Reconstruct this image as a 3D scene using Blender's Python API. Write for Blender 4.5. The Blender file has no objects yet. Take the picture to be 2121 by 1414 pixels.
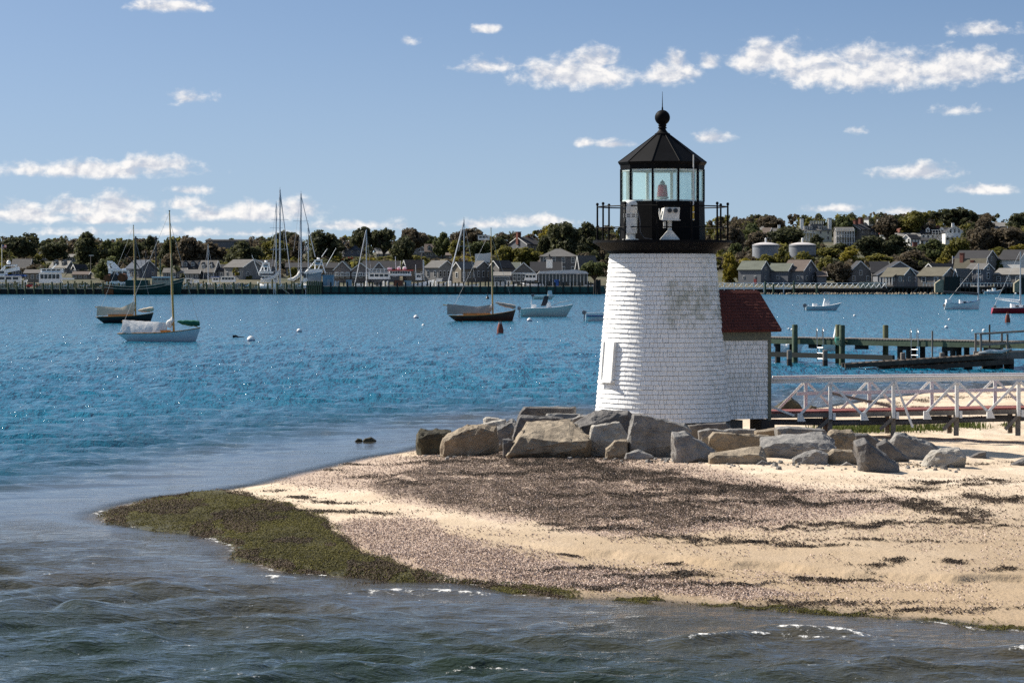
import bpy, bmesh, math, random
import numpy as np
from mathutils import Vector, Matrix

random.seed(7)
np.random.seed(7)
sc = bpy.context.scene
COL = sc.collection
R = math.radians

# ------------------------------------------------------------------ camera
F, H, HY, CX = 6200.0, 4.7, 575.0, 1060.5      # focal length in photo pixels, eye height, horizon row, centre column
cam_d = bpy.data.cameras.new('camera')
cam = bpy.data.objects.new('camera', cam_d)
COL.objects.link(cam)
cam.location = (0, 0, H)
cam.rotation_euler = (R(90), 0, 0)
cam_d.sensor_width = 36
cam_d.lens = 36 * F / 2121
cam_d.shift_y = (HY - 707) / 2121
cam_d.clip_start = 0.5
cam_d.clip_end = 60000
sc.camera = cam

# ------------------------------------------------------------------ sun, sky, exposure
SUN_EL, SUN_AZ = 40.0, -63.0                   # azimuth clockwise from the viewing direction (+Y)
sd = Vector((math.sin(R(SUN_AZ)) * math.cos(R(SUN_EL)), math.cos(R(SUN_AZ)) * math.cos(R(SUN_EL)), math.sin(R(SUN_EL))))
sun_d = bpy.data.lights.new('sun', 'SUN')
sun_d.energy = 5.0
sun_d.angle = R(0.53)
sun_d.color = (1.0, 0.93, 0.82)
sun = bpy.data.objects.new('sun', sun_d)
COL.objects.link(sun)
sun.rotation_euler = sd.to_track_quat('Z', 'Y').to_euler()

sc.view_settings.view_transform = 'Standard'
sc.view_settings.look = 'None'
sc.view_settings.gamma = 1
sc.view_settings.exposure = 0.76
sc.cycles.max_bounces = 5
sc.cycles.transparent_max_bounces = 12
sc.cycles.sample_clamp_indirect = 6
sc.cycles.use_denoising = False

world = bpy.data.worlds.new('World')
sc.world = world
world.use_nodes = True
wn, wl = world.node_tree.nodes, world.node_tree.links
wn.clear()


def wnode(t, **kw):
    n = wn.new(t)
    for k, v in kw.items():
        setattr(n, k, v)
    return n


def wmath(op, a, b=None, c=None, clamp=False):
    n = wn.new('ShaderNodeMath')
    n.operation = op
    n.use_clamp = clamp
    for i, v in enumerate((a, b, c)):
        if v is None:
            continue
        if isinstance(v, (int, float)):
            n.inputs[i].default_value = v
        else:
            wl.new(v, n.inputs[i])
    return n.outputs[0]


wout = wnode('ShaderNodeOutputWorld')
wbg = wnode('ShaderNodeBackground')
wbg.inputs['Strength'].default_value = 0.097
wl.new(wbg.outputs[0], wout.inputs[0])
tc = wnode('ShaderNodeTexCoord')
sep = wnode('ShaderNodeSeparateXYZ')
wl.new(tc.outputs['Generated'], sep.inputs[0])
# the clear sky: the air thins quickly with height on this crisp autumn day
lift = wmath('ADD', wmath('MULTIPLY', wmath('MAXIMUM', sep.outputs[2], 0.0), 7.0), 0.12)
comb = wnode('ShaderNodeCombineXYZ')
wl.new(sep.outputs[0], comb.inputs[0]); wl.new(sep.outputs[1], comb.inputs[1]); wl.new(lift, comb.inputs[2])
nrm = wnode('ShaderNodeVectorMath', operation='NORMALIZE')
wl.new(comb.outputs[0], nrm.inputs[0])
sky = wnode('ShaderNodeTexSky')
sky.sky_type = 'NISHITA'
sky.sun_disc = False
sky.sun_elevation = R(SUN_EL)
sky.sun_rotation = R(SUN_AZ)
sky.air_density = 1.0
sky.dust_density = 1.2
sky.ozone_density = 2.5
wl.new(nrm.outputs[0], sky.inputs[0])
# fair-weather clouds: (azimuth, elevation) plane, cloud banks by direction, edges from noise
az = wmath('ARCTAN2', sep.outputs[0], sep.outputs[1])
hl = wmath('SQRT', wmath('ADD', wmath('MULTIPLY', sep.outputs[0], sep.outputs[0]), wmath('MULTIPLY', sep.outputs[1], sep.outputs[1])))
el = wmath('DIVIDE', sep.outputs[2], wmath('MAXIMUM', hl, 0.001))
uv = wnode('ShaderNodeCombineXYZ')
wl.new(az, uv.inputs[0]); wl.new(el, uv.inputs[1])
CLOUDS = [(1195, 150, 130, 34, 1), (1235, 122, 55, 24, 1), (1392, 150, 62, 27, 1), (1400, 125, 30, 18, .8), (1468, 128, 26, 16, .9),
          (1600, 115, 85, 36, 1), (1560, 125, 45, 26, 1), (1700, 140, 100, 38, 1), (1820, 145, 150, 44, 1), (1780, 118, 55, 24, .9), (1960, 145, 140, 36, 1), (2030, 130, 80, 26, 1),
          (1020, 136, 62, 17, .75), (1476, 285, 40, 13, .9), (1900, 357, 85, 17, 1), (2042, 393, 62, 12, .95), (200, 352, 200, 20, .95), (310, 340, 90, 18, .9), (70, 350, 60, 16, .7),
          (396, 202, 50, 17, .75), (348, 14, 90, 15, .9), (1010, 59, 34, 9, .7), (845, 82, 22, 12, .6), (2035, 66, 80, 15, .75), (1210, 295, 22, 10, .75), (1275, 297, 45, 9, .75),
          (1985, 231, 60, 11, .5), (1775, 270, 22, 9, .55), (1733, 431, 62, 9, .8), (1870, 440, 60, 9, .7), (60, 441, 90, 24, .95), (140, 430, 70, 20, .9), (240, 428, 80, 26, 1),
          (215, 452, 170, 13, .8), (375, 420, 40, 15, .9), (390, 394, 50, 9, .65), (450, 441, 70, 18, .9), (560, 436, 110, 24, .95), (620, 432, 60, 18, .85),
          (300, 480, 320, 10, .55), (730, 466, 120, 12, .75), (1110, 456, 100, 14, .8), (1010, 463, 90, 10, .7), (520, 482, 160, 9, .6)]
best = None
under = None
for (px, py, rx, ry, st) in CLOUDS:
    m1 = wnode('ShaderNodeVectorMath', operation='SUBTRACT')
    wl.new(uv.outputs[0], m1.inputs[0]); m1.inputs[1].default_value = (math.atan((px - CX) / F), (HY - py - ry * .3) / F, 0)
    m2 = wnode('ShaderNodeVectorMath', operation='MULTIPLY')
    wl.new(m1.outputs[0], m2.inputs[0]); m2.inputs[1].default_value = (F / rx, F / (ry * 1.28), 0)
    m4 = wnode('ShaderNodeVectorMath', operation='MULTIPLY')          # flat bases: falls off faster below
    wl.new(m2.outputs[0], m4.inputs[0]); m4.inputs[1].default_value = (1, -1.75, 0)
    m5 = wnode('ShaderNodeVectorMath', operation='MAXIMUM')
    wl.new(m2.outputs[0], m5.inputs[0]); wl.new(m4.outputs[0], m5.inputs[1])
    m3 = wnode('ShaderNodeVectorMath', operation='LENGTH')
    wl.new(m5.outputs[0], m3.inputs[0])
    val = wmath('MULTIPLY', wmath('SUBTRACT', 1.3, m3.outputs['Value']), st)
    best = val if best is None else wmath('SMOOTH_MAX', best, val, 0.25)


def wnoise(scale, stretch, detail, rough, off=0.0, dist=0.0, shift=(0, 0)):
    mp = wnode('ShaderNodeMapping')
    mp.inputs['Location'].default_value = (off + shift[0], off * 1.7 + shift[1], 0)
    mp.inputs['Scale'].default_value = (scale, scale * stretch, scale)
    wl.new(uv.outputs[0], mp.inputs[0])
    n = wnode('ShaderNodeTexNoise')
    n.inputs['Scale'].default_value = 1.0
    n.inputs['Detail'].default_value = detail
    n.inputs['Roughness'].default_value = rough
    n.inputs['Distortion'].default_value = dist
    wl.new(mp.outputs[0], n.inputs['Vector'])
    return n.outputs['Fac']


# everywhere else small cumulus from noise alone, cover raised to add ambient light
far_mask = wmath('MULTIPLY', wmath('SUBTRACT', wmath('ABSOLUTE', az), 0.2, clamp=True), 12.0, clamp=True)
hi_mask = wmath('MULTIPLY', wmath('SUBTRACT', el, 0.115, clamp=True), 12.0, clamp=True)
fill_clouds = wmath('MULTIPLY', wmath('SUBTRACT', wnoise(14, 3.0, 3, .5, 4.0), 0.555), 9.0)
fill_clouds = wmath('SUBTRACT', fill_clouds, wmath('MULTIPLY', wmath('SUBTRACT', 1.0, wmath('MAXIMUM', far_mask, hi_mask)), 9.0))
best = wmath('MAXIMUM', best, fill_clouds)
nz = wnoise(120, 1.35, 7, .56, 0, .25)
nz2 = wnoise(420, 1.6, 5, .6, 3.0)
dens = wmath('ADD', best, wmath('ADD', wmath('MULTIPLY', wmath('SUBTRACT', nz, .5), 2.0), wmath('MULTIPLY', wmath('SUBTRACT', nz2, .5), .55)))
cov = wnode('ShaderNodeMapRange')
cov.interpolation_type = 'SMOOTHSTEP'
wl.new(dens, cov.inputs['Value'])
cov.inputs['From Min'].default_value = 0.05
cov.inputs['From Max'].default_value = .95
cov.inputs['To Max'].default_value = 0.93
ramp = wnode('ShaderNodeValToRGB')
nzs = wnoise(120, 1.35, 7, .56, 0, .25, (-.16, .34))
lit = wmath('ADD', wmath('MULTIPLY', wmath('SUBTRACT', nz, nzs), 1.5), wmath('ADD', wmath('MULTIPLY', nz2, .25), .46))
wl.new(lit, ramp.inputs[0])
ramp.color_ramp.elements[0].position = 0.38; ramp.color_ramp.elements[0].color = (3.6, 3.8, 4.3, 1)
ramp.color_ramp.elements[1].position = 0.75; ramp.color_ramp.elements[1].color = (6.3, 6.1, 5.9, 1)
# the pollution-free blue of the photograph
tint = wnode('ShaderNodeMix', data_type='RGBA', blend_type='MULTIPLY')
tint.inputs[0].default_value = 1.0
tint.inputs[7].default_value = (.95, 1.01, 0.96, 1)
hz = wnode('ShaderNodeMapRange'); hz.interpolation_type = 'SMOOTHSTEP'
wl.new(sep.outputs[2], hz.inputs['Value'])
hz.inputs['From Min'].default_value = -0.01; hz.inputs['From Max'].default_value = 0.11
hz.inputs['To Min'].default_value = 0.85; hz.inputs['To Max'].default_value = 0.0
hzm = wnode('ShaderNodeMix', data_type='RGBA')
wl.new(hz.outputs[0], hzm.inputs[0]); wl.new(sky.outputs[0], hzm.inputs[6]); hzm.inputs[7].default_value = (2.7, 3.2, 4.0, 1)
wl.new(hzm.outputs[2], tint.inputs[6])
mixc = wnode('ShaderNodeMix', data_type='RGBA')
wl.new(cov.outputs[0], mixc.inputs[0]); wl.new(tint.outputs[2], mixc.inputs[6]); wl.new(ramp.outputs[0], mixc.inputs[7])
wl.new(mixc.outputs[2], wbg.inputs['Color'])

# ------------------------------------------------------------------ helpers


def W(px, py, d):
    return Vector(((px - CX) * d / F, d, H - (py - HY) * d / F))


def sea_d(py):
    return H * F / (py - HY)


def hash2(ix, iy, s):
    n = np.sin(ix * 127.1 + iy * 311.7 + s * 74.7) * 43758.5453
    return n - np.floor(n)


def vnoise(x, y, s=0):
    x = np.asarray(x, float); y = np.asarray(y, float)
    ix, iy = np.floor(x), np.floor(y)
    fx, fy = x - ix, y - iy
    fx = fx * fx * (3 - 2 * fx); fy = fy * fy * (3 - 2 * fy)
    a, b = hash2(ix, iy, s), hash2(ix + 1, iy, s)
    c, d = hash2(ix, iy + 1, s), hash2(ix + 1, iy + 1, s)
    return (a + (b - a) * fx) * (1 - fy) + (c + (d - c) * fx) * fy


def fbm(x, y, o=4, s=0):
    t, a, n = 0, .5, 0
    for i in range(o):
        t = t + a * vnoise(x * 2 ** i, y * 2 ** i, s + i); n += a; a *= .5
    return t / n


def sstep(a, b, x):
    t = np.clip((x - a) / (b - a), 0, 1)
    return t * t * (3 - 2 * t)


def inpoly(x, y, poly):
    r = np.zeros(np.shape(x), bool)
    n = len(poly)
    for i in range(n):
        x0, y0 = poly[i]; x1, y1 = poly[(i + 1) % n]
        c = ((y0 > y) != (y1 > y)) & (x < (x1 - x0) * (y - y0) / ((y1 - y0) if y1 != y0 else 1e-9) + x0)
        r ^= c
    return r


def linedist(x, y, pts, closed=False):
    best = np.full(np.shape(x), 1e9)
    n = len(pts)
    for i in range(n if closed else n - 1):
        x0, y0 = pts[i]; x1, y1 = pts[(i + 1) % n]
        dx, dy = x1 - x0, y1 - y0
        t = np.clip(((x - x0) * dx + (y - y0) * dy) / (dx * dx + dy * dy + 1e-12), 0, 1)
        best = np.minimum(best, np.hypot(x - x0 - t * dx, y - y0 - t * dy))
    return best


class MB:
    """collects plain shapes and links them as one mesh object"""

    def __init__(self):
        self.v, self.f = [], []

    def add(self, vs, fs):
        o = len(self.v)
        self.v += [tuple(p) for p in vs]
        self.f += [tuple(i + o for i in q) for q in fs]
        return self

    def box(self, x0, x1, y0, y1, z0, z1):
        return self.add([(x0, y0, z0), (x1, y0, z0), (x1, y1, z0), (x0, y1, z0), (x0, y0, z1), (x1, y0, z1), (x1, y1, z1), (x0, y1, z1)],
                        [(0, 3, 2, 1), (4, 5, 6, 7), (0, 1, 5, 4), (1, 2, 6, 5), (2, 3, 7, 6), (3, 0, 4, 7)])

    def bar(self, a, b, w, h=None, up=(0, 0, 1)):
        a, b = Vector(a), Vector(b); h = h or w
        d = (b - a).normalized(); u = Vector(up)
        if abs(d.dot(u)) > .98:
            u = Vector((0, 1, 0))
        s = d.cross(u).normalized() * w / 2; t = s.cross(d).normalized() * h / 2
        vs = [a - s - t, a + s - t, a + s + t, a - s + t, b - s - t, b + s - t, b + s + t, b - s + t]
        return self.add(vs, [(0, 3, 2, 1), (4, 5, 6, 7), (0, 1, 5, 4), (1, 2, 6, 5), (2, 3, 7, 6), (3, 0, 4, 7)])

    def tube(self, pts, rad, n=8, cap=True):
        pts = [Vector(p) for p in pts]
        rads = rad if isinstance(rad, (list, tuple)) else [rad] * len(pts)
        o = len(self.v)
        for i, p in enumerate(pts):
            d = (pts[min(i + 1, len(pts) - 1)] - pts[max(i - 1, 0)]).normalized()
            u = Vector((0, 0, 1)) if abs(d.z) < .95 else Vector((0, 1, 0))
            s = d.cross(u).normalized(); t = s.cross(d).normalized()
            for k in range(n):
                a = 2 * math.pi * k / n
                self.v.append(tuple(p + (s * math.cos(a) + t * math.sin(a)) * rads[i]))
        for i in range(len(pts) - 1):
            for k in range(n):
                k2 = (k + 1) % n
                self.f.append((o + i * n + k, o + (i + 1) * n + k, o + (i + 1) * n + k2, o + i * n + k2))
        if cap:
            self.f.append(tuple(o + k for k in range(n)))
            e = o + (len(pts) - 1) * n
            self.f.append(tuple(e + k for k in reversed(range(n))))
        return self

    def lathe(self, prof, n=24, phase=0.0, cx=0, cy=0, closed=True):
        """prof: list of (r, z) from bottom to top about a vertical axis"""
        o = len(self.v)
        for r, z in prof:
            for k in range(n):
                a = 2 * math.pi * k / n + phase
                self.v.append((cx + r * math.sin(a), cy - r * math.cos(a), z))
        for i in range(len(prof) - 1):
            for k in range(n):
                k2 = (k + 1) % n
                self.f.append((o + i * n + k, o + i * n + k2, o + (i + 1) * n + k2, o + (i + 1) * n + k))
        if closed:
            self.f.append(tuple(o + k for k in reversed(range(n))))
            e = o + (len(prof) - 1) * n
            self.f.append(tuple(e + k for k in range(n)))
        return self

    def prism(self, poly, y0, y1):
        """poly of (x, z), extruded along y"""
        n = len(poly)
        vs = [(x, y0, z) for x, z in poly] + [(x, y1, z) for x, z in poly]
        fs = [tuple(range(n)), tuple(reversed(range(n, 2 * n)))]
        fs += [(i, i + n, (i + 1) % n + n, (i + 1) % n) for i in range(n)]
        return self.add(vs, fs)

    def mesh(self, name, m, smooth=False, fix=True):
        me = bpy.data.meshes.new(name)
        me.from_pydata(self.v, [], self.f)
        if fix:
            bm = bmesh.new(); bm.from_mesh(me)
            bmesh.ops.recalc_face_normals(bm, faces=bm.faces)
            bm.to_mesh(me); bm.free()
        if smooth:
            me.polygons.foreach_set('use_smooth', [True] * len(me.polygons))
            me.set_sharp_from_angle(angle=R(38))
        if m:
            me.materials.append(m)
        return me

    def build(self, name, m, parent=None, smooth=False, fix=True):
        return obj(name, self.mesh(name, m, smooth, fix), parent)


def obj(name, me, parent=None, loc=None, rot=None, scale=None):
    o = bpy.data.objects.new(name, me)
    COL.objects.link(o)
    o.parent = parent
    if loc is not None:
        o.location = loc
    if rot is not None:
        o.rotation_euler = rot
    if scale is not None:
        o.scale = scale
    return o


def tag(o, label=None, cat=None, group=None, kind=None):
    if label: o['label'] = label
    if cat: o['category'] = cat
    if group: o['group'] = group
    if kind: o['kind'] = kind
    return o


def thing(name, label, cat, loc=(0, 0, 0), rz=0.0, group=None):
    o = bpy.data.objects.new(name, None)
    COL.objects.link(o)
    o.empty_display_size = .3
    o.location = loc
    o.rotation_euler = (0, 0, rz)
    return tag(o, label, cat, group)


def grid_mesh(name, X, Y, Z, m, attrs=None, smooth=True):
    """X, Y, Z: (rows, cols) arrays"""
    nr, nc = X.shape
    me = bpy.data.meshes.new(name)
    co = np.stack([X, Y, Z], -1).reshape(-1, 3).astype(np.float32)
    i = np.arange(nr * nc).reshape(nr, nc)
    q = np.stack([i[:-1, :-1], i[:-1, 1:], i[1:, 1:], i[1:, :-1]], -1).reshape(-1, 4)
    return raw_mesh(name, co, q, m, attrs, smooth, me)


def raw_mesh(name, co, q, m, attrs=None, smooth=False, me=None):
    me = me or bpy.data.meshes.new(name)
    k = q.shape[1]
    me.vertices.add(len(co)); me.vertices.foreach_set('co', np.ascontiguousarray(co, np.float32).ravel())
    me.loops.add(q.size); me.loops.foreach_set('vertex_index', np.ascontiguousarray(q, np.int32).ravel())
    me.polygons.add(len(q))
    me.polygons.foreach_set('loop_start', np.arange(0, q.size, k, dtype=np.int32))
    me.polygons.foreach_set('loop_total', np.full(len(q), k, np.int32))
    me.polygons.foreach_set('use_smooth', np.full(len(q), smooth))
    for nm, arr in (attrs or {}).items():
        a = me.attributes.new(nm, 'FLOAT', 'POINT')
        a.data.foreach_set('value', np.ascontiguousarray(arr, np.float32).ravel())
    me.update(calc_edges=True)
    me.validate()
    me.materials.append(m)
    return me


# ------------------------------------------------------------------ materials
class NT:
    def __init__(self, name):
        self.m = bpy.data.materials.new(name)
        self.m.use_nodes = True
        self.n, self.l = self.m.node_tree.nodes, self.m.node_tree.links
        self.p = self.n['Principled BSDF']
        self.out = self.n['Material Output']

    def node(self, t, **kw):
        n = self.n.new(t)
        for k, v in kw.items():
            setattr(n, k, v)
        return n

    def put(self, sock, v):
        if hasattr(v, 'is_linked') or hasattr(v, 'links'):
            self.l.new(v, sock)
        else:
            sock.default_value = v
        return self

    def math(self, op, a, b=None, clamp=False):
        n = self.node('ShaderNodeMath', operation=op, use_clamp=clamp)
        self.put(n.inputs[0], a)
        if b is not None:
            self.put(n.inputs[1], b)
        return n.outputs[0]

    def mix(self, f, a, b, mode='MIX'):
        n = self.node('ShaderNodeMix', data_type='RGBA', blend_type=mode)
        self.put(n.inputs[0], f)
        self.put(n.inputs[6], a if not isinstance(a, tuple) else (*a[:3], 1))
        self.put(n.inputs[7], b if not isinstance(b, tuple) else (*b[:3], 1))
        return n.outputs[2]

    def noise(self, scale, detail=4, rough=.55, coord='Object', stretch=(1, 1, 1), dist=0):
        if coord == 'World':
            g = self.node('ShaderNodeNewGeometry').outputs['Position']
        else:
            g = self.node('ShaderNodeTexCoord').outputs[coord]
        mp = self.node('ShaderNodeMapping')
        mp.inputs['Scale'].default_value = stretch
        self.l.new(g, mp.inputs[0])
        n = self.node('ShaderNodeTexNoise')
        n.inputs['Scale'].default_value = scale
        n.inputs['Detail'].default_value = detail
        n.inputs['Roughness'].default_value = rough
        n.inputs['Distortion'].default_value = dist
        self.l.new(mp.outputs[0], n.inputs['Vector'])
        return n.outputs['Fac']

    def range(self, v, a, b, c=0.0, d=1.0):
        n = self.node('ShaderNodeMapRange')
        n.interpolation_type = 'SMOOTHSTEP'
        self.put(n.inputs['Value'], v)
        for k, x in zip(('From Min', 'From Max', 'To Min', 'To Max'), (a, b, c, d)):
            n.inputs[k].default_value = x
        return n.outputs[0]

    def attr(self, nm):
        return self.node('ShaderNodeAttribute', attribute_name=nm).outputs['Fac']

    def bump(self, h, strength=.3, dist=.02, normal=None):
        b = self.node('ShaderNodeBump')
        b.inputs['Strength'].default_value = strength
        b.inputs['Distance'].default_value = dist
        self.l.new(h, b.inputs['Height'])
        if normal is not None:
            self.l.new(normal, b.inputs['Normal'])
        return b.outputs[0]

    def fin(self, color, rough=.7, normal=None, spec=None, metal=None):
        self.put(self.p.inputs['Base Color'], color if not isinstance(color, tuple) else (*color[:3], 1))
        self.put(self.p.inputs['Roughness'], rough)
        if normal is not None:
            self.l.new(normal, self.p.inputs['Normal'])
        if spec is not None:
            self.put(self.p.inputs['Specular IOR Level'], spec)
        if metal is not None:
            self.put(self.p.inputs['Metallic'], metal)
        return self.m


def sc3(c, k):
    return tuple(min(1, x * k) for x in c)


def plain(name, c, rough=.6, var=.22, scale=6.0, bump=.15, bd=.01, spec=.35, stretch=(1, 1, 1), metal=None, coord='Object'):
    """a painted or weathered surface: colour wanders, slight relief"""
    t = NT(name)
    n = t.noise(scale, 5, .6, coord, stretch)
    n2 = t.noise(scale * .23, 2, .5, coord, stretch)
    v = t.math('ADD', t.math('MULTIPLY', n, .6), t.math('MULTIPLY', n2, .4))
    col = t.mix(t.range(v, .3, .7), sc3(c, 1 - var), sc3(c, 1 + var))
    oi = t.node('ShaderNodeObjectInfo')
    col = t.mix(t.math('MULTIPLY', oi.outputs['Random'], .3 * min(1, var * 2)), col, sc3(c, .7))
    nb = t.bump(n, bump, bd) if bump else None
    return t.fin(col, rough, nb, spec, metal)


M = {}
M['white_paint'] = plain('white_paint', (.78, .78, .76), .5, .1, 5, .15)
M['black_paint'] = plain('black_paint', (.006, .006, .007), .6, .3, 8, .1, spec=.06)
M['grey_green_trim'] = plain('grey_green_trim', (.13, .135, .10), .6, .15, 10, .15)
M['concrete'] = plain('concrete', (.11, .105, .095), .9, .35, 5, .4, .03)
M['dark_timber'] = plain('dark_timber', (.035, .03, .026), .85, .4, 4, .4, .03, stretch=(1, 1, .3))
M['wet_timber'] = plain('wet_timber', (.075, .058, .045), .8, .45, 4, .5, .05)
M['grey_timber'] = plain('grey_timber', (.19, .17, .15), .85, .3, 5, .4, .02)
M['green_timber'] = plain('green_timber', (.055, .085, .055), .8, .3, 4, .35, .03)
M['pile_timber'] = plain('pile_timber', (.10, .11, .06), .85, .35, 5, .4, .03, stretch=(1, 1, .3))
M['bulkhead_green'] = plain('bulkhead_green', (.028, .085, .075), .7, .3, 1.2, .2, .05)
M['bulkhead_dark'] = plain('bulkhead_dark', (.012, .016, .014), .6, .3, 1.0, .2, .05)
M['cap_timber'] = plain('cap_timber', (.42, .36, .28), .85, .25, 2, .2)
M['red_deck'] = plain('red_deck', (.22, .07, .06), .7, .2, 5, .2)
M['pipe_grey'] = plain('pipe_grey', (.10, .105, .12), .5, .2, 5, .1)
M['steel'] = plain('steel', (.42, .43, .44), .35, .15, 8, .05, metal=.8)
M['mast_alu'] = plain('mast_alu', (.45, .47, .5), .4, .1, 3, .05, metal=.4)
M['spar_wood'] = plain('spar_wood', (.42, .27, .08), .35, .12, 3, .05)
M['dark_mast'] = plain('dark_mast', (.02, .02, .024), .5, .2, 3, .05)
M['rope'] = plain('rope', (.05, .3, .24), .8, .2, 20, .2)
M['yellow_paint'] = plain('yellow_paint', (.6, .4, .06), .5, .1, 8, .05)
M['beacon_white'] = plain('beacon_white', (.66, .66, .63), .5, .22, 14, .2)
M['lens_dark'] = plain('lens_dark', (.01, .012, .015), .12, .1, 5, 0)
M['brick'] = plain('brick', (.16, .06, .045), .85, .3, 3, .3)
M['gelcoat_white'] = plain('gelcoat_white', (.88, .88, .87), .25, .06, 1.0, .02)
M['gelcoat_blue'] = plain('gelcoat_blue', (.52, .62, .67), .25, .06, 1.0, .02)
M['gelcoat_pale'] = plain('gelcoat_pale', (.62, .68, .62), .25, .06, 1.0, .02)
M['hull_black'] = plain('hull_black', (.018, .018, .02), .3, .2, 1, .02)
M['hull_brown'] = plain('hull_brown', (.09, .035, .02), .35, .3, 1.5, .02)
M['hull_red'] = plain('hull_red', (.33, .02, .03), .35, .15, 1.5, .02)
M['hull_green'] = plain('hull_green', (.012, .05, .042), .6, .4, .6, .1)
M['rust'] = plain('rust', (.16, .055, .02), .85, .5, 1.2, .3)
M['varnish'] = plain('varnish', (.42, .22, .07), .35, .2, 3, .05)
M['canvas_tan'] = plain('canvas_tan', (.62, .52, .38), .9, .15, 1.2, .5, .12)
M['canvas_white'] = plain('canvas_white', (.75, .72, .68), .9, .12, 1.2, .5, .12)
M['canvas_grey'] = plain('canvas_grey', (.36, .32, .28), .9, .18, 1.2, .5, .12)
M['canvas_green'] = plain('canvas_green', (.015, .12, .075), .9, .2, 2, .5, .08)
M['canvas_blue'] = plain('canvas_blue', (.02, .08, .3), .8, .2, 2, .3, .05)
M['canvas_dark'] = plain('canvas_dark', (.03, .035, .045), .8, .2, 2, .3, .05)
M['motor_grey'] = plain('motor_grey', (.12, .13, .15), .35, .2, 3, .02)
M['buoy_red'] = plain('buoy_red', (.17, .045, .03), .8, .45, 3, .3)
M['buoy_white'] = plain('buoy_white', (.75, .75, .73), .5, .1, 3, .05)
M['stripe_blue'] = plain('stripe_blue', (.03, .08, .25), .4, .1, 2, 0)
M['red_paint'] = plain('red_paint', (.5, .04, .03), .5, .15, 3, .05)
M['tank_grey'] = plain('tank_grey', (.22, .235, .26), .5, .2, .4, .05)
M['tank_roof'] = plain('tank_roof', (.5, .47, .46), .6, .12, .4, .05)
M['glass_dark'] = plain('glass_dark', (.02, .025, .03), .08, .3, .7, 0, spec=.6)
M['shed_blue'] = plain('shed_blue', (.16, .27, .36), .6, .15, 1, .1)
M['shed_grey'] = plain('shed_grey', (.3, .33, .36), .7, .15, 1, .1)
M['barge_tan'] = plain('barge_tan', (.3, .27, .19), .85, .25, .8, .3, .06)
M['bark'] = plain('bark', (.075, .06, .05), .9, .3, 3, .4, .05)
M['flag_cloth'] = plain('flag_cloth', (.5, .12, .12), .9, .2, 1, .1)

for k, c in dict(grey=(.115, .11, .105), dark=(.028, .028, .032), brown=(.11, .085, .072), moss=(.115, .105, .078), green=(.105, .116, .095), red=(.16, .06, .04), light=(.19, .18, .165), blue=(.06, .075, .1)).items():
    M['roof_' + k] = plain('roof_' + k, c, .9, .2, 1.6, .5, .06, stretch=(1, 1, 4))
for k, c in dict(shingle=(.16, .153, .148), pale=(.25, .243, .235), white=(.72, .71, .68), blue=(.14, .148, .165), pink=(.22, .19, .175), tan=(.21, .185, .15), cream=(.6, .58, .48)).items():  # blue is the grey shingle with the cool cast of shade painted in
    M['wall_' + k] = plain('wall_' + k, c, .9, .16, 2.2, .4, .04, stretch=(1, 1, 3))
M['trim_white'] = plain('trim_white', (.72, .72, .7), .6, .08, 2, .05)
M['door_red'] = plain('door_red', (.2, .03, .03), .6, .15, 2, .05)


def make_rock_mat(name, c1, c2):
    t = NT(name)
    n = t.noise(2.2, 8, .62)
    fine = t.noise(38, 4, .7)
    v = t.math('ADD', t.math('MULTIPLY', n, .7), t.math('MULTIPLY', fine, .3))
    col = t.mix(t.range(v, .36, .64), c1, c2)
    spk = t.range(t.noise(70, 3, .6), .58, .68)
    col = t.mix(t.math('MULTIPLY', spk, .7), col, sc3(c1, .3))
    lt = t.range(t.noise(55, 3, .6, 'Object', (1.1, .9, 1)), .6, .7)
    col = t.mix(t.math('MULTIPLY', lt, .5), col, sc3(c2, 1.5))
    band = t.range(t.noise(1.1, 3, .5, 'Object', (.5, .5, 2.2)), .5, .62)
    col = t.mix(t.math('MULTIPLY', band, .35), col, sc3(c1, .7))
    b = t.bump(n, .7, .14)
    b = t.bump(t.noise(11, 5, .7), .6, .05, b)
    b = t.bump(fine, .5, .02, b)
    return t.fin(col, .85, b, .3)


M['rock_grey'] = make_rock_mat('rock_grey', (.15, .145, .14), (.3, .285, .265))
M['rock_tan'] = make_rock_mat('rock_tan', (.18, .145, .105), (.36, .295, .215))
M['rock_dark'] = make_rock_mat('rock_dark', (.085, .08, .08), (.19, .18, .17))
M['rock_light'] = make_rock_mat('rock_light', (.27, .25, .22), (.45, .42, .37))
M['rock_wet'] = make_rock_mat('rock_wet', (.03, .028, .02), (.09, .08, .05))


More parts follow.
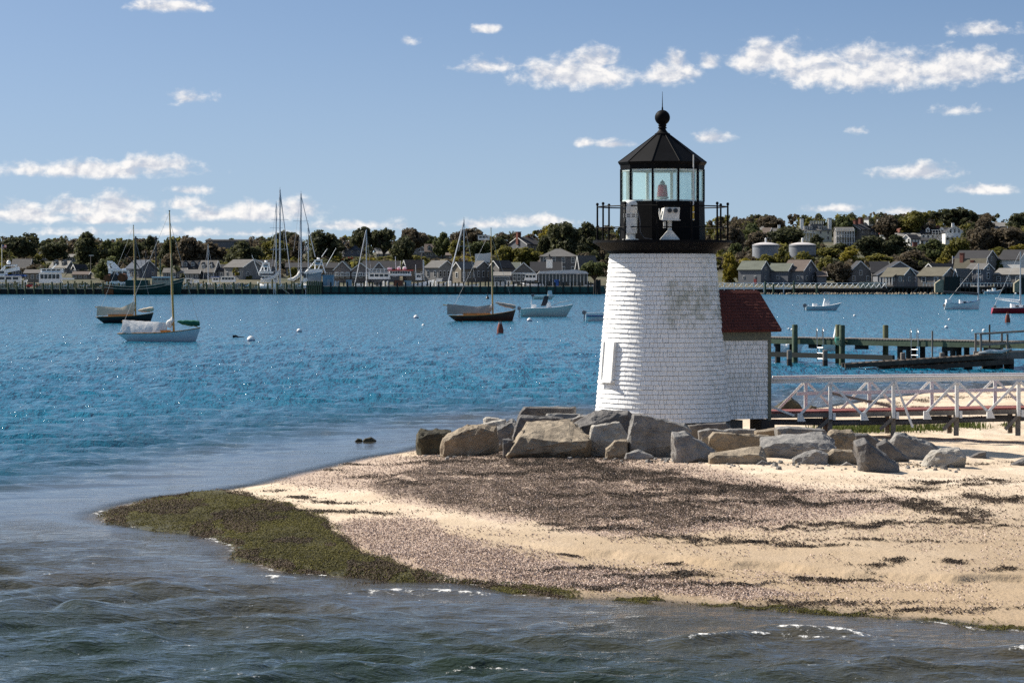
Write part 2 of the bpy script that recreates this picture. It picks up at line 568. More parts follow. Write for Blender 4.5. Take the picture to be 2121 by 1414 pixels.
def shingle_mat():
    t = NT('white_shingle')
    oi = t.node('ShaderNodeObjectInfo').outputs['Random']
    ge = t.node('ShaderNodeNewGeometry')
    ri = ge.outputs['Random Per Island']
    rnd = t.math('FRACT', t.math('ADD', oi, ri))
    base = t.mix(rnd, (.83, .83, .82), (.9, .9, .89))
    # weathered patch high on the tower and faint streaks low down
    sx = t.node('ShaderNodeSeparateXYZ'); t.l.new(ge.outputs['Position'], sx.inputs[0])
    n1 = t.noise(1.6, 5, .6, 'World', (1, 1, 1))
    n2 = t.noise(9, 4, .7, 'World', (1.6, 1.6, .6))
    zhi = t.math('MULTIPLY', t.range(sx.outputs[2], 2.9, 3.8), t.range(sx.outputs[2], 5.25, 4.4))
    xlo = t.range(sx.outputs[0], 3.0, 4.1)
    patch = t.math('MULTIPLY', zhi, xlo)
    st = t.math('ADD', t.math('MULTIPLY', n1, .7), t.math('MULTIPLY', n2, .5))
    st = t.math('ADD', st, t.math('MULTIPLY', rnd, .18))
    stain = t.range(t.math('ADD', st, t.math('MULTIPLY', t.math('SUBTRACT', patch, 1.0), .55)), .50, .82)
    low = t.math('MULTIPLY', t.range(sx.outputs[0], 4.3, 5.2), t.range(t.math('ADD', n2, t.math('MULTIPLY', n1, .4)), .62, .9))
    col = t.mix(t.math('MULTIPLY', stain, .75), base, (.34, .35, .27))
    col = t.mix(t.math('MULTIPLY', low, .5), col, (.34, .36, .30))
    b = t.bump(t.noise(30, 3, .6, 'World', (3, 3, .5)), .1, .004)
    return t.fin(col, .6, b, .3)


M['shingle'] = shingle_mat()
M['joint'] = plain('joint', (.42, .42, .42), .9, .2, 8, .1)
M['roof_shingle_red'] = plain('roof_shingle_red', (.092, .02, .013), .85, .3, 9, .3, .01)


def glass_mat():
    t = NT('lantern_glass')
    g = t.node('ShaderNodeBsdfGlass'); g.inputs['IOR'].default_value = 1.0
    tr = t.node('ShaderNodeBsdfTransparent'); tr.inputs[0].default_value = (.93, .985, .975, 1)
    gl = t.node('ShaderNodeBsdfGlossy'); gl.inputs['Roughness'].default_value = .05
    df = t.node('ShaderNodeBsdfTranslucent'); df.inputs[0].default_value = (.8, .93, .93, 1)
    mx = t.node('ShaderNodeMixShader'); mx.inputs[0].default_value = .05
    t.l.new(tr.outputs[0], mx.inputs[1]); t.l.new(gl.outputs[0], mx.inputs[2])
    m2 = t.node('ShaderNodeMixShader'); m2.inputs[0].default_value = .12
    t.l.new(mx.outputs[0], m2.inputs[1]); t.l.new(df.outputs[0], m2.inputs[2])
    t.n.remove(g)
    t.l.new(m2.outputs[0], t.out.inputs[0])
    return t.m


M['lantern_glass'] = glass_mat()


def foliage(name, c1, c2, trans=.45):
    t = NT(name)
    ge = t.node('ShaderNodeNewGeometry')
    oi = t.node('ShaderNodeObjectInfo').outputs['Random']
    v = t.math('ADD', t.math('MULTIPLY', ge.outputs['Random Per Island'], .55), t.math('MULTIPLY', t.noise(.45, 3, .6), .6))
    col = t.mix(t.range(v, .25, .85), c1, c2)
    col = t.mix(t.math('MULTIPLY', oi, .4), col, sc3(c1, .8))
    t.fin(col, .7, None, .2)
    tl = t.node('ShaderNodeBsdfTranslucent'); t.l.new(col, tl.inputs[0])
    mx = t.node('ShaderNodeMixShader'); mx.inputs[0].default_value = trans
    t.l.new(t.p.outputs[0], mx.inputs[1]); t.l.new(tl.outputs[0], mx.inputs[2])
    t.l.new(mx.outputs[0], t.out.inputs[0])
    return t.m


M['leaf_dark'] = foliage('leaf_dark', (.05, .056, .028), (.105, .11, .052))
M['leaf_green'] = foliage('leaf_green', (.06, .074, .03), (.13, .145, .055))
M['leaf_olive'] = foliage('leaf_olive', (.09, .088, .024), (.22, .2, .045))
M['leaf_yellow'] = foliage('leaf_yellow', (.14, .125, .02), (.32, .26, .04))
M['leaf_brown'] = foliage('leaf_brown', (.085, .07, .048), (.15, .12, .08))
M['leaf_red'] = foliage('leaf_red', (.13, .03, .02), (.24, .06, .035))
M['weed_green'] = foliage('weed_green', (.03, .05, .012), (.13, .15, .04))

# ------------------------------------------------------------------ the sand spit
SHORE_PX = [(2600, 1345), (2300, 1322), (2121, 1302), (1960, 1290), (1800, 1277), (1640, 1260), (1500, 1252), (1360, 1246), (1280, 1238), (1160, 1234), (1000, 1212), (860, 1203), (700, 1191), (560, 1174), (490, 1156),
            (505, 1136), (430, 1108), (330, 1096), (250, 1086), (212, 1074), (216, 1062), (260, 1046), (330, 1031), (460, 1017), (560, 1000), (640, 979), (780, 946), (860, 933),
            (950, 908), (1100, 884), (1235, 866), (1450, 856), (1600, 852), (1680, 848), (1760, 836), (1850, 823), (1950, 812), (2121, 797), (2600, 772)]
SHORE = [((px - CX) * sea_d(py) / F, sea_d(py)) for px, py in SHORE_PX]


def px_line(pts, z=0.0):
    return [((px - CX) * (H - z) / (py - HY), (H - z) * F / (py - HY)) for px, py in pts]


SCARP = px_line([(900, 1072), (1080, 1088), (1300, 1107), (1480, 1122), (1600, 1127), (1750, 1138), (1900, 1146), (2121, 1147), (2500, 1150)], .55)
GX0, GX1, GY0, GY1, GS = -14.0, 26.0, 30.0, 150.0, 0.115
gx = np.arange(GX0, GX1, GS); gy = np.arange(GY0, GY1, GS)
GXX, GYY = np.meshgrid(gx, gy)
_jx = (fbm(GXX * .9, GYY * .9, 3, 3) - .5) * .7
_in = inpoly(GXX + _jx * .2, GYY + _jx, SHORE)
_sd = linedist(GXX + _jx * .2, GYY + _jx, SHORE, True)
SDIST = np.where(_in, _sd, -_sd)                       # metres inside (+) the waterline


def beach_profile():
    d = SDIST
    z = np.where(d > 0, .95 * (1 - np.exp(-np.maximum(d, 0) / 15)) + .035 * sstep(0, .5, d), np.maximum(-.035 * sstep(0, .6, -d) + d * .06, -2.5))
    # small cut bank left by the last tide
    ly = np.interp(GXX, [p[0] for p in SCARP], [p[1] for p in SCARP])
    ly = ly + (fbm(GXX * 1.2, GXX * 0, 3, 9) - .5) * .8
    w = sstep(SCARP[0][0], SCARP[2][0], GXX) * (d > 0)
    z = z + w * .11 * (sstep(-.02, .10, GYY - ly) - 1) * np.exp(-np.maximum(ly - GYY, 0) / 4)
    # uneven dry sand: foot-prints and hummocks further up the beach
    up = sstep(4, 12, d)
    z = z + up * (fbm(GXX * .5, GYY * .35, 3, 11) - .5) * .12
    far = sstep(60, 66, GYY) * sstep(2.5, 6, GXX)
    z = z + far * (fbm(GXX * 2.6, GYY * 1.6, 3, 21) - .5) * .07
    z = z + sstep(.2, 2, d) * (fbm(GXX * 1.4, GYY * 1.0, 3, 5) - .5) * .035
    return z


GZ = beach_profile()


def gsample(A, X, Y):
    fx = np.clip((np.asarray(X, float) - GX0) / GS, 0, len(gx) - 1.001); fy = np.clip((np.asarray(Y, float) - GY0) / GS, 0, len(gy) - 1.001)
    ix = fx.astype(int); iy = fy.astype(int); fx = fx - ix; fy = fy - iy
    return (A[iy, ix] * (1 - fx) + A[iy, ix + 1] * fx) * (1 - fy) + (A[iy + 1, ix] * (1 - fx) + A[iy + 1, ix + 1] * fx) * fy


def to_ground(px, py):
    px = np.asarray(px, float); py = np.asarray(py, float)
    z = np.full(px.shape, .4)
    for _ in range(9):
        d = (H - z) * F / (py - HY)
        z = gsample(GZ, (px - CX) * d / F, d)
    return (px - CX) * d / F, d, z


# where drift lines of weed and shells lie (rows and columns of the photograph, laid on the sand)
WRACK = [(760, 1008), (850, 975), (930, 952), (1050, 934), (1130, 946), (1300, 962), (1420, 988), (1550, 1008), (1700, 1030), (1765, 1043), (1640, 1050), (1560, 1062), (1500, 1076), (1400, 1098), (1300, 1102), (1180, 1082), (1040, 1064), (930, 1048), (850, 1034), (790, 1022)]
PINK1 = [(560, 1002), (640, 978), (780, 946), (860, 934), (960, 930), (1060, 925), (1250, 935), (1430, 955), (1560, 990), (1760, 1020), (1900, 1035), (1850, 1060), (1500, 1100), (1300, 1112), (1000, 1072), (850, 1042), (740, 1018), (640, 1010)]
PINK2 = [(680, 1085), (740, 1075), (850, 1070), (950, 1110), (1100, 1155), (1300, 1182), (1470, 1208), (1700, 1228), (1500, 1240), (1300, 1222), (1150, 1222), (1000, 1200), (850, 1172), (740, 1140), (700, 1112)]
GREEN = [(205, 1082), (208, 1060), (330, 1028), (460, 1016), (540, 1030), (640, 1060), (700, 1100), (760, 1145), (860, 1178), (1000, 1200), (1170, 1228), (1160, 1236), (1000, 1214), (850, 1205), (700, 1193), (560, 1176), (480, 1158), (495, 1138), (430, 1112), (330, 1099)]


def WST(px, py):
    v = py - .13 * px
    return sstep(.36, .60, .6 * fbm(px * .006, v * .075, 4, 51) + .4 * fbm(px * .02, v * .16, 3, 52) + .05 * sstep(1250, 950, px + 2 * (py - 1000)))


def pmask(px, py, poly, soft=22.0, seed=0):
    jx = (fbm(px * .02, py * .05, 4, seed) - .5) * 70; jy = (fbm(px * .02 + 9, py * .05, 4, seed + 4) - .5) * 26
    a = inpoly(px + jx, py + jy, poly)
    d = linedist(px + jx, (py + jy) * 2.5, [(x, y * 2.5) for x, y in poly], True)
    return np.where(a, .5 + .5 * np.clip(d / soft, 0, 1), .5 - .5 * np.clip(d / soft, 0, 1))


dr = np.concatenate([np.concatenate([np.geomspace(32.5, 42, 70), np.geomspace(42.1, 60, 260), np.geomspace(60.1, 80, 110)]), np.linspace(80.2, 150, 130)])
cr = np.concatenate([[-1800, -900], np.linspace(-250, 2420, 360), [2800, 3400]])
BX = (cr[None, :] - CX) * dr[:, None] / F; BY = np.repeat(dr[:, None], len(cr), 1)
BZ = gsample(GZ, BX, BY)
BSD = gsample(SDIST, BX, BY)
BPX = np.repeat(cr[None, :], len(dr), 0); BPY = HY + (H - BZ) * F / BY
wr = pmask(BPX, BPY, WRACK, 30, 1); pk = np.maximum(pmask(BPX, BPY, PINK1, 30, 2), pmask(BPX, BPY, PINK2, 24, 3)); gr = pmask(BPX, BPY, GREEN, 14, 4)
BZ = BZ + np.clip(wr - .5, 0, .5) * 2 * (fbm(BX * 2.2, BY * 1.5, 4, 31)) * .10 + np.clip(gr - .5, 0, .5) * 2 * (.01 + fbm(BX * 3, BY * 2, 3, 33) * .05)


def sand_mat():
    t = NT('sand')
    n = t.noise(.7, 5, .6, 'World', (1, .7, 1)); grain = t.noise(55, 3, .7, 'World'); mid = t.noise(7, 5, .65, 'World', (1, .5, 1))
    dry = t.mix(t.range(n, .35, .7), (.53, .42, .30), (.66, .54, .41))
    dry = t.mix(t.math('MULTIPLY', t.range(mid, .5, .8), .5), dry, (.40, .30, .2))
    shore = t.attr('shore')
    damp = t.math('MULTIPLY', t.attr('south'), t.math('SUBTRACT', 1.0, t.range(t.math('ADD', shore, t.math('MULTIPLY', mid, 3.0)), 2.5, 17.0)))
    col = t.mix(t.math('MULTIPLY', damp, .8), dry, (.29, .205, .12))
    wet = t.math('SUBTRACT', 1.0, t.range(t.math('ADD', shore, t.math('MULTIPLY', mid, .6)), .1, 1.1))
    col = t.mix(wet, col, (.13, .10, .065))
    spk = t.range(t.noise(26, 3, .6, 'World', (1, .6, 1)), .57, .67)
    col = t.mix(t.math('MULTIPLY', t.range(t.noise(2.2, 5, .7, 'World', (1, .35, 1)), .5, .7), .35), col, (.30, .215, .13))
    col = t.mix(t.math('MULTIPLY', spk, .42), col, (.13, .09, .07))
    # crushed shell and weed trodden into the sand
    pinkv = t.math('MULTIPLY', t.range(t.attr('pink'), .3, .75), t.range(t.noise(16, 4, .7, 'World', (1, .5, 1)), .33, .55))
    pcol = t.mix(t.range(t.noise(48, 2, .6, 'World'), .42, .58), (.2, .135, .10), (.5, .385, .315))
    col = t.mix(t.math('MULTIPLY', pinkv, .85), col, pcol)
    wv = t.math('MULTIPLY', t.range(t.attr('wrack'), .35, .8), t.range(t.noise(5, 5, .7, 'World', (1, .45, 1)), .30, .52))
    col = t.mix(t.math('MULTIPLY', wv, .85), col, t.mix(t.range(t.noise(60, 3, .7, 'World'), .35, .65), (.04, .028, .02), (.30, .225, .175)))
    gv = t.range(t.attr('green'), .42, .62)
    col = t.mix(gv, col, t.mix(t.noise(4, 4, .7, 'World'), (.022, .02, .006), (.075, .066, .016)))
    b = t.bump(mid, .55, .05)
    b = t.bump(t.noise(19, 4, .7, 'World', (1, .6, 1)), .6, .025, b)
    b = t.bump(grain, .4, .008, b)
    rough = t.math('SUBTRACT', .95, t.math('MULTIPLY', wet, .55))
    return t.fin(col, rough, b, .3)


beach = obj('beach', grid_mesh('beach', BX, BY, BZ, sand_mat(), {'south': sstep(60, 47, BY - .35 * BX), 'shore': BSD, 'pink': pk, 'wrack': wr * (.25 + .75 * WST(BPX, BPY)), 'green': gr}))
tag(beach, 'pale sand spit running out below the lighthouse', 'beach', kind='structure')

# ------------------------------------------------------------------ the sea
rows = np.concatenate([[3, 8, 14, 20, 25], H * F / (np.linspace(1560, 640, 700) - HY), H * F / (np.linspace(639, 608, 40) - HY), [960, 1100, 1500, 3000, 8000, 30000]])
cols = np.concatenate([[-30000, -9000, -4000, -2000, -1000, -500], np.linspace(-200, 2320, 430), [2600, 3100, 4100, 6000, 11000, 32000]])
SX = (cols[None, :] - CX) * np.maximum(rows, 20)[:, None] / F; SY = np.repeat(rows[:, None], len(cols), 1)
SSD = -gsample(SDIST, SX, SY)
out = (SX < GX0) | (SX > GX1 - 1) | (SY < GY0) | (SY > GY1 - 1)
SSD = np.where(out, np.maximum(SSD, 12) + np.maximum(GX0 - SX, 0), SSD)
SSD = np.where(SY > GY1 - 1, 40, SSD)
ROWSP = SY ** 2 / (H * F) * 1.31; COLSP = 5.9 / F * SY
rng = np.random.RandomState(3)
Zs = np.zeros_like(SX)
warp = (fbm(SX * .12, SY * .12, 3, 60) - .5) * 5
for i in range(34):
    lam = .42 * (7.5 ** rng.rand())
    th = R(-90 + 12) + rng.randn() * (.42 if lam > 1.5 else .75)
    k = 2 * math.pi / lam
    ph = rng.rand() * 6.28
    a = .0080 * lam ** 1.15
    arg = k * (SX * math.cos(th) + (SY + warp) * math.sin(th)) + ph
    grp = .45 + 1.1 * fbm(SX * .22 / lam ** .5 + i * 7, SY * .3 / lam ** .5, 2, 70 + i)
    fade = sstep(.35, .9, lam / ROWSP) * sstep(1.4, 2.6, lam / COLSP)
    Zs += fade * a * grp * (np.sin(arg) + .22 * np.cos(2 * arg))
dep = np.clip(SSD, 0, 50)
lee = sstep(50, 62, SY) * sstep(9, 2, dep) * sstep(3, -6, SX)            # sheltered pool behind the point
amp = (.18 + .82 * sstep(.3, 5, dep)) * (1 - .8 * lee) * (.72 + .2 * sstep(55, 90, SY)) * sstep(900, 500, SY)
Zs *= amp
CREST = [([(1330, 1342), (1420, 1330), (1500, 1323), (1600, 1318), (1750, 1325), (1890, 1337)], .12, .55), ([(1540, 1309), (1700, 1315), (1900, 1322)], .05, .45), ([(670, 1238), (760, 1226), (900, 1225), (1070, 1231)], .05, .5),
         ([(485, 1193), (560, 1193), (650, 1199)], .045, .4), ([(2010, 1347), (2121, 1350), (2250, 1356)], .08, .5), ([(-50, 1262), (80, 1258), (240, 1272)], .12, .6), ([(230, 1228), (340, 1216), (430, 1222)], .10, .55), ([(580, 1262), (680, 1254), (780, 1268)], .11, .6),
         ([(40, 1330), (250, 1318), (380, 1336)], .12, .6), ([(380, 1400), (560, 1385), (700, 1398)], .12, .6), ([(850, 1392), (1000, 1384), (1180, 1396)], .10, .5), ([(1560, 1392), (1760, 1376), (1960, 1388)], .10, .6)]
foam = np.zeros_like(SX)
near = SY < 70
for ci, (pts, a, w) in enumerate(CREST):
    ln = px_line(pts)
    lx = [p[0] for p in ln]; ly = [p[1] for p in ln]
    yy = np.interp(SX, lx, ly) + (fbm(SX * 1.1, SX * 0 + ci, 3, 90) - .5) * .5
    e = sstep(lx[0], lx[0] + .8, SX) * sstep(lx[-1], lx[-1] - .8, SX) * near
    g = (SY - yy)
    pr = np.where(g > 0, np.exp(-(g / (w * 1.15)) ** 2), np.exp(-(g / (w * .5)) ** 2))
    Zs += a * pr * e
    if ci < 5 or ci in (6, 7, 8, 10):
        wd = [.07, .16, .26, .22, .10, 0, .05, .05, .05, 0, .05][ci]
        foam = np.maximum(foam, e * np.exp(-((g + .05) / wd) ** 2) * (.55 + .6 * fbm(SX * 2.4, SY * 2.4, 3, 95)))
foam = np.maximum(foam, sstep(.22, .02, np.abs(SSD - .10 - .25 * (fbm(SX * .9, SY * .9, 3, 98) - .4))) * (SY < 62) * (.25 + .6 * sstep(.35, .65, fbm(SX * .5, SY * .5, 3, 97))))
# thin the weed-choked edge
def water_mat():
    t = NT('sea_water')
    sh = t.attr('offshore')
    n = t.noise(.35, 3, .5, 'World', (1, .5, 1))
    shl = t.range(t.math('ADD', sh, t.math('MULTIPLY', t.math('SUBTRACT', n, .5), 6.0)), .2, 9.0)
    dp = t.attr('deep')
    col = t.mix(shl, (.06, .05, .032), t.mix(t.attr('back'), (.018, .028, .017), (.012, .055, .085)))
    col = t.mix(dp, col, (.003, .098, .172))
    big = t.noise(.035, 3, .55, 'World', (1, .35, 1))
    col = t.mix(t.math('MULTIPLY', t.math('MULTIPLY', t.range(big, .4, .65), dp), .5), col, (.006, .135, .205))
    fz = t.math('ADD', t.noise(5, 5, .75, 'World', (1, .7, 1)), t.math('MULTIPLY', t.noise(22, 3, .7, 'World'), .35))
    fo = t.range(t.math('ADD', t.attr('foam'), t.math('MULTIPLY', t.math('SUBTRACT', fz, .70), 4.2)), .55, 1.15)
    col = t.mix(fo, col, (.74, .73, .70))
    # wind ripples at three sizes
    w1 = t.noise(1.5, 4, .6, 'World', (.8, 1.3, 1), .4)
    w2 = t.noise(5.5, 3, .6, 'World', (.8, 1.2, 1), .5)
    w3 = t.noise(1.0, 4, .62, 'World', (1.7, .75, 1), .3)
    w5 = t.noise(1.0, 3, .6, 'World', (1.6, .22, 1), .3)
    w6 = t.noise(1.0, 3, .6, 'World', (.7, .05, 1), .3)
    calm = t.attr('calm')
    hgt = t.math('ADD', t.math('ADD', t.math('MULTIPLY', w1, .10), t.math('MULTIPLY', w2, .045)), t.math('ADD', t.math('MULTIPLY', t.math('MULTIPLY', w3, dp), .42), t.math('ADD', t.math('MULTIPLY', t.math('MULTIPLY', w5, t.attr('far')), 1.1), t.math('MULTIPLY', t.math('MULTIPLY', w6, t.attr('outer')), 2.2))))
    bn = t.node('ShaderNodeBump')
    bn.inputs['Distance'].default_value = 1.0
    t.l.new(hgt, bn.inputs['Height'])
    t.l.new(t.math('SUBTRACT', 1.0, t.math('MULTIPLY', calm, .86)), bn.inputs['Strength'])
    rough = t.math('ADD', t.math('ADD', .07, t.math('MULTIPLY', dp, .08)), t.math('MULTIPLY', fo, .6))
    t.fin(col, rough, bn.outputs[0], t.math('SUBTRACT', .32, t.math('MULTIPLY', dp, .03)))
    t.p.inputs['IOR'].default_value = 1.333
    tr = t.node('ShaderNodeBsdfTransparent')
    mx = t.node('ShaderNodeMixShader')
    op = t.math('MAXIMUM', t.range(sh, -.05, .8, .2, 1.0), fo)
    t.l.new(op, mx.inputs[0]); t.l.new(tr.outputs[0], mx.inputs[1]); t.l.new(t.p.outputs[0], mx.inputs[2])
    t.l.new(mx.outputs[0], t.out.inputs[0])
    return t.m


sea = obj('sea', grid_mesh('sea', SX, SY, Zs, water_mat(), {'offshore': SSD, 'foam': foam, 'deep': sstep(2, 20, SSD + (fbm(SX * .15, SY * .1, 3, 77) - .5) * 8) * sstep(44, 66, SY + .6 * SX), 'back': sstep(44, 62, SY + .6 * SX), 'far': sstep(80, 190, SY), 'outer': sstep(220, 480, SY), 'calm': np.clip(lee * 1.1 + sstep(1.5, .1, dep) * .6, 0, 1)}))
tag(sea, 'blue harbour water with small wind waves', 'sea', kind='structure')

# ------------------------------------------------------------------ weed and shells on the sand (stuff)
def poly_points(poly, n, seed, soft=26, dens=None):
    r = np.random.RandomState(seed)
    xs = [p[0] for p in poly]; ys = [p[1] for p in poly]
    X = r.uniform(min(xs) - 40, max(xs) + 40, n * 4); Y = r.uniform(min(ys) - 14, max(ys) + 14, n * 4)
    k = pmask(X, Y, poly, soft, seed % 7) ** 1.6
    if dens is not None:
        k = k * dens(X, Y)
    s = r.rand(len(X)) < k
    return X[s][:n], Y[s][:n]


def streak_points(streaks, seed):
    r = np.random.RandomState(seed)
    xs, ys = [], []
    for (x, y, w, h, n) in streaks:
        g = np.where(r.rand(n * 3) < .8, r.randn(n * 3), r.randn(n * 3) * 2.2); xx = x + g * w * .42
        sc_ = .35 + 1.2 * vnoise(xx * .06, xx * 0 + y, 5)
        yy = y + (vnoise(xx * .025, xx * 0 + y * 3, 6) - .5) * h * 1.6 + r.randn(n * 3) * h * .4 * sc_
        kp = r.rand(n * 3) < .25 + .75 * sstep(.3, .6, vnoise(xx * .05, yy * .2, 7))
        xs.append(xx[kp]); ys.append(yy[kp])
    return np.concatenate(xs), np.concatenate(ys)


def strands(name, px, py, m, label, lr, wr_, hr, seed, lift=0.0, cat='seaweed'):
    r = np.random.RandomState(seed)
    X, Y, Z = to_ground(px, py)
    Z = np.maximum(Z, -.04)
    ppx = CX + X * F / Y; ppy = HY + (H - Z) * F / Y
    Z = Z + np.clip(pmask(ppx, ppy, WRACK, 30, 1) - .5, 0, .5) * 2 * fbm(X * 2.2, Y * 1.5, 4, 31) * .10 + np.clip(pmask(ppx, ppy, GREEN, 14, 4) - .5, 0, .5) * 2 * (.01 + fbm(X * 3, Y * 2, 3, 33) * .05)
    n = len(X)
    a = r.rand(n) * 6.283
    l = r.uniform(*lr, n); w = r.uniform(*wr_, n); h = r.uniform(*hr, n) + lift * r.rand(n)
    dx, dy = np.cos(a), np.sin(a)
    co = np.zeros((n, 6, 3), np.float32)
    for j, (s, zz) in enumerate(((-.5, 0), (.05, 1), (.5, .15))):
        bx = X + dx * l * s; by = Y + dy * l * s; bz = Z + h * zz + .004 + r.rand(n) * .01
        co[:, j * 2, 0] = bx - dy * w; co[:, j * 2, 1] = by + dx * w; co[:, j * 2, 2] = bz
        co[:, j * 2 + 1, 0] = bx + dy * w; co[:, j * 2 + 1, 1] = by - dx * w; co[:, j * 2 + 1, 2] = bz + (r.rand(n) - .5) * w * 1.5
    b = (np.arange(n) * 6)[:, None]
    q = np.concatenate([b + np.array([[0, 1, 3, 2]]), b + np.array([[2, 3, 5, 4]])])
    o = obj(name, raw_mesh(name, co.reshape(-1, 3), q, m))
    return tag(o, label, cat, kind='stuff')


M['weed_brown'] = foliage('weed_brown', (.03, .02, .013), (.26, .185, .135), .1)
M['weed_edge'] = foliage('weed_edge', (.02, .018, .004), (.15, .132, .02), .15)
M['shell_bits'] = foliage('shell_bits', (.2, .13, .095), (.62, .49, .41), .05)
cl = lambda X, Y: .12 + .88 * WST(X, Y)
x1, y1 = poly_points(WRACK, 90000, 101, 26, cl)
STREAKS = [(1000, 945, 120, 8, 1300), (930, 962, 110, 8, 900), (1080, 960, 140, 9, 1300), (1180, 968, 130, 8, 1200), (1280, 978, 120, 8, 1100), (1120, 985, 160, 7, 900), (1000, 985, 140, 7, 700), (1240, 1000, 150, 7, 800), (1440, 1022, 140, 7, 900), (1330, 1030, 150, 6, 700), (1180, 1030, 160, 6, 600), (1390, 1052, 130, 6, 600), (900, 1005, 120, 6, 500), (1520, 1045, 120, 6, 600), (1150, 1060, 150, 6, 500), (1300, 1075, 130, 6, 500), (740, 962, 60, 3, 200), (690, 975, 50, 3, 160), (1250, 1096, 130, 5, 400), (1150, 948, 120, 10, 1500), (1240, 955, 120, 12, 1500), (1330, 988, 110, 10, 1300), (1390, 1000, 90, 9, 1000), (1500, 1008, 90, 10, 1100), (1560, 1022, 110, 9, 1000), (1605, 1018, 60, 8, 700), (1690, 1040, 150, 8, 900), (1780, 1018, 60, 5, 260), (1890, 1013, 70, 6, 260), (1960, 998, 130, 4, 300), (2040, 997, 60, 6, 280),
           (2020, 1006, 50, 5, 220), (1885, 1045, 70, 12, 900), (2000, 1061, 60, 11, 700), (1940, 1055, 60, 7, 350), (2050, 1036, 90, 10, 700), (2100, 1030, 50, 6, 260), (1810, 1088, 60, 8, 400), (2000, 1078, 90, 5, 260), (1640, 1095, 80, 6, 260), (1500, 1080, 120, 6, 420), (1700, 1085, 70, 5, 160), (1930, 1000, 40, 4, 90),
           (1180, 1133, 26, 5, 90), (1392, 1145, 26, 6, 120), (1660, 1175, 26, 5, 120), (1725, 1199, 40, 6, 170), (1800, 1171, 48, 8, 260), (1858, 1157, 22, 6, 110), (1976, 1167, 24, 7, 140), (2078, 1179, 30, 8, 170), (1150, 1088, 40, 6, 120), (1420, 1190, 40, 6, 200),
           (1210, 1180, 120, 5, 300), (1340, 1195, 160, 6, 420), (1480, 1210, 140, 5, 320), (1230, 1218, 120, 6, 420), (1950, 1085, 140, 5, 220), (1850, 1120, 200, 4, 200), (1540, 1123, 120, 6, 380), (1420, 1115, 120, 6, 380), (1660, 1132, 100, 4, 180), (2060, 1092, 60, 4, 90), (1700, 1250, 240, 8, 420), (1900, 1265, 240, 9, 420),
           (620, 1033, 34, 5, 160), (570, 1018, 30, 4, 60), (690, 1040, 80, 5, 160), (760, 1062, 60, 5, 200), (660, 1060, 70, 4, 200), (840, 1000, 60, 8, 260), (780, 985, 80, 7, 260), (1850, 962, 140, 5, 140), (2050, 960, 120, 4, 120), (1600, 960, 120, 4, 120),
           (1760, 845, 50, 5, 260), (1830, 836, 60, 5, 320), (1900, 828, 50, 5, 260), (1960, 822, 50, 4, 260), (2040, 812, 70, 4, 380), (2110, 806, 50, 4, 260), (1880, 842, 60, 3, 160), (2080, 822, 60, 3, 160), (1980, 862, 90, 3, 90)]
xs, ys = streak_points(STREAKS, 5)
M['weed_dark'] = foliage('weed_dark', (.012, .009, .006), (.09, .062, .042), .1)
strands('seaweed_clumps', xs, ys, M['weed_dark'], 'darker seaweed clumps lying in drift lines on the sand', (.02, .09), (.004, .010), (.004, .028), 17)
strands('seaweed_wrack', x1, y1, M['weed_brown'], 'dark brown dried seaweed strewn across the upper beach', (.02, .075), (.003, .007), (.002, .016), 7)
x2, y2 = poly_points(GREEN, 80000, 103, 22, lambda X, Y: .45 + .55 * sstep(.35, .55, fbm(X * .02, Y * .07, 4, 61)))
EDGE = [(1110, 1228, 60, 9, 1500), (1040, 1220, 50, 7, 600), (1330, 1242, 36, 8, 900), (1310, 1246, 34, 6, 500), (1580, 1262, 90, 6, 500), (1720, 1271, 70, 8, 1300), (1650, 1266, 40, 6, 400), (1900, 1287, 120, 6, 500), (2060, 1296, 80, 6, 400), (1500, 1254, 60, 5, 250), (860, 1203, 90, 6, 900), (760, 1196, 70, 6, 700), (950, 1211, 80, 6, 800)]
xe, ye = streak_points(EDGE, 6)
strands('green_seaweed', np.concatenate([x2, xe]), np.concatenate([y2, ye]), M['weed_edge'], 'wet olive green seaweed mat on the tip of the spit', (.02, .075), (.0035, .008), (.003, .016), 8)
xb, yb = poly_points(GREEN, 60000, 113, 10)
kb = (pmask(xb, yb, GREEN, 14, 4) < .93) | (fbm(xb * .012, yb * .04, 3, 81) > .56)
M['weed_rust'] = foliage('weed_rust', (.022, .014, .008), (.15, .10, .06), .1)
strands('brown_seaweed', xb[kb], yb[kb] + 1, M['weed_rust'], 'brown dead seaweed edging the green mat at the waterline', (.02, .08), (.003, .008), (.005, .02), 12, .01)
x3, y3 = poly_points(PINK1, 42000, 104, 30)
x4, y4 = poly_points(PINK2, 30000, 105, 24)
r_ = np.random.RandomState(8)
x5 = r_.uniform(900, 2121, 9000); y5 = 1090 + r_.rand(9000) ** 1.2 * 190 * (.6 + .4 * (x5 - 900) / 1221); keep = vnoise(x5 * .01, y5 * .06, 3) > .45
x6 = r_.uniform(1500, 2121, 5000); y6 = r_.uniform(985, 1120, 5000)
strands('shell_litter', np.concatenate([x3, x4, x5[keep], x6]), np.concatenate([y3, y4, y5[keep], y6]), M['shell_bits'], 'pinkish slipper shells littering the sand in bands', (.012, .034), (.005, .013), (.004, .018), 9, cat='shells')

# ------------------------------------------------------------------ lighthouse
LX, LY = 3.894, 77.5
ZB, ZT, ZD = 1.02, 5.32, 5.66          # tower foot, underside of the cornice, gallery deck
light = thing('lighthouse', 'short white shingled lighthouse with black lantern on the point', 'lighthouse', (LX, LY, 0))


def r_at(z):
    return 1.745 + (1.365 - 1.745) * (z - ZB) / (ZT - ZB)


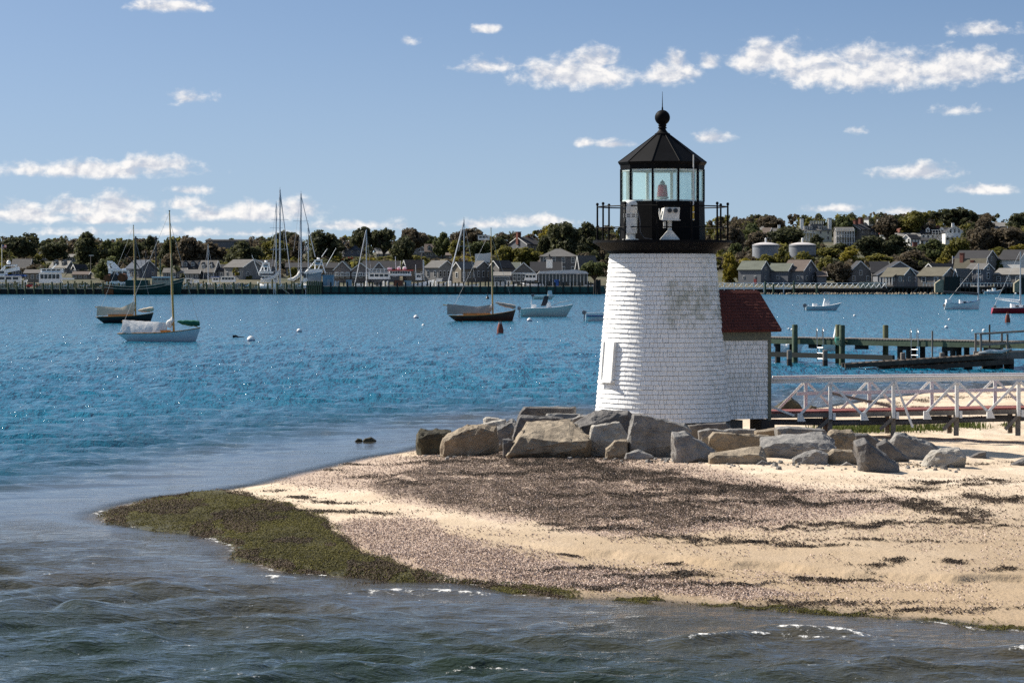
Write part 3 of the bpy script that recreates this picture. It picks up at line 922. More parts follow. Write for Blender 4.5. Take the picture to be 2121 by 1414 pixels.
tower = MB().lathe([(r_at(ZB) - .03, ZB - .02), (r_at(ZT) - .03, ZT + .05)], 64).build('tower_wall', M['joint'], light, True)
MB().lathe([(1.80, .2), (1.76, ZB - .03)], 48).build('foundation', M['concrete'], light)


def shingle_mesh(name, m):
    # unit shingle: x -.5...5, z 0..1, butt edge proud
    v = [(-.5, -.024, 0), (.5, -.024, 0), (.5, .012, 0), (-.5, .012, 0), (-.5, -.004, 1), (.5, -.004, 1), (.5, .012, 1), (-.5, .012, 1)]
    f = [(0, 3, 2, 1), (4, 5, 6, 7), (0, 1, 5, 4), (1, 2, 6, 5), (2, 3, 7, 6), (3, 0, 4, 7)]
    me = bpy.data.meshes.new(name); me.from_pydata(v, [], f); me.materials.append(m)
    return me, v, f


SH_ME, SH_V, SH_F = shingle_mesh('shingle', M['shingle'])
rs = random.Random(11)
NROW = 36
rh = (ZT - ZB) / NROW
pieces = []
for row in range(NROW):
    z = ZB + row * rh
    rr = r_at(z + rh * .5)
    a = rs.random() * .05
    while a < 2 * math.pi - .03:
        w = rs.choice((.07, .09, .11, .13, .15, .18, .2)) * rs.uniform(.9, 1.1)
        da = w / rr
        if a + da > 2 * math.pi - .03:
            da = 2 * math.pi - a + .001
            w = da * rr
        th = a + da / 2 + math.pi
        th = (th + math.pi) % (2 * math.pi) - math.pi
        pieces.append((max(0, math.cos(th)) * w * (1 if math.cos(th) > .3 else 0), th, z + rs.uniform(-.003, .003), rr, w - .007, rs.uniform(-.004, .004)))
        a += da
pieces.sort(key=lambda p: -p[0])
tilt = math.atan2(1.745 - 1.365, ZT - ZB)


def shingle_matrix(th, z, rr, w, out_):
    return (Matrix.Translation((math.sin(th) * (rr + out_), -math.cos(th) * (rr + out_), z)) @ Matrix.Rotation(th, 4, 'Z') @ Matrix.Rotation(-tilt, 4, 'X') @ Matrix.Diagonal((w, 1, rh * .93, 1)))


for (_, th, z, rr, w, o_) in pieces[:300]:
    o = obj('shingle', SH_ME, tower)
    o.matrix_local = shingle_matrix(th, z, rr, w, o_)
rest = MB()
for (_, th, z, rr, w, o_) in pieces[300:]:
    mt = shingle_matrix(th, z, rr, w, o_)
    rest.add([mt @ Vector(p) for p in SH_V], SH_F)
tag(rest.build('shingle_cladding', M['shingle'], tower, fix=False), kind='stuff')

# cornice and gallery deck
MB().lathe([(1.30, ZT - .005), (1.40, ZT + .005), (1.42, ZT + .07), (1.50, ZT + .09), (1.70, ZT + .22), (1.78, ZT + .27), (1.80, ZT + .275), (1.80, ZD), (1.0, ZD + .004)], 40).build('gallery_deck', M['black_paint'], light)
PH = R(-16.4)
NL = 10
zg0, zg1 = 4.7 + (575 - 418) / 80, 4.7 + (575 - 351) / 80     # glass
ze, zr = 4.7 + (575 - 337) / 80, 4.7 + (575 - 280) / 80


def ring(r, z, k, ph=PH, n=NL):
    a = ph + 2 * math.pi * k / n
    return Vector((r * math.sin(a), -r * math.cos(a), z))


for k in range(NL):                                            # lower drum, plate by plate
    a0, a1 = ring(1.115, ZD, k), ring(1.115, ZD, k + 1)
    b0, b1 = ring(1.095, zg0, k), ring(1.095, zg0, k + 1)
    i0, i1, j0, j1 = ring(1.05, ZD, k), ring(1.05, ZD, k + 1), ring(1.03, zg0, k), ring(1.03, zg0, k + 1)
    g = .006
    f = lambda p, q: (p + (q - p) * g, q + (p - q) * g)
    a0, a1 = f(a0, a1); b0, b1 = f(b0, b1)
    MB().add([a0, a1, b1, b0, i0, i1, j1, j0], [(0, 1, 2, 3), (5, 4, 7, 6), (3, 2, 6, 7), (0, 4, 5, 1), (1, 5, 6, 2), (0, 3, 7, 4)]).build('drum_plate', M['black_paint'], light)
for k in range(NL):
    p0, p1 = ring(1.075, zg0, k), ring(1.075, zg1, k)
    MB().bar(p0, p1, .05, .05, up=(0, 1, 0)).build('mullion', M['black_paint'], light)
    q0, q1 = ring(1.035, zg0, k), ring(1.035, zg1, k)
    MB().bar(q0, q1, .07, .03, up=(p0.x, p0.y, 0)).build('inner_frame', M['trim_white'], light)
    a, b = ring(1.045, zg0 + .02, k), ring(1.045, zg0 + .02, k + 1)
    d = (b - a).normalized() * .03
    fr = MB().bar(a + d, b - d, .03, .035)
    up = Vector((0, 0, zg1 - zg0 - .05))
    fr.bar(a + d + up, b - d + up, .03, .05)
    fr.build('glazing_bar', M['trim_white'], light)
    c0, c1 = ring(1.06, zg0, k), ring(1.06, zg0, k + 1)
    e = (c1 - c0).normalized() * .02
    n_ = Vector((c0.x + c1.x, c0.y + c1.y, 0)).normalized() * .004
    u2 = Vector((0, 0, zg1 - zg0))
    c0, c1 = c0 + e, c1 - e
    MB().add([c0, c1, c1 + u2, c0 + u2, c0 + n_, c1 + n_, c1 + u2 + n_, c0 + u2 + n_], [(0, 3, 2, 1), (4, 5, 6, 7), (0, 1, 5, 4), (1, 2, 6, 5), (2, 3, 7, 6), (3, 0, 4, 7)]).build('pane', M['lantern_glass'], light)
MB().lathe([(1.0, zg0 - .06), (1.04, zg0 - .02), (1.0, zg0 - .01)], NL, PH).build('lantern_floor', M['beacon_white'], light)
MB().lathe([(1.02, zg1 - .01), (1.085, zg1 - .012), (1.10, zg1 + .10), (1.12, zg1 + .12), (1.155, ze), (.9, ze + .02)], NL, PH).build('eave_band', M['black_paint'], light)
roof = MB().lathe([(1.15, ze + .003), (.20, zr)], NL, PH).build('lantern_roof', M['black_paint'], light)
for k in range(NL):
    MB().tube([ring(1.15, ze + .008, k), ring(.2, zr + .006, k)], .012, 6).build('roof_seam', M['black_paint'], roof)
zz = lambda y: 4.7 + (575 - y) / 80
MB().lathe([(.2, zz(281)), (.2, zz(277)), (.15, zz(275)), (.10, zz(270)), (.085, zz(267)), (.115, zz(266)), (.115, zz(264.5)), (.09, zz(263)), (.11, zz(260)), (.10, zz(258))] +
           [(.198 * math.sin(a), zz(243.8) - .198 * math.cos(a)) for a in np.linspace(.55, math.pi - .12, 14)] + [(.022, zz(226)), (.018, zz(222))], 28).build('ventilator_ball', M['black_paint'], light, True)
MB().tube([(0, 0, zz(223)), (0, 0, zz(206)), (0, 0, zz(190))], [.013, .008, .004], 6).build('lightning_rod', M['black_paint'], light)
# railing: twelve posts with ball tops, two rails
railing = MB().tube([ring(1.69, ZD + .87, k, R(-7), 12) for k in range(13)], .018, 6).tube([ring(1.69, ZD + .33, k, R(-7), 12) for k in range(13)], .014, 6).build('railing', M['black_paint'], light)
for k in range(12):
    p = ring(1.69, 0, k, R(-7), 12)
    MB().lathe([(.05, ZD), (.05, ZD + .015), (.026, ZD + .03), (.024, ZD + .88), (.02, ZD + .90), (.034, ZD + .915), (.04, ZD + .94), (.03, ZD + .97), (.008, ZD + .98)], 10, 0, p.x, p.y).build('post', M['black_paint'], railing)
# lamp behind the glass
lamp = MB().lathe([(.10, zg0 - .02), (.10, zz(413)), (.16, zz(411)), (.17, zz(408.5)), (.12, zz(407))], 20).build('lamp', M['beacon_white'], light, True)


def lens_mat():
    t = NT('red_lens')
    t.fin(t.mix(t.noise(14, 3, .6), (.6, .035, .045), (.75, .08, .09)), .15, None, .5)
    return t.m


MB().lathe([(.14, zz(407)), (.135, zz(400)), (.115, zz(384)), (.1, zz(383))], 20).build('red_lens', lens_mat(), lamp, True)
MB().lathe([(.075, zz(383.5)), (.075, zz(380)), (.055, zz(378)), (.06, zz(377)), (.02, zz(374.5)), (.01, zz(372.5))], 16).build('lamp_cap', M['beacon_white'], lamp, True)

# equipment on the gallery
LXL = lambda px: (px - 1372) * 77 / F
horn = thing('fog_horn', 'white capsule shaped fog signal on the lighthouse gallery', 'fog horn', (LX + LXL(1302), LY - 1.25, ZD))
MB().lathe([(.21, 0), (.21, .02), (.12, .03), (.12, .16), (.165, .17), (.17, .55), (.165, .56), (.165, .68), (.17, .69), (.172, .86), (.16, .95), (.12, .995), (.05, 1.01)], 24).build('casing', M['beacon_white'], horn, True)
for z in (.58, .63):
    MB().lathe([(.171, z), (.172, z + .025)], 24).build('band', M['pipe_grey'], horn)
for k in range(8):
    a = k * math.pi / 4
    MB().bar((.168 * math.sin(a), -.168 * math.cos(a), .565), (.168 * math.sin(a), -.168 * math.cos(a), .675), .035, .02).build('grille_bar', M['beacon_white'], horn)
MB().tube([(.17, -.05, .75), (.23, -.08, .5), (.24, -.05, .2), (.34, .05, .05), (.55, .15, .02)], .014, 6).build('cable', M['pipe_grey'], horn)
sensor = thing('fog_sensor', 'white boxy twin lens fog sensor standing on the gallery', 'sensor', (LX + LXL(1381), LY - 1.45, ZD))
MB().prism([(-.24, 0), (.24, 0), (.24, .02), (.05, .24), (-.05, .24), (-.24, .02)], -.16, .16).build('pedestal', M['beacon_white'], sensor)
MB().tube([(0, 0, .22), (0, 0, .50)], .055, 12).build('neck', M['beacon_white'], sensor)
MB().box(-.16, -.10, -.06, .06, .30, .46).build('junction_box', M['beacon_white'], sensor)
hd = MB()
hd.add([(-.20, -.20, .50), (.23, -.20, .50), (.25, -.20, .82), (-.14, -.20, .82), (-.24, .2, .52), (.21, .2, .52), (.22, .2, .80), (-.2, .2, .80)],
       [(0, 1, 2, 3), (5, 4, 7, 6), (3, 2, 6, 7), (0, 4, 5, 1), (1, 5, 6, 2), (0, 3, 7, 4)])
head = hd.build('head', M['beacon_white'], sensor)
MB().box(-.21, .26, -.215, -.202, .485, .51).build('sill', M['beacon_white'], head)
for x in (-.01, .14):
    ey = MB().tube([(x, -.202, .74), (x, -.235, .74)], .06, 16).build('lens_hood', M['pipe_grey'], head)
    MB().tube([(x, -.236, .74), (x, -.238, .74)], .045, 16).build('lens', M['lens_dark'], head)
MB().add([(-.30, -.05, .80), (-.26, -.05, .80), (-.21, -.05, .53), (-.25, -.05, .53), (-.30, .1, .80), (-.26, .1, .80), (-.21, .1, .53), (-.25, .1, .53)],
         [(0, 1, 2, 3), (4, 7, 6, 5), (0, 4, 5, 1), (1, 5, 6, 2), (2, 6, 7, 3), (3, 7, 4, 0)]).build('side_flap', M['beacon_white'], head)
ant = thing('antenna', 'thin white and yellow whip antenna on the black lantern wall', 'antenna', (LX + LXL(1431.5), LY - 1.02, ZD))
MB().tube([(0, 0, .5), (0, 0, .88)], .022, 8).build('base_rod', M['yellow_paint'], ant)
MB().tube([(0, 0, .88), (0, 0, 1.35), (.004, 0, 2.18)], [.018, .016, .014], 8).build('whip', M['beacon_white'], ant)
for z in (.51, .70):
    MB().box(-.04, .03, -.03, .12, z, z + .025).build('bracket', M['beacon_white'], ant)

# shuttered hatch on the sunny side
ht = R(-60)
hz0, hz1 = 2.08, 3.06
hatch = MB()
rr0, rr1 = r_at(hz0), r_at(hz1)


def on_tower(u, z, out_):
    r0 = r_at(z) + out_
    c = Vector((math.sin(ht) * r0, -math.cos(ht) * r0, z)); t_ = Vector((math.cos(ht), math.sin(ht), 0))
    return c + t_ * u


def slab(u0, u1, z0, z1, o0, o1):
    vs = [on_tower(u0, z0, o0), on_tower(u1, z0, o0), on_tower(u1, z1, o0), on_tower(u0, z1, o0), on_tower(u0, z0, o1), on_tower(u1, z0, o1), on_tower(u1, z1, o1), on_tower(u0, z1, o1)]
    return vs, [(0, 3, 2, 1), (4, 5, 6, 7), (0, 1, 5, 4), (1, 2, 6, 5), (2, 3, 7, 6), (3, 0, 4, 7)]


hatch.add(*slab(-.27, .27, hz0, hz1, -.08, .06))
ho = hatch.build('shutter', M['white_paint'], light)
MB().add(*slab(.22, .28, hz0, hz1, .0, .085)).add(*slab(-.28, -.22, hz0, hz1, .0, .085)).build('shutter_frame', M['white_paint'], ho)
MB().add(*slab(-.32, .32, hz0 - .06, hz0, -.05, .13)).build('shutter_sill', M['white_paint'], ho)

# ------------------------------------------------------------------ entry shed with the red roof
SA = R(30)
shed = thing('entry_shed', 'small white shingled entry shed with dark red roof', 'shed', (LX, LY, 0), SA)
hw, xr = .85, 2.78
wallb = MB().prism([(.9, 1.05), (xr, 1.05), (xr, 3.30), (.9, 3.30)], -hw + .02, hw).build('wall', M['joint'], shed)
gb = MB().add([(xr + .004, -hw, 3.2), (xr + .004, hw, 3.2), (xr + .004, 0, 4.22), (xr - .06, -hw, 3.2), (xr - .06, hw, 3.2), (xr - .06, 0, 4.22)], [(0, 1, 2), (3, 5, 4), (0, 3, 4, 1), (1, 4, 5, 2), (2, 5, 3, 0)]).build('gable', M['white_paint'], shed)
nrow = 17
rh2 = (3.08 - 1.03) / nrow
for row in range(nrow):
    z = 1.03 + row * rh2
    x = 1.18 + rs.uniform(0, .1)
    while x < xr - .07:
        w = rs.choice((.07, .09, .11, .13, .15, .18)) * rs.uniform(.9, 1.1)
        if x + w > xr - .1:
            w = xr - .065 - x
        o = obj('shingle', SH_ME, wallb)
        o.matrix_local = Matrix.Translation((x + w / 2, -hw - rs.uniform(0, .003), z)) @ Matrix.Diagonal((w - .012, 1, rh2 * .93, 1))
        x += w
MB().box(1.0, xr + .02, -hw - .035, -hw + .03, 3.07, 3.28).box(1.0, xr + .16, -hw - .11, -hw + .03, 3.283, 3.36).build('frieze_board', M['grey_green_trim'], shed)
MB().box(xr - .07, xr + .03, -hw - .032, -hw + .06, .98, 3.067).build('corner_board', M['grey_green_trim'], shed)
MB().box(xr - .055, xr + .025, hw - .06, hw + .03, .98, 3.2).build('corner_board', M['grey_green_trim'], shed)
dr_ = MB().box(xr + .002, xr + .03, -.4, .4, 1.1, 2.95).build('door', M['grey_green_trim'], shed)
MB().tube([(xr + .03, .3, 2.0), (xr + .09, .3, 2.0)], .03, 8).build('handle', M['steel'], dr_)
MB().box(xr - .28, xr + .14, -hw - .03, -hw + .5, .6, 1.0).build('pier_block', M['dark_timber'], shed)
MB().box(1.6, 2.0, -hw + .1, -hw + .5, .6, 1.0).build('pier_block', M['concrete'], shed)
sl = MB()
eo, ex = hw + .2, xr + .24
zr2, ze2 = 4.34, 3.34
for s in (-1, 1):
    sl.add([(.3, s * eo, ze2), (ex, s * eo, ze2), (ex, 0, zr2), (.3, 0, zr2), (.3, s * eo, ze2 - .05), (ex, s * eo, ze2 - .05), (ex, 0, zr2 - .06), (.3, 0, zr2 - .06)],
           [(0, 1, 2, 3), (4, 7, 6, 5), (0, 4, 5, 1), (1, 5, 6, 2), (0, 3, 7, 4)])
rf = sl.build('roof', M['roof_shingle_red'], shed)
rsm = MB()
nr = 13
for row in range(nr):
    t0 = row / nr; t1 = (row + 1.15) / nr
    x = .9 + rs.random() * .06
    while x < ex:
        w = min(rs.uniform(.08, .16), ex + .004 - x)
        dn = rs.uniform(.010, .017)
        vs = []
        for (tt, up_) in ((t0, dn), (min(t1, 1), .004)):
            y = -eo * (1 - tt) - .003; z = ze2 + (zr2 - ze2) * tt + .004
            vs += [(x + .003, y - up_ * .7, z + up_ * .75), (x + w - .003, y - up_ * .7, z + up_ * .75), (x + w - .003, y, z), (x + .003, y, z)]
        rsm.add(vs, [(0, 1, 5, 4), (0, 3, 2, 1), (0, 4, 7, 3), (1, 2, 6, 5), (4, 5, 6, 7)])
        x += w
tag(rsm.build('roof_shingles', M['roof_shingle_red'], rf), kind='stuff')
xx = .9
while xx < ex - .05:                                            # comb of ridge shingles standing a little proud
    MB().add([(xx, -.085, zr2 - .05), (xx + .10, -.085, zr2 - .05), (xx + .13, .02, zr2 + .035), (xx + .03, .02, zr2 + .035), (xx + .0, -.06, zr2 - .07), (xx + .10, -.06, zr2 - .07), (xx + .13, .03, zr2 + .015), (xx + .03, .03, zr2 + .015)],
             [(0, 1, 2, 3), (4, 7, 6, 5), (0, 4, 5, 1), (1, 5, 6, 2), (2, 6, 7, 3), (3, 7, 4, 0)]).build('ridge_shingle', M['roof_shingle_red'], rf)
    xx += .115

# ------------------------------------------------------------------ armour stones
C3 = lambda p: (850 + p[0] / 3.263, 760 + p[1] / 3.263)
C4 = lambda p: (1400 + p[0] / 2.942, 840 + p[1] / 2.942)
CI = lambda p: p


def rock(label, crop, outline, by, thick, mat, extra=(), name='boulder', back=.7, group=None, rough=1.0, depth=None, fshift=.1, topback=0.0):
    pts = [crop(p) for p in outline]
    mx = sum(p[0] for p in pts) / len(pts); my = sum(p[1] for p in pts) / len(pts)
    pts = [(mx + (p[0] - mx) * 1.05, my + (p[1] - my) * 1.03) for p in pts]
    if depth is None:
        _, d, gz = to_ground(np.array([mx]), np.array([by])); d = float(d[0])
    else:
        d = depth
    gz = float(gsample(GZ, np.array([(mx - CX) * d / F]), np.array([d]))[0])
    base = W(mx, HY, d); base.z = gz
    vs = []
    loc = []
    for (px, py) in pts:
        p = W(px, py, d) - base
        loc.append(p)
    cx = sum(p.x for p in loc) / len(loc); cz = sum(p.z for p in loc) / len(loc)
    zmin, zmax = min(p.z for p in loc), max(p.z for p in loc)
    rr = random.Random(int(mx * 13 + by))
    for p in loc:
        if topback and p.z > cz:
            d2 = d + topback
            vs.append(Vector((p.x * d2 / d, topback, (p.z + base.z - H) * d2 / d + H - base.z)))
            continue
        vs.append(p.copy())
        k = rr.uniform(.86, .99)
        vs.append(Vector((cx + (p.x - cx) * k, -thick * rr.uniform(.22, .4), cz + (p.z - cz) * k - (zmax - zmin) * fshift)))
        k = rr.uniform(.86, .98)
        vs.append(Vector((cx + (p.x - cx) * k, thick * rr.uniform(.45, .7), cz + (p.z - cz) * k * back - .05)))
    for (ex_, ey_, dy) in extra:
        q = crop((ex_, ey_))
        p = W(q[0], q[1], d) - base
        p.x *= (d + dy) / d; p.z = (p.z + base.z - H) * (d + dy) / d + H - base.z; p.y = dy
        vs.append(p)
    for p in loc:                                                # seat it in the sand
        if p.z < cz:
            vs.append(Vector((p.x * .96 + cx * .04, thick * .2, min(p.z, 0) - .22)))
    bm = bmesh.new()
    for v in vs:
        bm.verts.new(v)
    r_ = bmesh.ops.convex_hull(bm, input=bm.verts)
    bmesh.ops.delete(bm, geom=list({g for g in r_['geom_interior'] + r_['geom_unused'] if isinstance(g, bmesh.types.BMVert)}), context='VERTS')
    bmesh.ops.dissolve_limit(bm, angle_limit=R(6), verts=bm.verts, edges=bm.edges)
    bmesh.ops.triangulate(bm, faces=bm.faces)
    size = max(zmax - zmin, .2)
    bmesh.ops.bevel(bm, geom=list(bm.edges), offset=.010 * min(1, size * 1.5), segments=1, affect='EDGES')
    bmesh.ops.triangulate(bm, faces=bm.faces)
    for _ in range(3):
        lim = .16 * min(1, size + .2)
        es = [e for e in bm.edges if e.calc_length() > lim]
        if not es:
            break
        bmesh.ops.subdivide_edges(bm, edges=es, cuts=1, use_grid_fill=False)
        bmesh.ops.triangulate(bm, faces=bm.faces)
    bm.normal_update()
    co = np.array([v.co for v in bm.verts]); off = mx * .37
    nn = fbm(co[:, 0] * 3.1 + off, co[:, 2] * 3.1 + co[:, 1] * 2.3, 3, 3) - .5
    n2 = fbm(co[:, 0] * 9.1 + off, co[:, 2] * 9.7 + co[:, 1] * 8.3, 2, 8) - .5
    for v, a, b in zip(bm.verts, nn, n2):
        v.co += v.normal * (a * .06 + b * .09) * rough * min(1, size + .25)
    me = bpy.data.meshes.new(name)
    bm.to_mesh(me); bm.free()
    me.materials.append(M[mat])
    o = obj(name, me, None, base)
    return tag(o, label, 'boulder', group or 'granite boulders around the lighthouse')


rock('dark wet boulder with a split end, outermost at the water', C3, [(45, 505), (48, 455), (75, 418), (180, 420), (270, 430), (240, 470), (215, 595), (150, 590), (85, 570)], 940, 1.0, 'rock_wet', extra=[(90, 540, -.25), (210, 500, -.3)])
rock('broad tan boulder with a rough vertical face near the water', C3, [(215, 600), (222, 475), (300, 432), (360, 398), (450, 385), (575, 400), (585, 520), (440, 562), (300, 597)], 944, .9, 'rock_tan', extra=[(240, 590, -.2), (560, 520, -.15), (450, 400, -.1)])
rock('small pale slab resting behind the broad tan boulder', C3, [(470, 388), (530, 368), (640, 350), (645, 388), (580, 400), (500, 405)], 932, .7, 'rock_light', extra=[(520, 395, -.3)])
rock('lumpy pale stone at the back above the pale slab', C3, [(495, 352), (510, 338), (560, 338), (625, 352), (600, 380), (505, 382)], 926, .5, 'rock_light')
rock('grey stone wedged between the tan boulder and dark slabs', C3, [(580, 405), (650, 372), (690, 345), (722, 372), (712, 440), (640, 475), (585, 522)], 934, .6, 'rock_grey')
rock('large dark flat topped block at the back of the pile', C3, [(740, 325), (752, 295), (775, 268), (1000, 266), (1108, 270), (1114, 320), (1110, 380), (760, 400)], 926, .9, 'rock_dark', extra=[(745, 325, -.2), (1100, 300, -.15)], fshift=.02)
rock('dark slab leaning under the flat topped block', C3, [(692, 468), (735, 328), (760, 322), (920, 340), (1090, 350), (1100, 400), (900, 430), (760, 460)], 934, .6, 'rock_dark', extra=[(735, 330, .4), (1085, 350, .4)], fshift=.02)
rock('thin grey slab lying on top of the dark slab', C3, [(915, 338), (925, 312), (1000, 312), (1140, 316), (1145, 345), (1000, 350)], 931, .5, 'rock_grey', fshift=.02)
rock('grey stone squeezed behind the huge tan slab', C3, [(1100, 345), (1145, 320), (1200, 325), (1190, 380), (1120, 390)], 934, .5, 'rock_grey')
rock('huge tan slab with a flat sunlit top tilted forward', C3, [(800, 372), (940, 362), (1085, 360), (1150, 430), (1212, 492), (1200, 540), (1050, 572), (780, 572), (650, 592), (690, 530), (740, 470)], 951, 1.0, 'rock_tan',
     extra=[(800, 372, 1.1), (1085, 360, 1.1), (740, 478, -.35), (1050, 505, -.45), (1205, 495, -.3), (660, 590, -.4), (1050, 572, -.4)], fshift=.0, topback=1.3)
rock('small dark stone in the gap left of the huge slab', C3, [(625, 485), (665, 475), (690, 490), (685, 520), (630, 518)], 925, .3, 'rock_dark', depth=72.0)
rock('jagged dark grey boulder against the tower foot', C3, [(1110, 382), (1220, 312), (1330, 288), (1385, 306), (1465, 293), (1497, 332), (1482, 470), (1380, 500), (1215, 500), (1150, 440)], 938, 1.1, 'rock_dark', extra=[(1230, 385, -.5), (1400, 350, -.4), (1330, 290, -.05)])
rock('pale grey pointed boulder leaning on the jagged dark one', C3, [(1210, 487), (1232, 396), (1330, 378), (1410, 368), (1466, 470), (1460, 540), (1330, 555), (1215, 552)], 945, .7, 'rock_light', extra=[(1240, 400, -.1), (1405, 375, -.05), (1440, 520, -.35)], fshift=.0)
rock('small ochre stone in front of the pale pointed boulder', C3, [(1320, 548), (1380, 490), (1460, 490), (1472, 560), (1410, 590), (1330, 575)], 950, .5, 'rock_tan')
rock('biggest grey slab with sloping top before the tower', C3, [(1465, 556), (1480, 420), (1505, 318), (1560, 322), (1700, 350), (1850, 385), (1892, 432), (1860, 500), (1790, 545), (1640, 560), (1560, 562)], 946, .9, 'rock_grey', extra=[(1510, 335, -.15), (1840, 400, -.1), (1480, 545, -.25), (1760, 520, -.3)], fshift=.0)
rock('flat grey stone half buried below the biggest slab', C3, [(1450, 612), (1460, 578), (1540, 555), (1640, 600), (1560, 616)], 951, .5, 'rock_grey')
rock('upright grey boulder with a ridged lit face', C3, [(1778, 612), (1773, 440), (1850, 430), (1925, 470), (2052, 560), (2040, 592), (1890, 637), (1800, 625)], 956, .9, 'rock_grey', extra=[(1880, 470, -.35), (1900, 630, -.5)])
rock('rough small grey stone behind the upright ridged boulder', C4, [(135, 152), (200, 135), (250, 160), (300, 150), (300, 180), (160, 190)], 935, .6, 'rock_grey')
rock('long squared tan stone lying like a beam', C4, [(200, 190), (235, 160), (400, 168), (560, 180), (605, 200), (585, 262), (370, 270), (235, 258)], 944, .5, 'rock_tan', extra=[(235, 165, .3), (560, 182, .3)], fshift=.02)
rock('rounded tan stone with a drill hole on the sand', C4, [(205, 308), (230, 287), (400, 265), (525, 245), (552, 290), (545, 322), (490, 352), (300, 354), (215, 338)], 959, .7, 'rock_tan', extra=[(240, 300, -.2), (500, 300, -.25)], topback=.6)
rock('wide grey stone with a wavy sunlit top', C4, [(525, 242), (540, 190), (600, 188), (690, 205), (800, 175), (900, 160), (965, 205), (968, 255), (780, 292), (640, 320), (570, 302)], 949, .9, 'rock_grey', extra=[(610, 225, -.3), (700, 225, -.2), (640, 300, -.3), (900, 225, -.25)], topback=.8)
rock('squared brown block with a drill hole right of the wide stone', C4, [(925, 172), (945, 145), (1065, 145), (1088, 175), (1087, 255), (1020, 268), (960, 264), (930, 210)], 943, .6, 'rock_tan', extra=[(960, 160, -.2), (1070, 165, -.2)])
rock('ochre stone catching the sun under the shed', C4, [(480, 152), (600, 135), (655, 168), (662, 192), (600, 184), (485, 180)], 930, .5, 'rock_tan', extra=[(590, 150, -.25)])
rock('flat bluish grey slab beyond the ochre sunlit stone', C4, [(610, 132), (680, 124), (760, 132), (900, 140), (920, 170), (800, 185), (690, 195), (640, 172)], 936, .8, 'rock_grey')
rock('flat grey slab below the tower foundation', C4, [(295, 148), (330, 138), (480, 140), (485, 168), (310, 168)], 930, .5, 'rock_grey')
rock('low grey stone in shadow right of the tan rounded one', C4, [(718, 317), (780, 285), (850, 264), (922, 290), (917, 352), (790, 354), (740, 347)], 960, .6, 'rock_grey')
rock('brown block with a drill hole beside the low shadowed stone', C4, [(915, 300), (960, 263), (1070, 270), (1108, 305), (1102, 332), (1000, 352), (915, 354)], 959, .5, 'rock_tan')
rock('tall dark wedge shaped boulder standing forward on the sand', C4, [(1090, 217), (1150, 200), (1200, 230), (1270, 300), (1350, 360), (1357, 392), (1300, 407), (1130, 387), (1112, 300)], 977, .8, 'rock_dark', extra=[(1150, 265, -.35), (1130, 380, -.3), (1100, 220, .1)])
rock('dark triangular slab right of the tall wedge boulder', C4, [(1225, 232), (1275, 205), (1330, 250), (1420, 317), (1340, 322), (1240, 290)], 953, .5, 'rock_dark')
rock('smooth pointed grey slab sloping down to the right', C4, [(1305, 217), (1340, 160), (1400, 175), (1550, 220), (1602, 257), (1500, 302), (1420, 308), (1350, 280)], 947, .7, 'rock_grey', extra=[(1330, 190, -.15)])
rock('flat dark slab in shade behind the tall wedge boulder', C4, [(1085, 168), (1160, 165), (1248, 217), (1210, 240), (1100, 225)], 938, .7, 'rock_dark')
rock('separate boulder with a pale left face on open sand', C4, [(1500, 372), (1530, 302), (1562, 276), (1620, 255), (1720, 258), (1762, 300), (1757, 345), (1650, 370), (1590, 374)], 966, .7, 'rock_light', extra=[(1580, 285, -.3), (1600, 370, -.35)])
rock('small dark stone in the long shadow on open sand', C4, [(1790, 312), (1840, 282), (1885, 275), (1887, 317)], 948, .4, 'rock_dark')
rock('low dark stone on the sand at the right frame edge', C4, [(2045, 352), (2121, 318), (2180, 330), (2190, 362)], 963, .6, 'rock_dark')
rock('tiny dark stone below the rounded tan one', C4, [(485, 357), (525, 328), (572, 358)], 962, .3, 'rock_dark')
rock('tiny grey stone below the brown drilled block', C4, [(1000, 362), (1040, 340), (1078, 362)], 963, .3, 'rock_grey')
rock('low concrete kerb stone at the tower foot', C4, [(75, 115), (150, 105), (300, 100), (330, 130), (200, 140), (90, 145)], 915, .5, 'rock_dark', depth=74.6)
rock('dark boulder behind the bridge railing at the waterline', CI, [(1598, 856), (1608, 840), (1638, 821), (1655, 836), (1662, 850), (1650, 858)], 858, 1.2, 'rock_wet', depth=101)
rock('little weedy rock behind the footbridge by the water', CI, [(1672, 850), (1680, 839), (1690, 842), (1692, 850)], 850, .5, 'rock_wet', depth=104)
rock('half sunk dark rock off the beach, larger of two', CI, [(750, 914), (757, 907), (768, 905), (778, 911), (776, 914)], 914, .6, 'rock_wet', depth=85.9, group='rocks awash')
rock('half sunk dark rock off the beach, smaller of two', CI, [(735, 913), (741, 907), (749, 909), (750, 913)], 914, .4, 'rock_wet', depth=85.9, group='rocks awash')

# small broken stone wedged between and before the boulders
mb = MB()
rq = random.Random(21)
for i in range(260):
    px = rq.uniform(870, 1990); py = 944 + (px - 870) * .018 + rq.gauss(0, 5) + (6 if px > 1500 else 0)
    X, Y, Z = to_ground(np.array([px]), np.array([py])); X, Y, Z = float(X[0]), float(Y[0]), float(Z[0])
    s = rq.choice((.02, .03, .03, .05, .05, .08)) * rq.uniform(.8, 1.3)
    a = rq.random() * 3
    ring_ = [(X + s * rq.uniform(.7, 1.2) * math.cos(a + k * 1.257), Y + s * rq.uniform(.7, 1.2) * math.sin(a + k * 1.257), Z - s * .3) for k in range(5)]
    top = [(X + (q[0] - X) * .6, Y + (q[1] - Y) * .6, Z + s * rq.uniform(.5, .9)) for q in ring_]
    mb.add(ring_ + top, [(k, (k + 1) % 5, 5 + (k + 1) % 5, 5 + k) for k in range(5)] + [(5, 6, 7, 8, 9)])
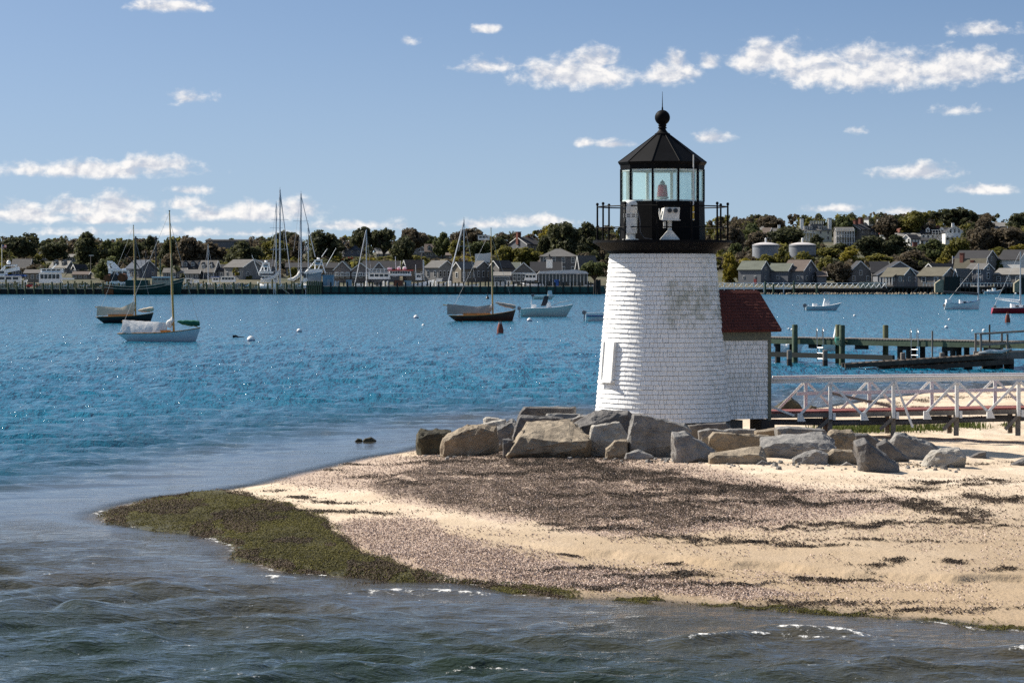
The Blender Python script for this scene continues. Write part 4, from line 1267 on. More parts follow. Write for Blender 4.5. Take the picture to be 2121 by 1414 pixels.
tag(mb.build('stone_rubble', M['rock_grey'], None), 'small broken stones scattered along the foot of the boulders', 'rubble', kind='stuff')

# ------------------------------------------------------------------ white footbridge
YN, YF = 78.6, 80.1
fb = thing('footbridge', 'white wooden footbridge with diagonal braced railings to the shed', 'footbridge', (0, YN, 0))
pn = lambda px, Y=YN: (px - CX) * Y / F
SLOPE = .12 / 7.0
X0 = pn(1597)
zdk = lambda x: 1.18 + (x - X0) * SLOPE
ztp = lambda x: 2.05 + (x - X0) * SLOPE * .7
XE = pn(2300)
for side, Y in (('near', 0.0), ('far', YF - YN)):
    xs_ = [pn(p) for p in (1720, 1851, 1982, 2110, 2241)] if side == 'near' else [pn(p, YF) for p in (1669, 1801, 1930, 2061, 2192)]
    lo, hi = (X0 + .01, XE) if side == 'near' else (pn(1600, YF), XE)
    sg = -1 if side == 'near' else 1
    MB().bar((lo, Y, ztp(lo)), (hi, Y, ztp(hi)), .15, .045).build('cap_rail', M['white_paint'], fb)
    MB().bar((lo, Y, ztp(lo) - .075), (hi, Y, ztp(hi) - .075), .045, .10).build('top_rail', M['white_paint'], fb)
    for i, x in enumerate(xs_):
        bot = zdk(x) - .22
        MB().box(x - .045, x + .045, Y - .045, Y + .045, bot, ztp(x) - .128).build('post', M['white_paint'], fb)
        for s in (-1, 1):
            if side == 'near' and i == 1 and s == 1:            # the broken brace that hangs down
                MB().bar((x + .03, Y - .075, ztp(x) - .1), (x + .49, Y - .075, .78), .03, .06).build('broken_brace', M['white_paint'], fb)
                continue
            xe = x + s * .80
            MB().bar((x + s * .03, Y + sg * .066, ztp(x) - .15), (xe, Y + sg * .066, zdk(xe) - .08), .03, .065).build('brace', M['white_paint'], fb)
    if side == 'far':
        MB().bar((pn(1650, YF), Y - .064, zdk(lo) + .42), (hi, Y - .064, zdk(hi) + .42), .03, .09).build('middle_rail', M['white_paint'], fb)
MB().bar((X0 - .3, .035, ztp(X0) - .62), (X0 + .62, .035, zdk(X0) - .1), .03, .06).build('brace', M['white_paint'], fb)
n_pl = 0
x = X0 + .02
while x < XE:                                                   # deck planks across
    MB().box(x, x + .132, .07, YF - YN - .07, zdk(x) - .045, zdk(x)).build('deck_plank', M['red_deck'], fb)
    x += .14
MB().bar((X0, .085, zdk(X0) - .11), (XE, .085, zdk(XE) - .11), .05, .12).build('stringer', M['grey_timber'], fb)
MB().bar((X0, YF - YN - .09, zdk(X0) - .11), (XE, YF - YN - .09, zdk(XE) - .11), .05, .12).build('stringer', M['grey_timber'], fb)
for i, p in enumerate((1655, 1786, 1916, 2047)):                # outrigger joists with white ends
    x = pn(p)
    MB().prism([(x - .05, zdk(x) - .05), (x + .07, zdk(x) - .05), (x + .16, zdk(x) - .26), (x - .05, zdk(x) - .26)], -.14, -.02).build('bracket', M['white_paint'], fb)
    MB().box(x + .1, x + .62, -.02, .06, zdk(x) - .28, zdk(x) - .18).build('joist', M['dark_timber'], fb)
for p in (1720, 1851, 1982, 2110, 2241):
    x = pn(p)
    for Y in (.12, YF - YN - .12):
        MB().box(x - .06, x + .06, Y - .06, Y + .06, .55, zdk(x) - .17).build('leg', M['grey_timber'], fb)
    MB().bar((x, .03, zdk(x) - .2), (x - .35, .03, .72), .05, .09).build('leg_brace', M['grey_timber'], fb)
    MB().box(x + .06, x + .13, -.1, .1, zdk(x) - .24, zdk(x) - .06).build('cleat', M['white_paint'], fb)
MB().bar((pn(1722), .5, 1.66), (pn(1850), .5, 1.30), .04, .07).build('loose_plank', M['grey_timber'], fb)
pipe = MB().tube([(pn(1590), YN + .35, .90), (pn(1720), YN + .35, .88), (pn(1880), YN + .35, .90), (pn(2000), YN + .3, .96), (pn(2300), YN + .2, 1.06)], .075, 12).build('conduit_pipe', M['pipe_grey'], None, True)
tag(pipe, 'long grey conduit pipe slung beneath the white footbridge', 'pipe')


def tuft(name, spots, m, label, seed, cat='weeds'):
    r = random.Random(seed)
    mb = MB()
    for (px, py, w, h, n) in spots:
        X, Y, Z = to_ground(np.array([px]), np.array([py])); X, Y, Z = float(X[0]), float(Y[0]), float(Z[0])
        for _ in range(n):
            x = X + r.gauss(0, w * .45); y = Y + r.gauss(0, .5); l = h * r.uniform(.2, 1.15) * (.35 + .65 * abs(math.sin(x * 5.3) * math.cos(x * 2.1 + 1))); a = r.random() * 6.28; le = r.uniform(.1, .5) * l
            dx, dy = math.cos(a), math.sin(a); ww = r.uniform(.008, .018)
            mb.add([(x - dy * ww, y + dx * ww, Z - .02), (x + dy * ww, y - dx * ww, Z - .02), (x + dx * le * .4 + dy * ww * .8, y + dy * le * .4 - dx * ww * .8, Z + l * .6), (x + dx * le * .4 - dy * ww * .8, y + dy * le * .4 + dx * ww * .8, Z + l * .6),
                    (x + dx * le, y + dy * le, Z + l * .95)], [(0, 1, 2, 3), (3, 2, 4)])
    o = mb.build(name, m, None, fix=False)
    return tag(o, label, cat, kind='stuff')


tuft('beach_grass', [(1740, 888, .7, .40, 500), (1770, 892, 1.0, .32, 700), (1830, 890, .9, .45, 800), (1870, 890, .6, .32, 400), (1935, 888, .5, .28, 300), (1985, 884, .8, .34, 500), (2090, 882, .3, .2, 120), (1690, 893, .4, .2, 150)], M['weed_green'], 'green beach grass growing beneath the footbridge', 4)

# ------------------------------------------------------------------ far shore: land
DW = 845.0
ZCX = [-3000, 0, 500, 900, 1150, 1300, 1500, 1800, 2121, 5000]
ZCZ = [10, 14.5, 14.5, 15.5, 18, 20, 23.5, 25, 25, 18]


def land_z(px, d):
    t = np.clip((d - 890) / 360, 0, 1)
    return 1.6 + t * (np.interp(px, ZCX, ZCZ) - 1.6)


def hill_d(px, py):
    ds = np.linspace(880, 1250, 500)
    ys = HY - (land_z(px, ds) - H) * F / ds
    return float(np.interp(-py, -ys, ds))


def hill_at(px, py):
    d = hill_d(px, py)
    p = W(px, HY, d); p.z = float(land_z(px, d))
    return p, d


hd_ = np.concatenate([[868, 868.5, 880, 890], np.linspace(900, 1250, 40), [1400, 1700, 2600]])
hc_ = np.linspace(-2500, 4600, 240)
HX = (hc_[None, :] - CX) * hd_[:, None] / F; HYY = np.repeat(hd_[:, None], len(hc_), 1)
HZ = land_z(hc_[None, :], hd_[:, None]) + np.where(hd_[:, None] > 910, (fbm(HX * .03, HYY * .03, 3, 5) - .5) * 1.6, 0)
HZ[0, :] = -2
HZ[-1, :] = -1; HZ[-2, :] *= .6
t = NT('hillside')
n = t.noise(.05, 5, .6, 'World')
hm = t.fin(t.mix(t.range(n, .35, .65), (.045, .05, .022), (.10, .085, .05)), .95, t.bump(t.noise(.5, 5, .7, 'World'), .8, 1.0))
tag(obj('hillside', grid_mesh('hillside', HX, HYY, HZ, hm)), 'wooded town hillside across the harbour', 'hill', kind='structure')
t = NT('quay')
qm = t.fin(t.mix(t.range(t.noise(.4, 4, .6, 'World'), .4, .6), (.05, .048, .046), (.09, .085, .08)), .9)
qx0, qx1 = (-2500 - CX) * 866 / F, (4600 - CX) * 866 / F
tag(MB().box(qx0, qx1, 866.0, 905, -2, 1.66).build('quay', qm), 'low paved quay along the town waterfront', 'quay', kind='structure')


def frame(px, d):
    """thing origin at the waterline of column px, depth d; returns location and local column -> x"""
    s = F / d
    return Vector(((px - CX) / s, d, 0)), (lambda q: (q - px) / s), (lambda y: H - (y - HY) / s)


# ------------------------------------------------------------------ town wharf
loc, qx, qz = frame(300, DW)
wl_ = thing('open_wharf', 'dark timber wharf with tall piles and slatted screens', 'wharf', loc)
MB().box(qx(-400), qx(632), .9, 7, 1.45, 1.72).build('deck', M['cap_timber'], wl_)
MB().box(qx(-400), qx(632), .8, 1.2, -.6, 1.44).build('lower_sheathing', M['bulkhead_dark'], wl_)
MB().box(qx(-400), qx(632), .55, .82, 1.50, 1.80).build('cap_timber', M['cap_timber'], wl_)
pile_me = MB().lathe([(.27, -1.5), (.27, 3.25), (.24, 3.32)], 10).mesh('pile', M['pile_timber'])
px = -395.0
while px < 630:
    obj('pile', pile_me, wl_, (qx(px), .3, random.uniform(-.15, .25)))
    if random.random() < .55:
        obj('pile', pile_me, wl_, (qx(px + random.uniform(5, 11)), 6.2, random.uniform(.4, .9)))
    px += random.uniform(16, 19.5)
slat_me = MB().box(-.15, .15, -.05, .05, 1.75, 3.1).mesh('slat', M['green_timber'])
px = -20.0
k = 0
while px < 628:
    if fbm(np.array([px * .02]), np.array([0.0]), 2, 4)[0] > .33:
        obj('slat', slat_me, wl_, (qx(px), 2.2, random.uniform(-.3, .1)), None, (1, 1, 1))
    px += 3.2
px = -15
while px < 630:                                                 # mooring trays between piles
    MB().box(qx(px), qx(px + 7), .4, 1.0, 2.3, 2.42).bar((qx(px + 5), .4, 2.4), (qx(px + 8), .4, 2.95), .2, .25).build('mooring_bracket', M['white_paint'], wl_)
    px += random.uniform(30, 46)
MB().bar((qx(580), .1, 2.0), (qx(600), .05, .1), .15, .2).build('loose_beam', M['cap_timber'], wl_)
lad = MB()
for x in (566.5, 571):
    lad.bar((qx(x), .0, 0), (qx(x), .0, 2.9), .1)
for z in np.arange(.3, 2.9, .35):
    lad.bar((qx(566.5), .0, z), (qx(571), .0, z), .08)
lad.build('ladder', M['white_paint'], wl_)

loc, qx, qz = frame(940, DW)
wb = thing('bulkhead_wharf', 'long green bulkhead wharf with evenly spaced posts', 'wharf', loc)
MB().box(qx(634), qx(1242), .6, 9, 1.9, 2.28).build('deck', M['cap_timber'], wb)
MB().box(qx(634), qx(1242), .25, .6, -.8, .55).build('dark_footing', M['bulkhead_dark'], wb)
xs_ = list(np.arange(668, 1240, 17.2))
pan_w = 17.0 * DW / F
pan_me = MB().box(0, pan_w - .04, .3, .6, .552, 2.18).mesh('panel', M['bulkhead_green'])
post_me = MB().box(-.2, .2, -.12, .3, -.8, 3.55).mesh('post', M['bulkhead_dark'])
for x in xs_:
    obj('panel', pan_me, wb, (qx(x) + .02, random.uniform(0, .03), 0))
    obj('post', post_me, wb, (qx(x), 0, random.uniform(-.2, .15)))
    obj('post', post_me, wb, (qx(x + 8 + random.uniform(-2, 2)), 8.4, random.uniform(-.2, .3)))
MB().box(qx(634), qx(668), .2, .6, -.8, 2.5).build('corner_sheathing', M['bulkhead_dark'], wb)
for x in np.arange(637, 668, 4.6):
    obj('pile', pile_me, wb, (qx(x), -.25, random.uniform(.1, .5)))
for i, (x, w) in enumerate(((1229, 3), (1234, 3), (1239, 3))):
    pass
loc, qx, qz = frame(1237, DW - 3)
dol = thing('mooring_dolphin', 'cluster of dark piles at the end of the bulkhead', 'piles', loc)
for dx, dy in ((-.9, 0), (-.3, -.4), (.3, 0), (.0, .5), (.9, -.1)):
    MB().tube([(dx, dy, -1), (dx * .75, dy * .7, 3.9 + random.uniform(-.3, .5))], .28, 8).build('pile', M['dark_timber'], dol)


def deck_box(label, name, x0, x1, y0, y1, mat, d, roofm=None, slope=0.0):
    loc, qx, qz = frame((x0 + x1) / 2, d)
    o = thing(name, label, 'shed' if name != 'dock_box' else 'box', (loc.x, loc.y, 0))
    zt, zb = qz(y0), 2.3
    wd = (x1 - x0) * d / F / 2
    MB().prism([(-wd, zb), (wd, zb), (wd, zt), (-wd, zt - slope)], 0, 2.6).build('body', M[mat], o)
    MB().add([(-wd - .1, -.1, zt - slope), (wd + .1, -.1, zt + .02), (wd + .1, 2.7, zt + .02), (-wd - .1, 2.7, zt - slope), (-wd - .1, -.1, zt - slope + .12), (wd + .1, -.1, zt + .14), (wd + .1, 2.7, zt + .14), (-wd - .1, 2.7, zt - slope + .12)],
             [(0, 3, 2, 1), (4, 5, 6, 7), (0, 1, 5, 4), (1, 2, 6, 5), (2, 3, 7, 6), (3, 0, 4, 7)]).build('lid' if name == 'dock_box' else 'roof', M[roofm or mat], o)
    if name != 'dock_box':
        MB().box(-wd * .2, wd * .35, -.03, .0, zb, zb + 1.9).build('door', M['shed_grey'], o)
    return o


deck_box('grey blue slant roofed hut at the wharf corner', 'wharf_hut', 637, 665, 564, 593, 'shed_grey', DW + 2.5, 'shed_blue', .9)
deck_box('flat topped blue hut beside the slant roofed hut', 'wharf_hut', 668, 691, 570, 593, 'shed_blue', DW + 2.5)
deck_box('small blue locker standing on the green bulkhead', 'dock_box', 717, 728, 580, 592, 'shed_blue', DW + 3)
deck_box('maroon bin on the wharf before the ferry', 'dock_box', 817, 834, 581, 592, 'hull_brown', DW + 3)
deck_box('teal bin right of the maroon bin', 'dock_box', 838, 851, 582, 592, 'shed_blue', DW + 3)
deck_box('blue bin on the wharf before the white pavilion', 'dock_box', 1149, 1157, 580, 592, 'canvas_blue', DW + 3)
for x, lb in ((695, 'first'), (701, 'second'), (759, 'third'), (795, 'fourth'), (803, 'fifth'), (903, 'sixth'), (930, 'seventh'), (933, 'eighth')):
    loc, qx, qz = frame(x, DW + 3)
    o = thing('power_pedestal', f'{lb} white dock pedestal from the huts along the bulkhead', 'pedestal', (loc.x, loc.y, 2.28), group='dock pedestals')
    MB().lathe([(.28, 0), (.28, 1.1), (.3, 1.12), (.3, 1.3), (.12, 1.45)], 8).build('column', M['white_paint'], o)


# ------------------------------------------------------------------ boats
def hull_mb(L, B, zb, zm, zs, draft=.35, transom=.6, rake=.5, srake=.1, n=18, full=2.2):
    """stern at x=-L/2, bow at +L/2, waterline z=0"""
    mb = MB()
    m = 7
    P = []
    for i in range(n + 1):
        t = i / n
        if t < .45:
            b = transom + (1 - transom) * math.sin(math.pi / 2 * t / .45)
        else:
            b = 1 - ((t - .45) / .55) ** full
        b = max(b, .015) * B / 2
        q = (t - .35) / .65 if t > .35 else (.35 - t) / .35
        s = zm + (zb - zm) * max(0, q) ** 2 if t > .35 else zm + (zs - zm) * q ** 2
        kz = -draft * (1 - max(0, (t - .7) / .3) ** 2 * .9) * (1 - max(0, (.15 - t) / .15) * .7)
        row = []
        for j in range(m):
            u = j / (m - 1)
            row.append((-L / 2 + L * t - (1 - u) * (rake * t ** 7 - srake * (1 - t) ** 7), b * u ** .42, kz + (s - kz) * u))
        P.append(row)
    idx = {}
    vs, fs = [], []
    for i in range(n + 1):
        for sgn in (-1, 1):
            for j in range(m):
                idx[i, sgn, j] = len(vs)
                x, y, z = P[i][j]
                vs.append((x, y * sgn, z))
    for i in range(n):
        for sgn in (-1, 1):
            for j in range(m - 1):
                fs.append((idx[i, sgn, j], idx[i + 1, sgn, j], idx[i + 1, sgn, j + 1], idx[i, sgn, j + 1]))
        fs.append((idx[i, -1, 0], idx[i, 1, 0], idx[i + 1, 1, 0], idx[i + 1, -1, 0]))
    for j in range(m - 1):
        fs.append((idx[0, -1, j], idx[0, 1, j], idx[0, 1, j + 1], idx[0, -1, j + 1]))
    mb.add(vs, fs)
    sheer = [[(P[i][m - 1][0], sg * P[i][m - 1][1], P[i][m - 1][2]) for i in range(n + 1)] for sg in (-1, 1)]
    return mb, sheer


def hull_parts(o, L, B, zb, zm, zs, mh, md, mr, **kw):
    mb, sh = hull_mb(L, B, zb, zm, zs, **kw)
    h = mb.build('hull', M[mh], o, True)
    dk = MB()
    n = len(sh[0])
    vs = [(x, y * .97, z - .05) for x, y, z in sh[0]] + [(x, y * .97, z - .05) for x, y, z in sh[1]]
    dk.add(vs, [(i, i + 1, n + i + 1, n + i) for i in range(n - 1)])
    dk.build('deck', M[md], o)
    for s in sh:
        MB().tube(s, .035 if L < 9 else .09, 6).build('rub_rail', M[mr], h)
    return h, sh


def zsheer(sh, x):
    return float(np.interp(x, [p[0] for p in sh[0]], [p[2] for p in sh[0]]))


def wire(mb, a, b, r=.012):
    mb.tube([a, b], r, 4)


def daysailer(label, xs, xb, wy, zb, zm, zs, hullm, railm, mast_px, top, rake_px, coverm, jibm, tent, deckm='varnish', B=None, rz=0.0, spar='spar_wood'):
    d = sea_d(wy)
    loc, qx, qz = frame((xs + xb) / 2, d)
    L = (xb - xs) * d / F
    o = thing('sailboat', label, 'sailboat', loc, R(rz), group='moored wooden daysailers')
    hull, sh = hull_parts(o, L, B or L * .3, zb, zm, zs, hullm, deckm, railm, transom=.35, rake=.35, srake=.9)
    mx = qx(mast_px); zt = qz(top); rk = (rake_px) * d / F
    z0 = zsheer(sh, mx)
    mast = MB().tube([(mx, 0, z0 - .1), (mx + rk * .5, 0, (z0 + zt) / 2), (mx + rk, 0, zt)], [.085, .075, .035], 10).build('mast', M[spar], o, True)
    MB().tube([(mx + rk, 0, zt - .02), (mx + rk, 0, zt + .05)], .06, 8).build('masthead', M['dark_mast'], mast)
    st = MB()
    wire(st, (mx + rk * .9, 0, zt * .92), (L / 2 - .05, 0, zsheer(sh, L / 2) + .02)); wire(st, (mx + rk, 0, zt - .1), (-L / 2 + .1, 0, zs))
    for s in (-1, 1):
        wire(st, (mx + rk * .7, 0, zt * .72), (mx - .15, s * L * .12, z0))
    st.build('rigging', M['steel'], o)
    xb_ = -L / 2 - tent.get('over', 0)
    zb0 = z0 + .55
    MB().tube([(mx - .05, 0, zb0 - .05), (xb_, 0, zb0 + tent.get('bz', .35))], .05, 8).build('boom', M[spar], o)
    # canvas cover: ridge over the boom, skirts to the gunwale
    rg = tent['ridge']
    n = 16
    vs = []
    for i in range(n + 1):
        u = i / n
        x = rg[0] * L + (rg[1] - rg[0]) * L * u
        zr_ = zb0 + tent.get('bz', .35) * (1 - u) + tent.get('sag', 0) * math.sin(u * math.pi) + .12 + .012 * math.sin(i * 2.1)
        if u > tent.get('peak', 2):
            zr_ += (u - tent['peak']) / (1 - tent['peak']) * tent.get('ph', .5)
        hwid = tent['w'] * (1 - .25 * abs(u - .4)) * (1 if u < .93 else .5)
        zk = zsheer(sh, x) + tent['gap'] + .03 * math.sin(i * 1.7)
        zk = min(zk, zr_ - .1)
        vs.append([(x, -hwid, zk), (x, -hwid * .62, zk + (zr_ - zk) * .55 + .015 * math.sin(i * 3.3)), (x, -.05, zr_), (x, .05, zr_), (x, hwid * .62, zk + (zr_ - zk) * .55), (x, hwid, zk)])
    mb = MB()
    flat = [p for r in vs for p in r]
    fs = [(i * 6 + j, (i + 1) * 6 + j, (i + 1) * 6 + j + 1, i * 6 + j + 1) for i in range(n) for j in range(5)]
    fs += [tuple(range(6)), tuple(reversed(range(n * 6, n * 6 + 6)))]
    mb.add(flat, fs).build('sail_cover', M[coverm], o, True)
    MB().tube([(mx - .42, 0, zb0 - .22), (mx - .3, 0, zb0 + .12), (mx - .12, 0, zb0 + .3), (mx - .06, 0, zb0 + .62)], [.22, .24, .17, .05], 8).build('furled_sail', M[coverm], o, True)
    # jib bundle on its club, held up by a stay
    jx0, jx1 = tent['jib'][0] * L, tent['jib'][1] * L
    jz0, jz1 = z0 + tent['jib'][2], z0 + tent['jib'][3]
    pts, rad = [], []
    for i in range(9):
        u = i / 8
        pts.append((jx0 + (jx1 - jx0) * u, 0, jz0 + (jz1 - jz0) * u - .05 * math.sin(u * math.pi) + .02 * math.sin(i * 2.4)))
        rad.append(.05 + tent.get('jr', .16) * (math.sin(u * math.pi) ** .6 * .5 + u * .6))
    MB().tube(pts, rad, 8).build('jib_cover', M[jibm], o, True)
    MB().tube([(jx0 + .25 * (jx1 - jx0), 0, jz0), (jx1 * .98, 0, zsheer(sh, jx1 * .98) + .02)], .025, 6).build('jib_club', M[spar], o)
    MB().box(-L * .28, mx - .25, -L * .09, L * .09, z0 - .1, z0 + .12).build('coaming', M['varnish'], o)
    MB().tube([(mx + rk * .6 + .1, 0, zt * .2 + 0), (mx + .08, 0, z0)], .006, 4).build('halyard', M['steel'], mast)
    return o, L, sh


oA, LA, shA = daysailer('pale blue hulled sailboat with white tent cover, nearest of all', 244, 415, 707, 1.02, .62, .58, 'gelcoat_blue', 'varnish', 360, 437, -9, 'canvas_white', 'canvas_green',
                        dict(ridge=(-.44, .09), w=.72, gap=.03, bz=.2, over=-.3, jib=(.22, .49, .75, .62), jr=.2))
daysailer('black hulled sailboat with tan sail covers', 199, 318, 669, 1.05, .7, .62, 'hull_black', 'varnish', 281, 467, -4.5, 'canvas_tan', 'canvas_tan',
          dict(ridge=(-.48, .16), w=.5, gap=.12, bz=.3, over=.1, peak=.65, ph=.75, jib=(.23, .5, .5, .7), jr=.22))
daysailer('brown hulled sailboat with grey sail covers', 929, 1068, 665, 1.2, .62, .6, 'hull_brown', 'varnish', 1021, 473, -4, 'canvas_grey', 'canvas_grey',
          dict(ridge=(-.52, .12), w=.5, gap=.12, bz=.45, over=.6, peak=.7, ph=.35, jib=(.20, .5, 1.25, .8), jr=.2))


def outboard(o, x, z, k=1.0):
    k *= .5; z -= .1
    mb = MB().prism([(x - .30 * k, z + .02), (x + .26 * k, z), (x + .34 * k, z + .28 * k), (x + .22 * k, z + .55 * k), (x - .15 * k, z + .62 * k), (x - .36 * k, z + .42 * k)], -.2 * k, .2 * k)
    mo = mb.build('outboard_motor', M['motor_grey'], o)
    MB().bar((x, 0, z + .05), (x - .08, 0, -.35), .14 * k, .26 * k).build('motor_leg', M['motor_grey'], mo)


def skiff(label, xs, xb, wy, mh, parts=(), k=1.0, hgt=(.95, .7, .7), rz=0, deck='gelcoat_white', motor=True, group='moored motor boats', rail='gelcoat_white'):
    d = sea_d(wy)
    loc, qx, qz = frame((xs + xb) / 2, d)
    L = (xb - xs) * d / F
    o = thing('motor_boat', label, 'motor boat', loc, R(rz), group=group)
    hull, sh = hull_parts(o, L, L * .34, hgt[0], hgt[1], hgt[2], mh, deck, rail, transom=.85, rake=.9, srake=.0, full=2.6)
    if motor:
        outboard(o, -L / 2 - .12, hgt[2] * .95, k)
    return o, L, sh, qx, qz


o, L, sh, qx, qz = skiff('white centre console boat beside the brown sailboat', 1078, 1188, 656, 'gelcoat_pale', hgt=(1.5, 1.05, .95), k=1.4)
MB().prism([(-.1, .8), (.55, .8), (.42, 1.75), (.1, 1.85), (-.05, 1.5)], -.4, .4).build('console', M['gelcoat_white'], o)
MB().prism([(-.05, 1.5), (.1, 1.9), (.2, 2.5), (-.3, 2.55), (-.75, 1.3), (-.2, 1.3)], -.38, .38).build('console_cover', M['canvas_dark'], o)
MB().box(-1.9, -1.3, -.5, .5, .7, 1.5).box(-1.95, -1.8, -.5, .5, 1.5, 2.0).build('leaning_post', M['gelcoat_white'], o)
MB().tube([(.2, -.5, 1.1), (1.6, -.9, 1.75), (L / 2 - .2, 0, 1.95), (1.6, .9, 1.75), (.2, .5, 1.1)], .03, 6).build('bow_rail', M['steel'], o)
o, L, sh, qx, qz = skiff('low open skiff drifting behind the white centre console boat', 1105, 1150, 620, 'gelcoat_pale', hgt=(.9, .7, .7), k=2.2, deck='canvas_tan')
MB().prism([(.6, .6), (1.8, .6), (1.6, 1.9), (.8, 1.9)], -.5, .5).build('console', M['gelcoat_blue'], o)
o, L, sh, qx, qz = skiff('blue striped motor boat half hidden by the tower', 1213, 1296, 665, 'gelcoat_white', hgt=(1.1, .9, .85), k=1.5)
MB().box(-L / 2 + .1, L / 2 - 1.6, -L * .172, L * .172, .5, .62).build('hull_stripe', M['stripe_blue'], o)
o, L, sh, qx, qz = skiff('grey white console skiff right of the red roof', 1669, 1744, 643, 'gelcoat_blue', hgt=(1.15, .6, .6), k=1.7)
MB().prism([(-.2, .5), (.9, .5), (.75, 1.5), (.1, 1.7)], -.45, .45).build('console', M['gelcoat_white'], o)
MB().tube([(0, -.3, 1.6), (.05, -.3, 2.6), (.8, -.3, 2.6), (.75, -.3, 1.5)], .03, 5).tube([(0, .3, 1.6), (.05, .3, 2.6), (.8, .3, 2.6), (.75, .3, 1.5)], .03, 5).build('windscreen_frame', M['steel'], o)
MB().box(-1.6, -1.0, -.5, .5, .5, 1.0).build('bench', M['gelcoat_white'], o)
o, L, sh, qx, qz = skiff('small inflatable boat near the far cottages', 2038, 2075, 609, 'gelcoat_blue', hgt=(1.3, .8, .8), k=2.2)
MB().box(-.2, .8, -.5, .5, .7, 1.7).box(-1.6, -.6, -.5, .5, .7, 1.3).build('console', M['gelcoat_white'], o)


def sloop(label, xs, xb, wy, mh, mast_px, top, coverm, boom=(0, 0), hgt=(1.2, .8, .8), stripe=None, cabin=(-.1, .25)):
    d = sea_d(wy)
    loc, qx, qz = frame((xs + xb) / 2, d)
    L = (xb - xs) * d / F
    o = thing('sailboat', label, 'sailboat', loc, 0, group='moored sailboats off the cottages')
    hull, sh = hull_parts(o, L, L * .36, hgt[0], hgt[1], hgt[2], mh, 'gelcoat_white', stripe or 'gelcoat_white', transom=.7, rake=.3, srake=-.2)
    mx = qx(mast_px)
    zt = qz(top)
    mast = MB().tube([(mx, 0, hgt[1] - .1), (mx + .05, 0, zt)], [.11, .06], 8).build('mast', M['mast_alu'], o)
    MB().tube([(mx - .1, 0, boom[1]), (qx(boom[0]), 0, boom[1] + .35)], [.2, .1], 8).build('boom_cover', M[coverm], o, True)
    cab = MB().prism([(cabin[0] * L, hgt[1] - .1), (cabin[1] * L, hgt[1] - .1), (cabin[1] * L - .2, hgt[1] + .35), (cabin[0] * L, hgt[1] + .55)], -L * .1, L * .1).build('cabin', M['gelcoat_white'], o)
    for i in range(2):
        MB().box(cabin[0] * L + .5 + i * 1.0, cabin[0] * L + .95 + i * 1.0, -L * .1 - .02, -L * .1 + .01, hgt[1] + .08, hgt[1] + .28).build('porthole', M['glass_dark'], cab)
    st = MB()
    wire(st, (mx, 0, zt), (L / 2 - .05, 0, hgt[0]), .02); wire(st, (mx, 0, zt), (-L / 2 + .1, 0, hgt[2]), .02)
    wire(st, (mx, 0, zt * .8), (mx, -L * .16, hgt[1]), .02)
    st.build('rigging', M['steel'], o)
    return o, L


o, L = sloop('white catboat with long dark boom cover off the cottages', 1958, 2031, 641, 'gelcoat_white', 2026, 546, 'canvas_dark', (1955, 2.3), (1.5, .9, 1.0), 'stripe_blue')
outboard(o, -L / 2 - .1, .5, 1.4)
MB().box(-L / 2 + .1, -L / 2 + .9, -.8, .8, .9, 1.5).build('stern_locker', M['gelcoat_white'], o)
o, L = sloop('red hulled sloop at the right frame edge', 2056, 2150, 649, 'hull_red', 2113, 521, 'gelcoat_white', (2062, 1.6), (1.0, .75, .75))
outboard(o, -L / 2 + .3, .8, 1.2)


def mooring(label, x, y, w, group='white mooring buoys'):
    d = sea_d(y)
    r = w / 2 * d / F
    o = thing('mooring_buoy', label, 'buoy', ((x - CX) * d / F, d, 0), group=group)
    MB().lathe([(r * math.sin(a), r * .25 - r * math.cos(a)) for a in np.linspace(.05, math.pi - .05, 12)], 16).build('float', M['buoy_white'], o, True)
    MB().lathe([(r * 1.005 * math.sin(a), r * .25 - r * 1.005 * math.cos(a)) for a in np.linspace(1.35, 1.62, 4)], 16, closed=False).build('band', M['stripe_blue'], o)
    MB().tube([(0, 0, r * 1.2), (0, 0, r * 1.5)], r * .15, 6).build('shackle', M['steel'], o)


for (lb, x, y, w) in [('round mooring buoy right of the blue hulled sailboat', 520, 706, 17), ('small mooring buoy alone in the open water', 620, 687, 11), ('mooring buoy left of the brown sailboat', 862, 659, 11), ('tiny mooring buoy left of the brown sailboat, lower one', 877, 675, 7), ('white mooring buoy below the centre console boat', 1097, 665, 11),
                      ('mooring buoy behind the green pier deck', 1834, 727, 11), ('mooring buoy right of the red roof, larger of two', 1641, 684, 7), ('mooring buoy right of the red roof, smaller of two', 1634, 682, 5), ('mooring buoy under the grey skiff', 1770, 655, 6), ('mooring buoy left of the catboat, upper', 1966, 663, 6), ('mooring buoy left of the catboat, lower', 1960, 679, 8),
                      ('mooring buoy beside the tall thin post', 2015, 686, 6), ('mooring buoy right of the tall thin post', 2038, 686, 8), ('mooring buoy near the inflatable boat', 2104, 609, 5)]:
    mooring(lb, x, y, w)
d = sea_d(699)
o = thing('pickup_float', 'dark stick float lying left of the round mooring buoy', 'float', ((494 - CX) * d / F, d, 0))
MB().tube([(-.45, 0, .08), (-.2, 0, .12), (.0, 0, .05), (.45, 0, .06)], [.12, .1, .04, .03], 8).build('body', M['hull_black'], o, True)


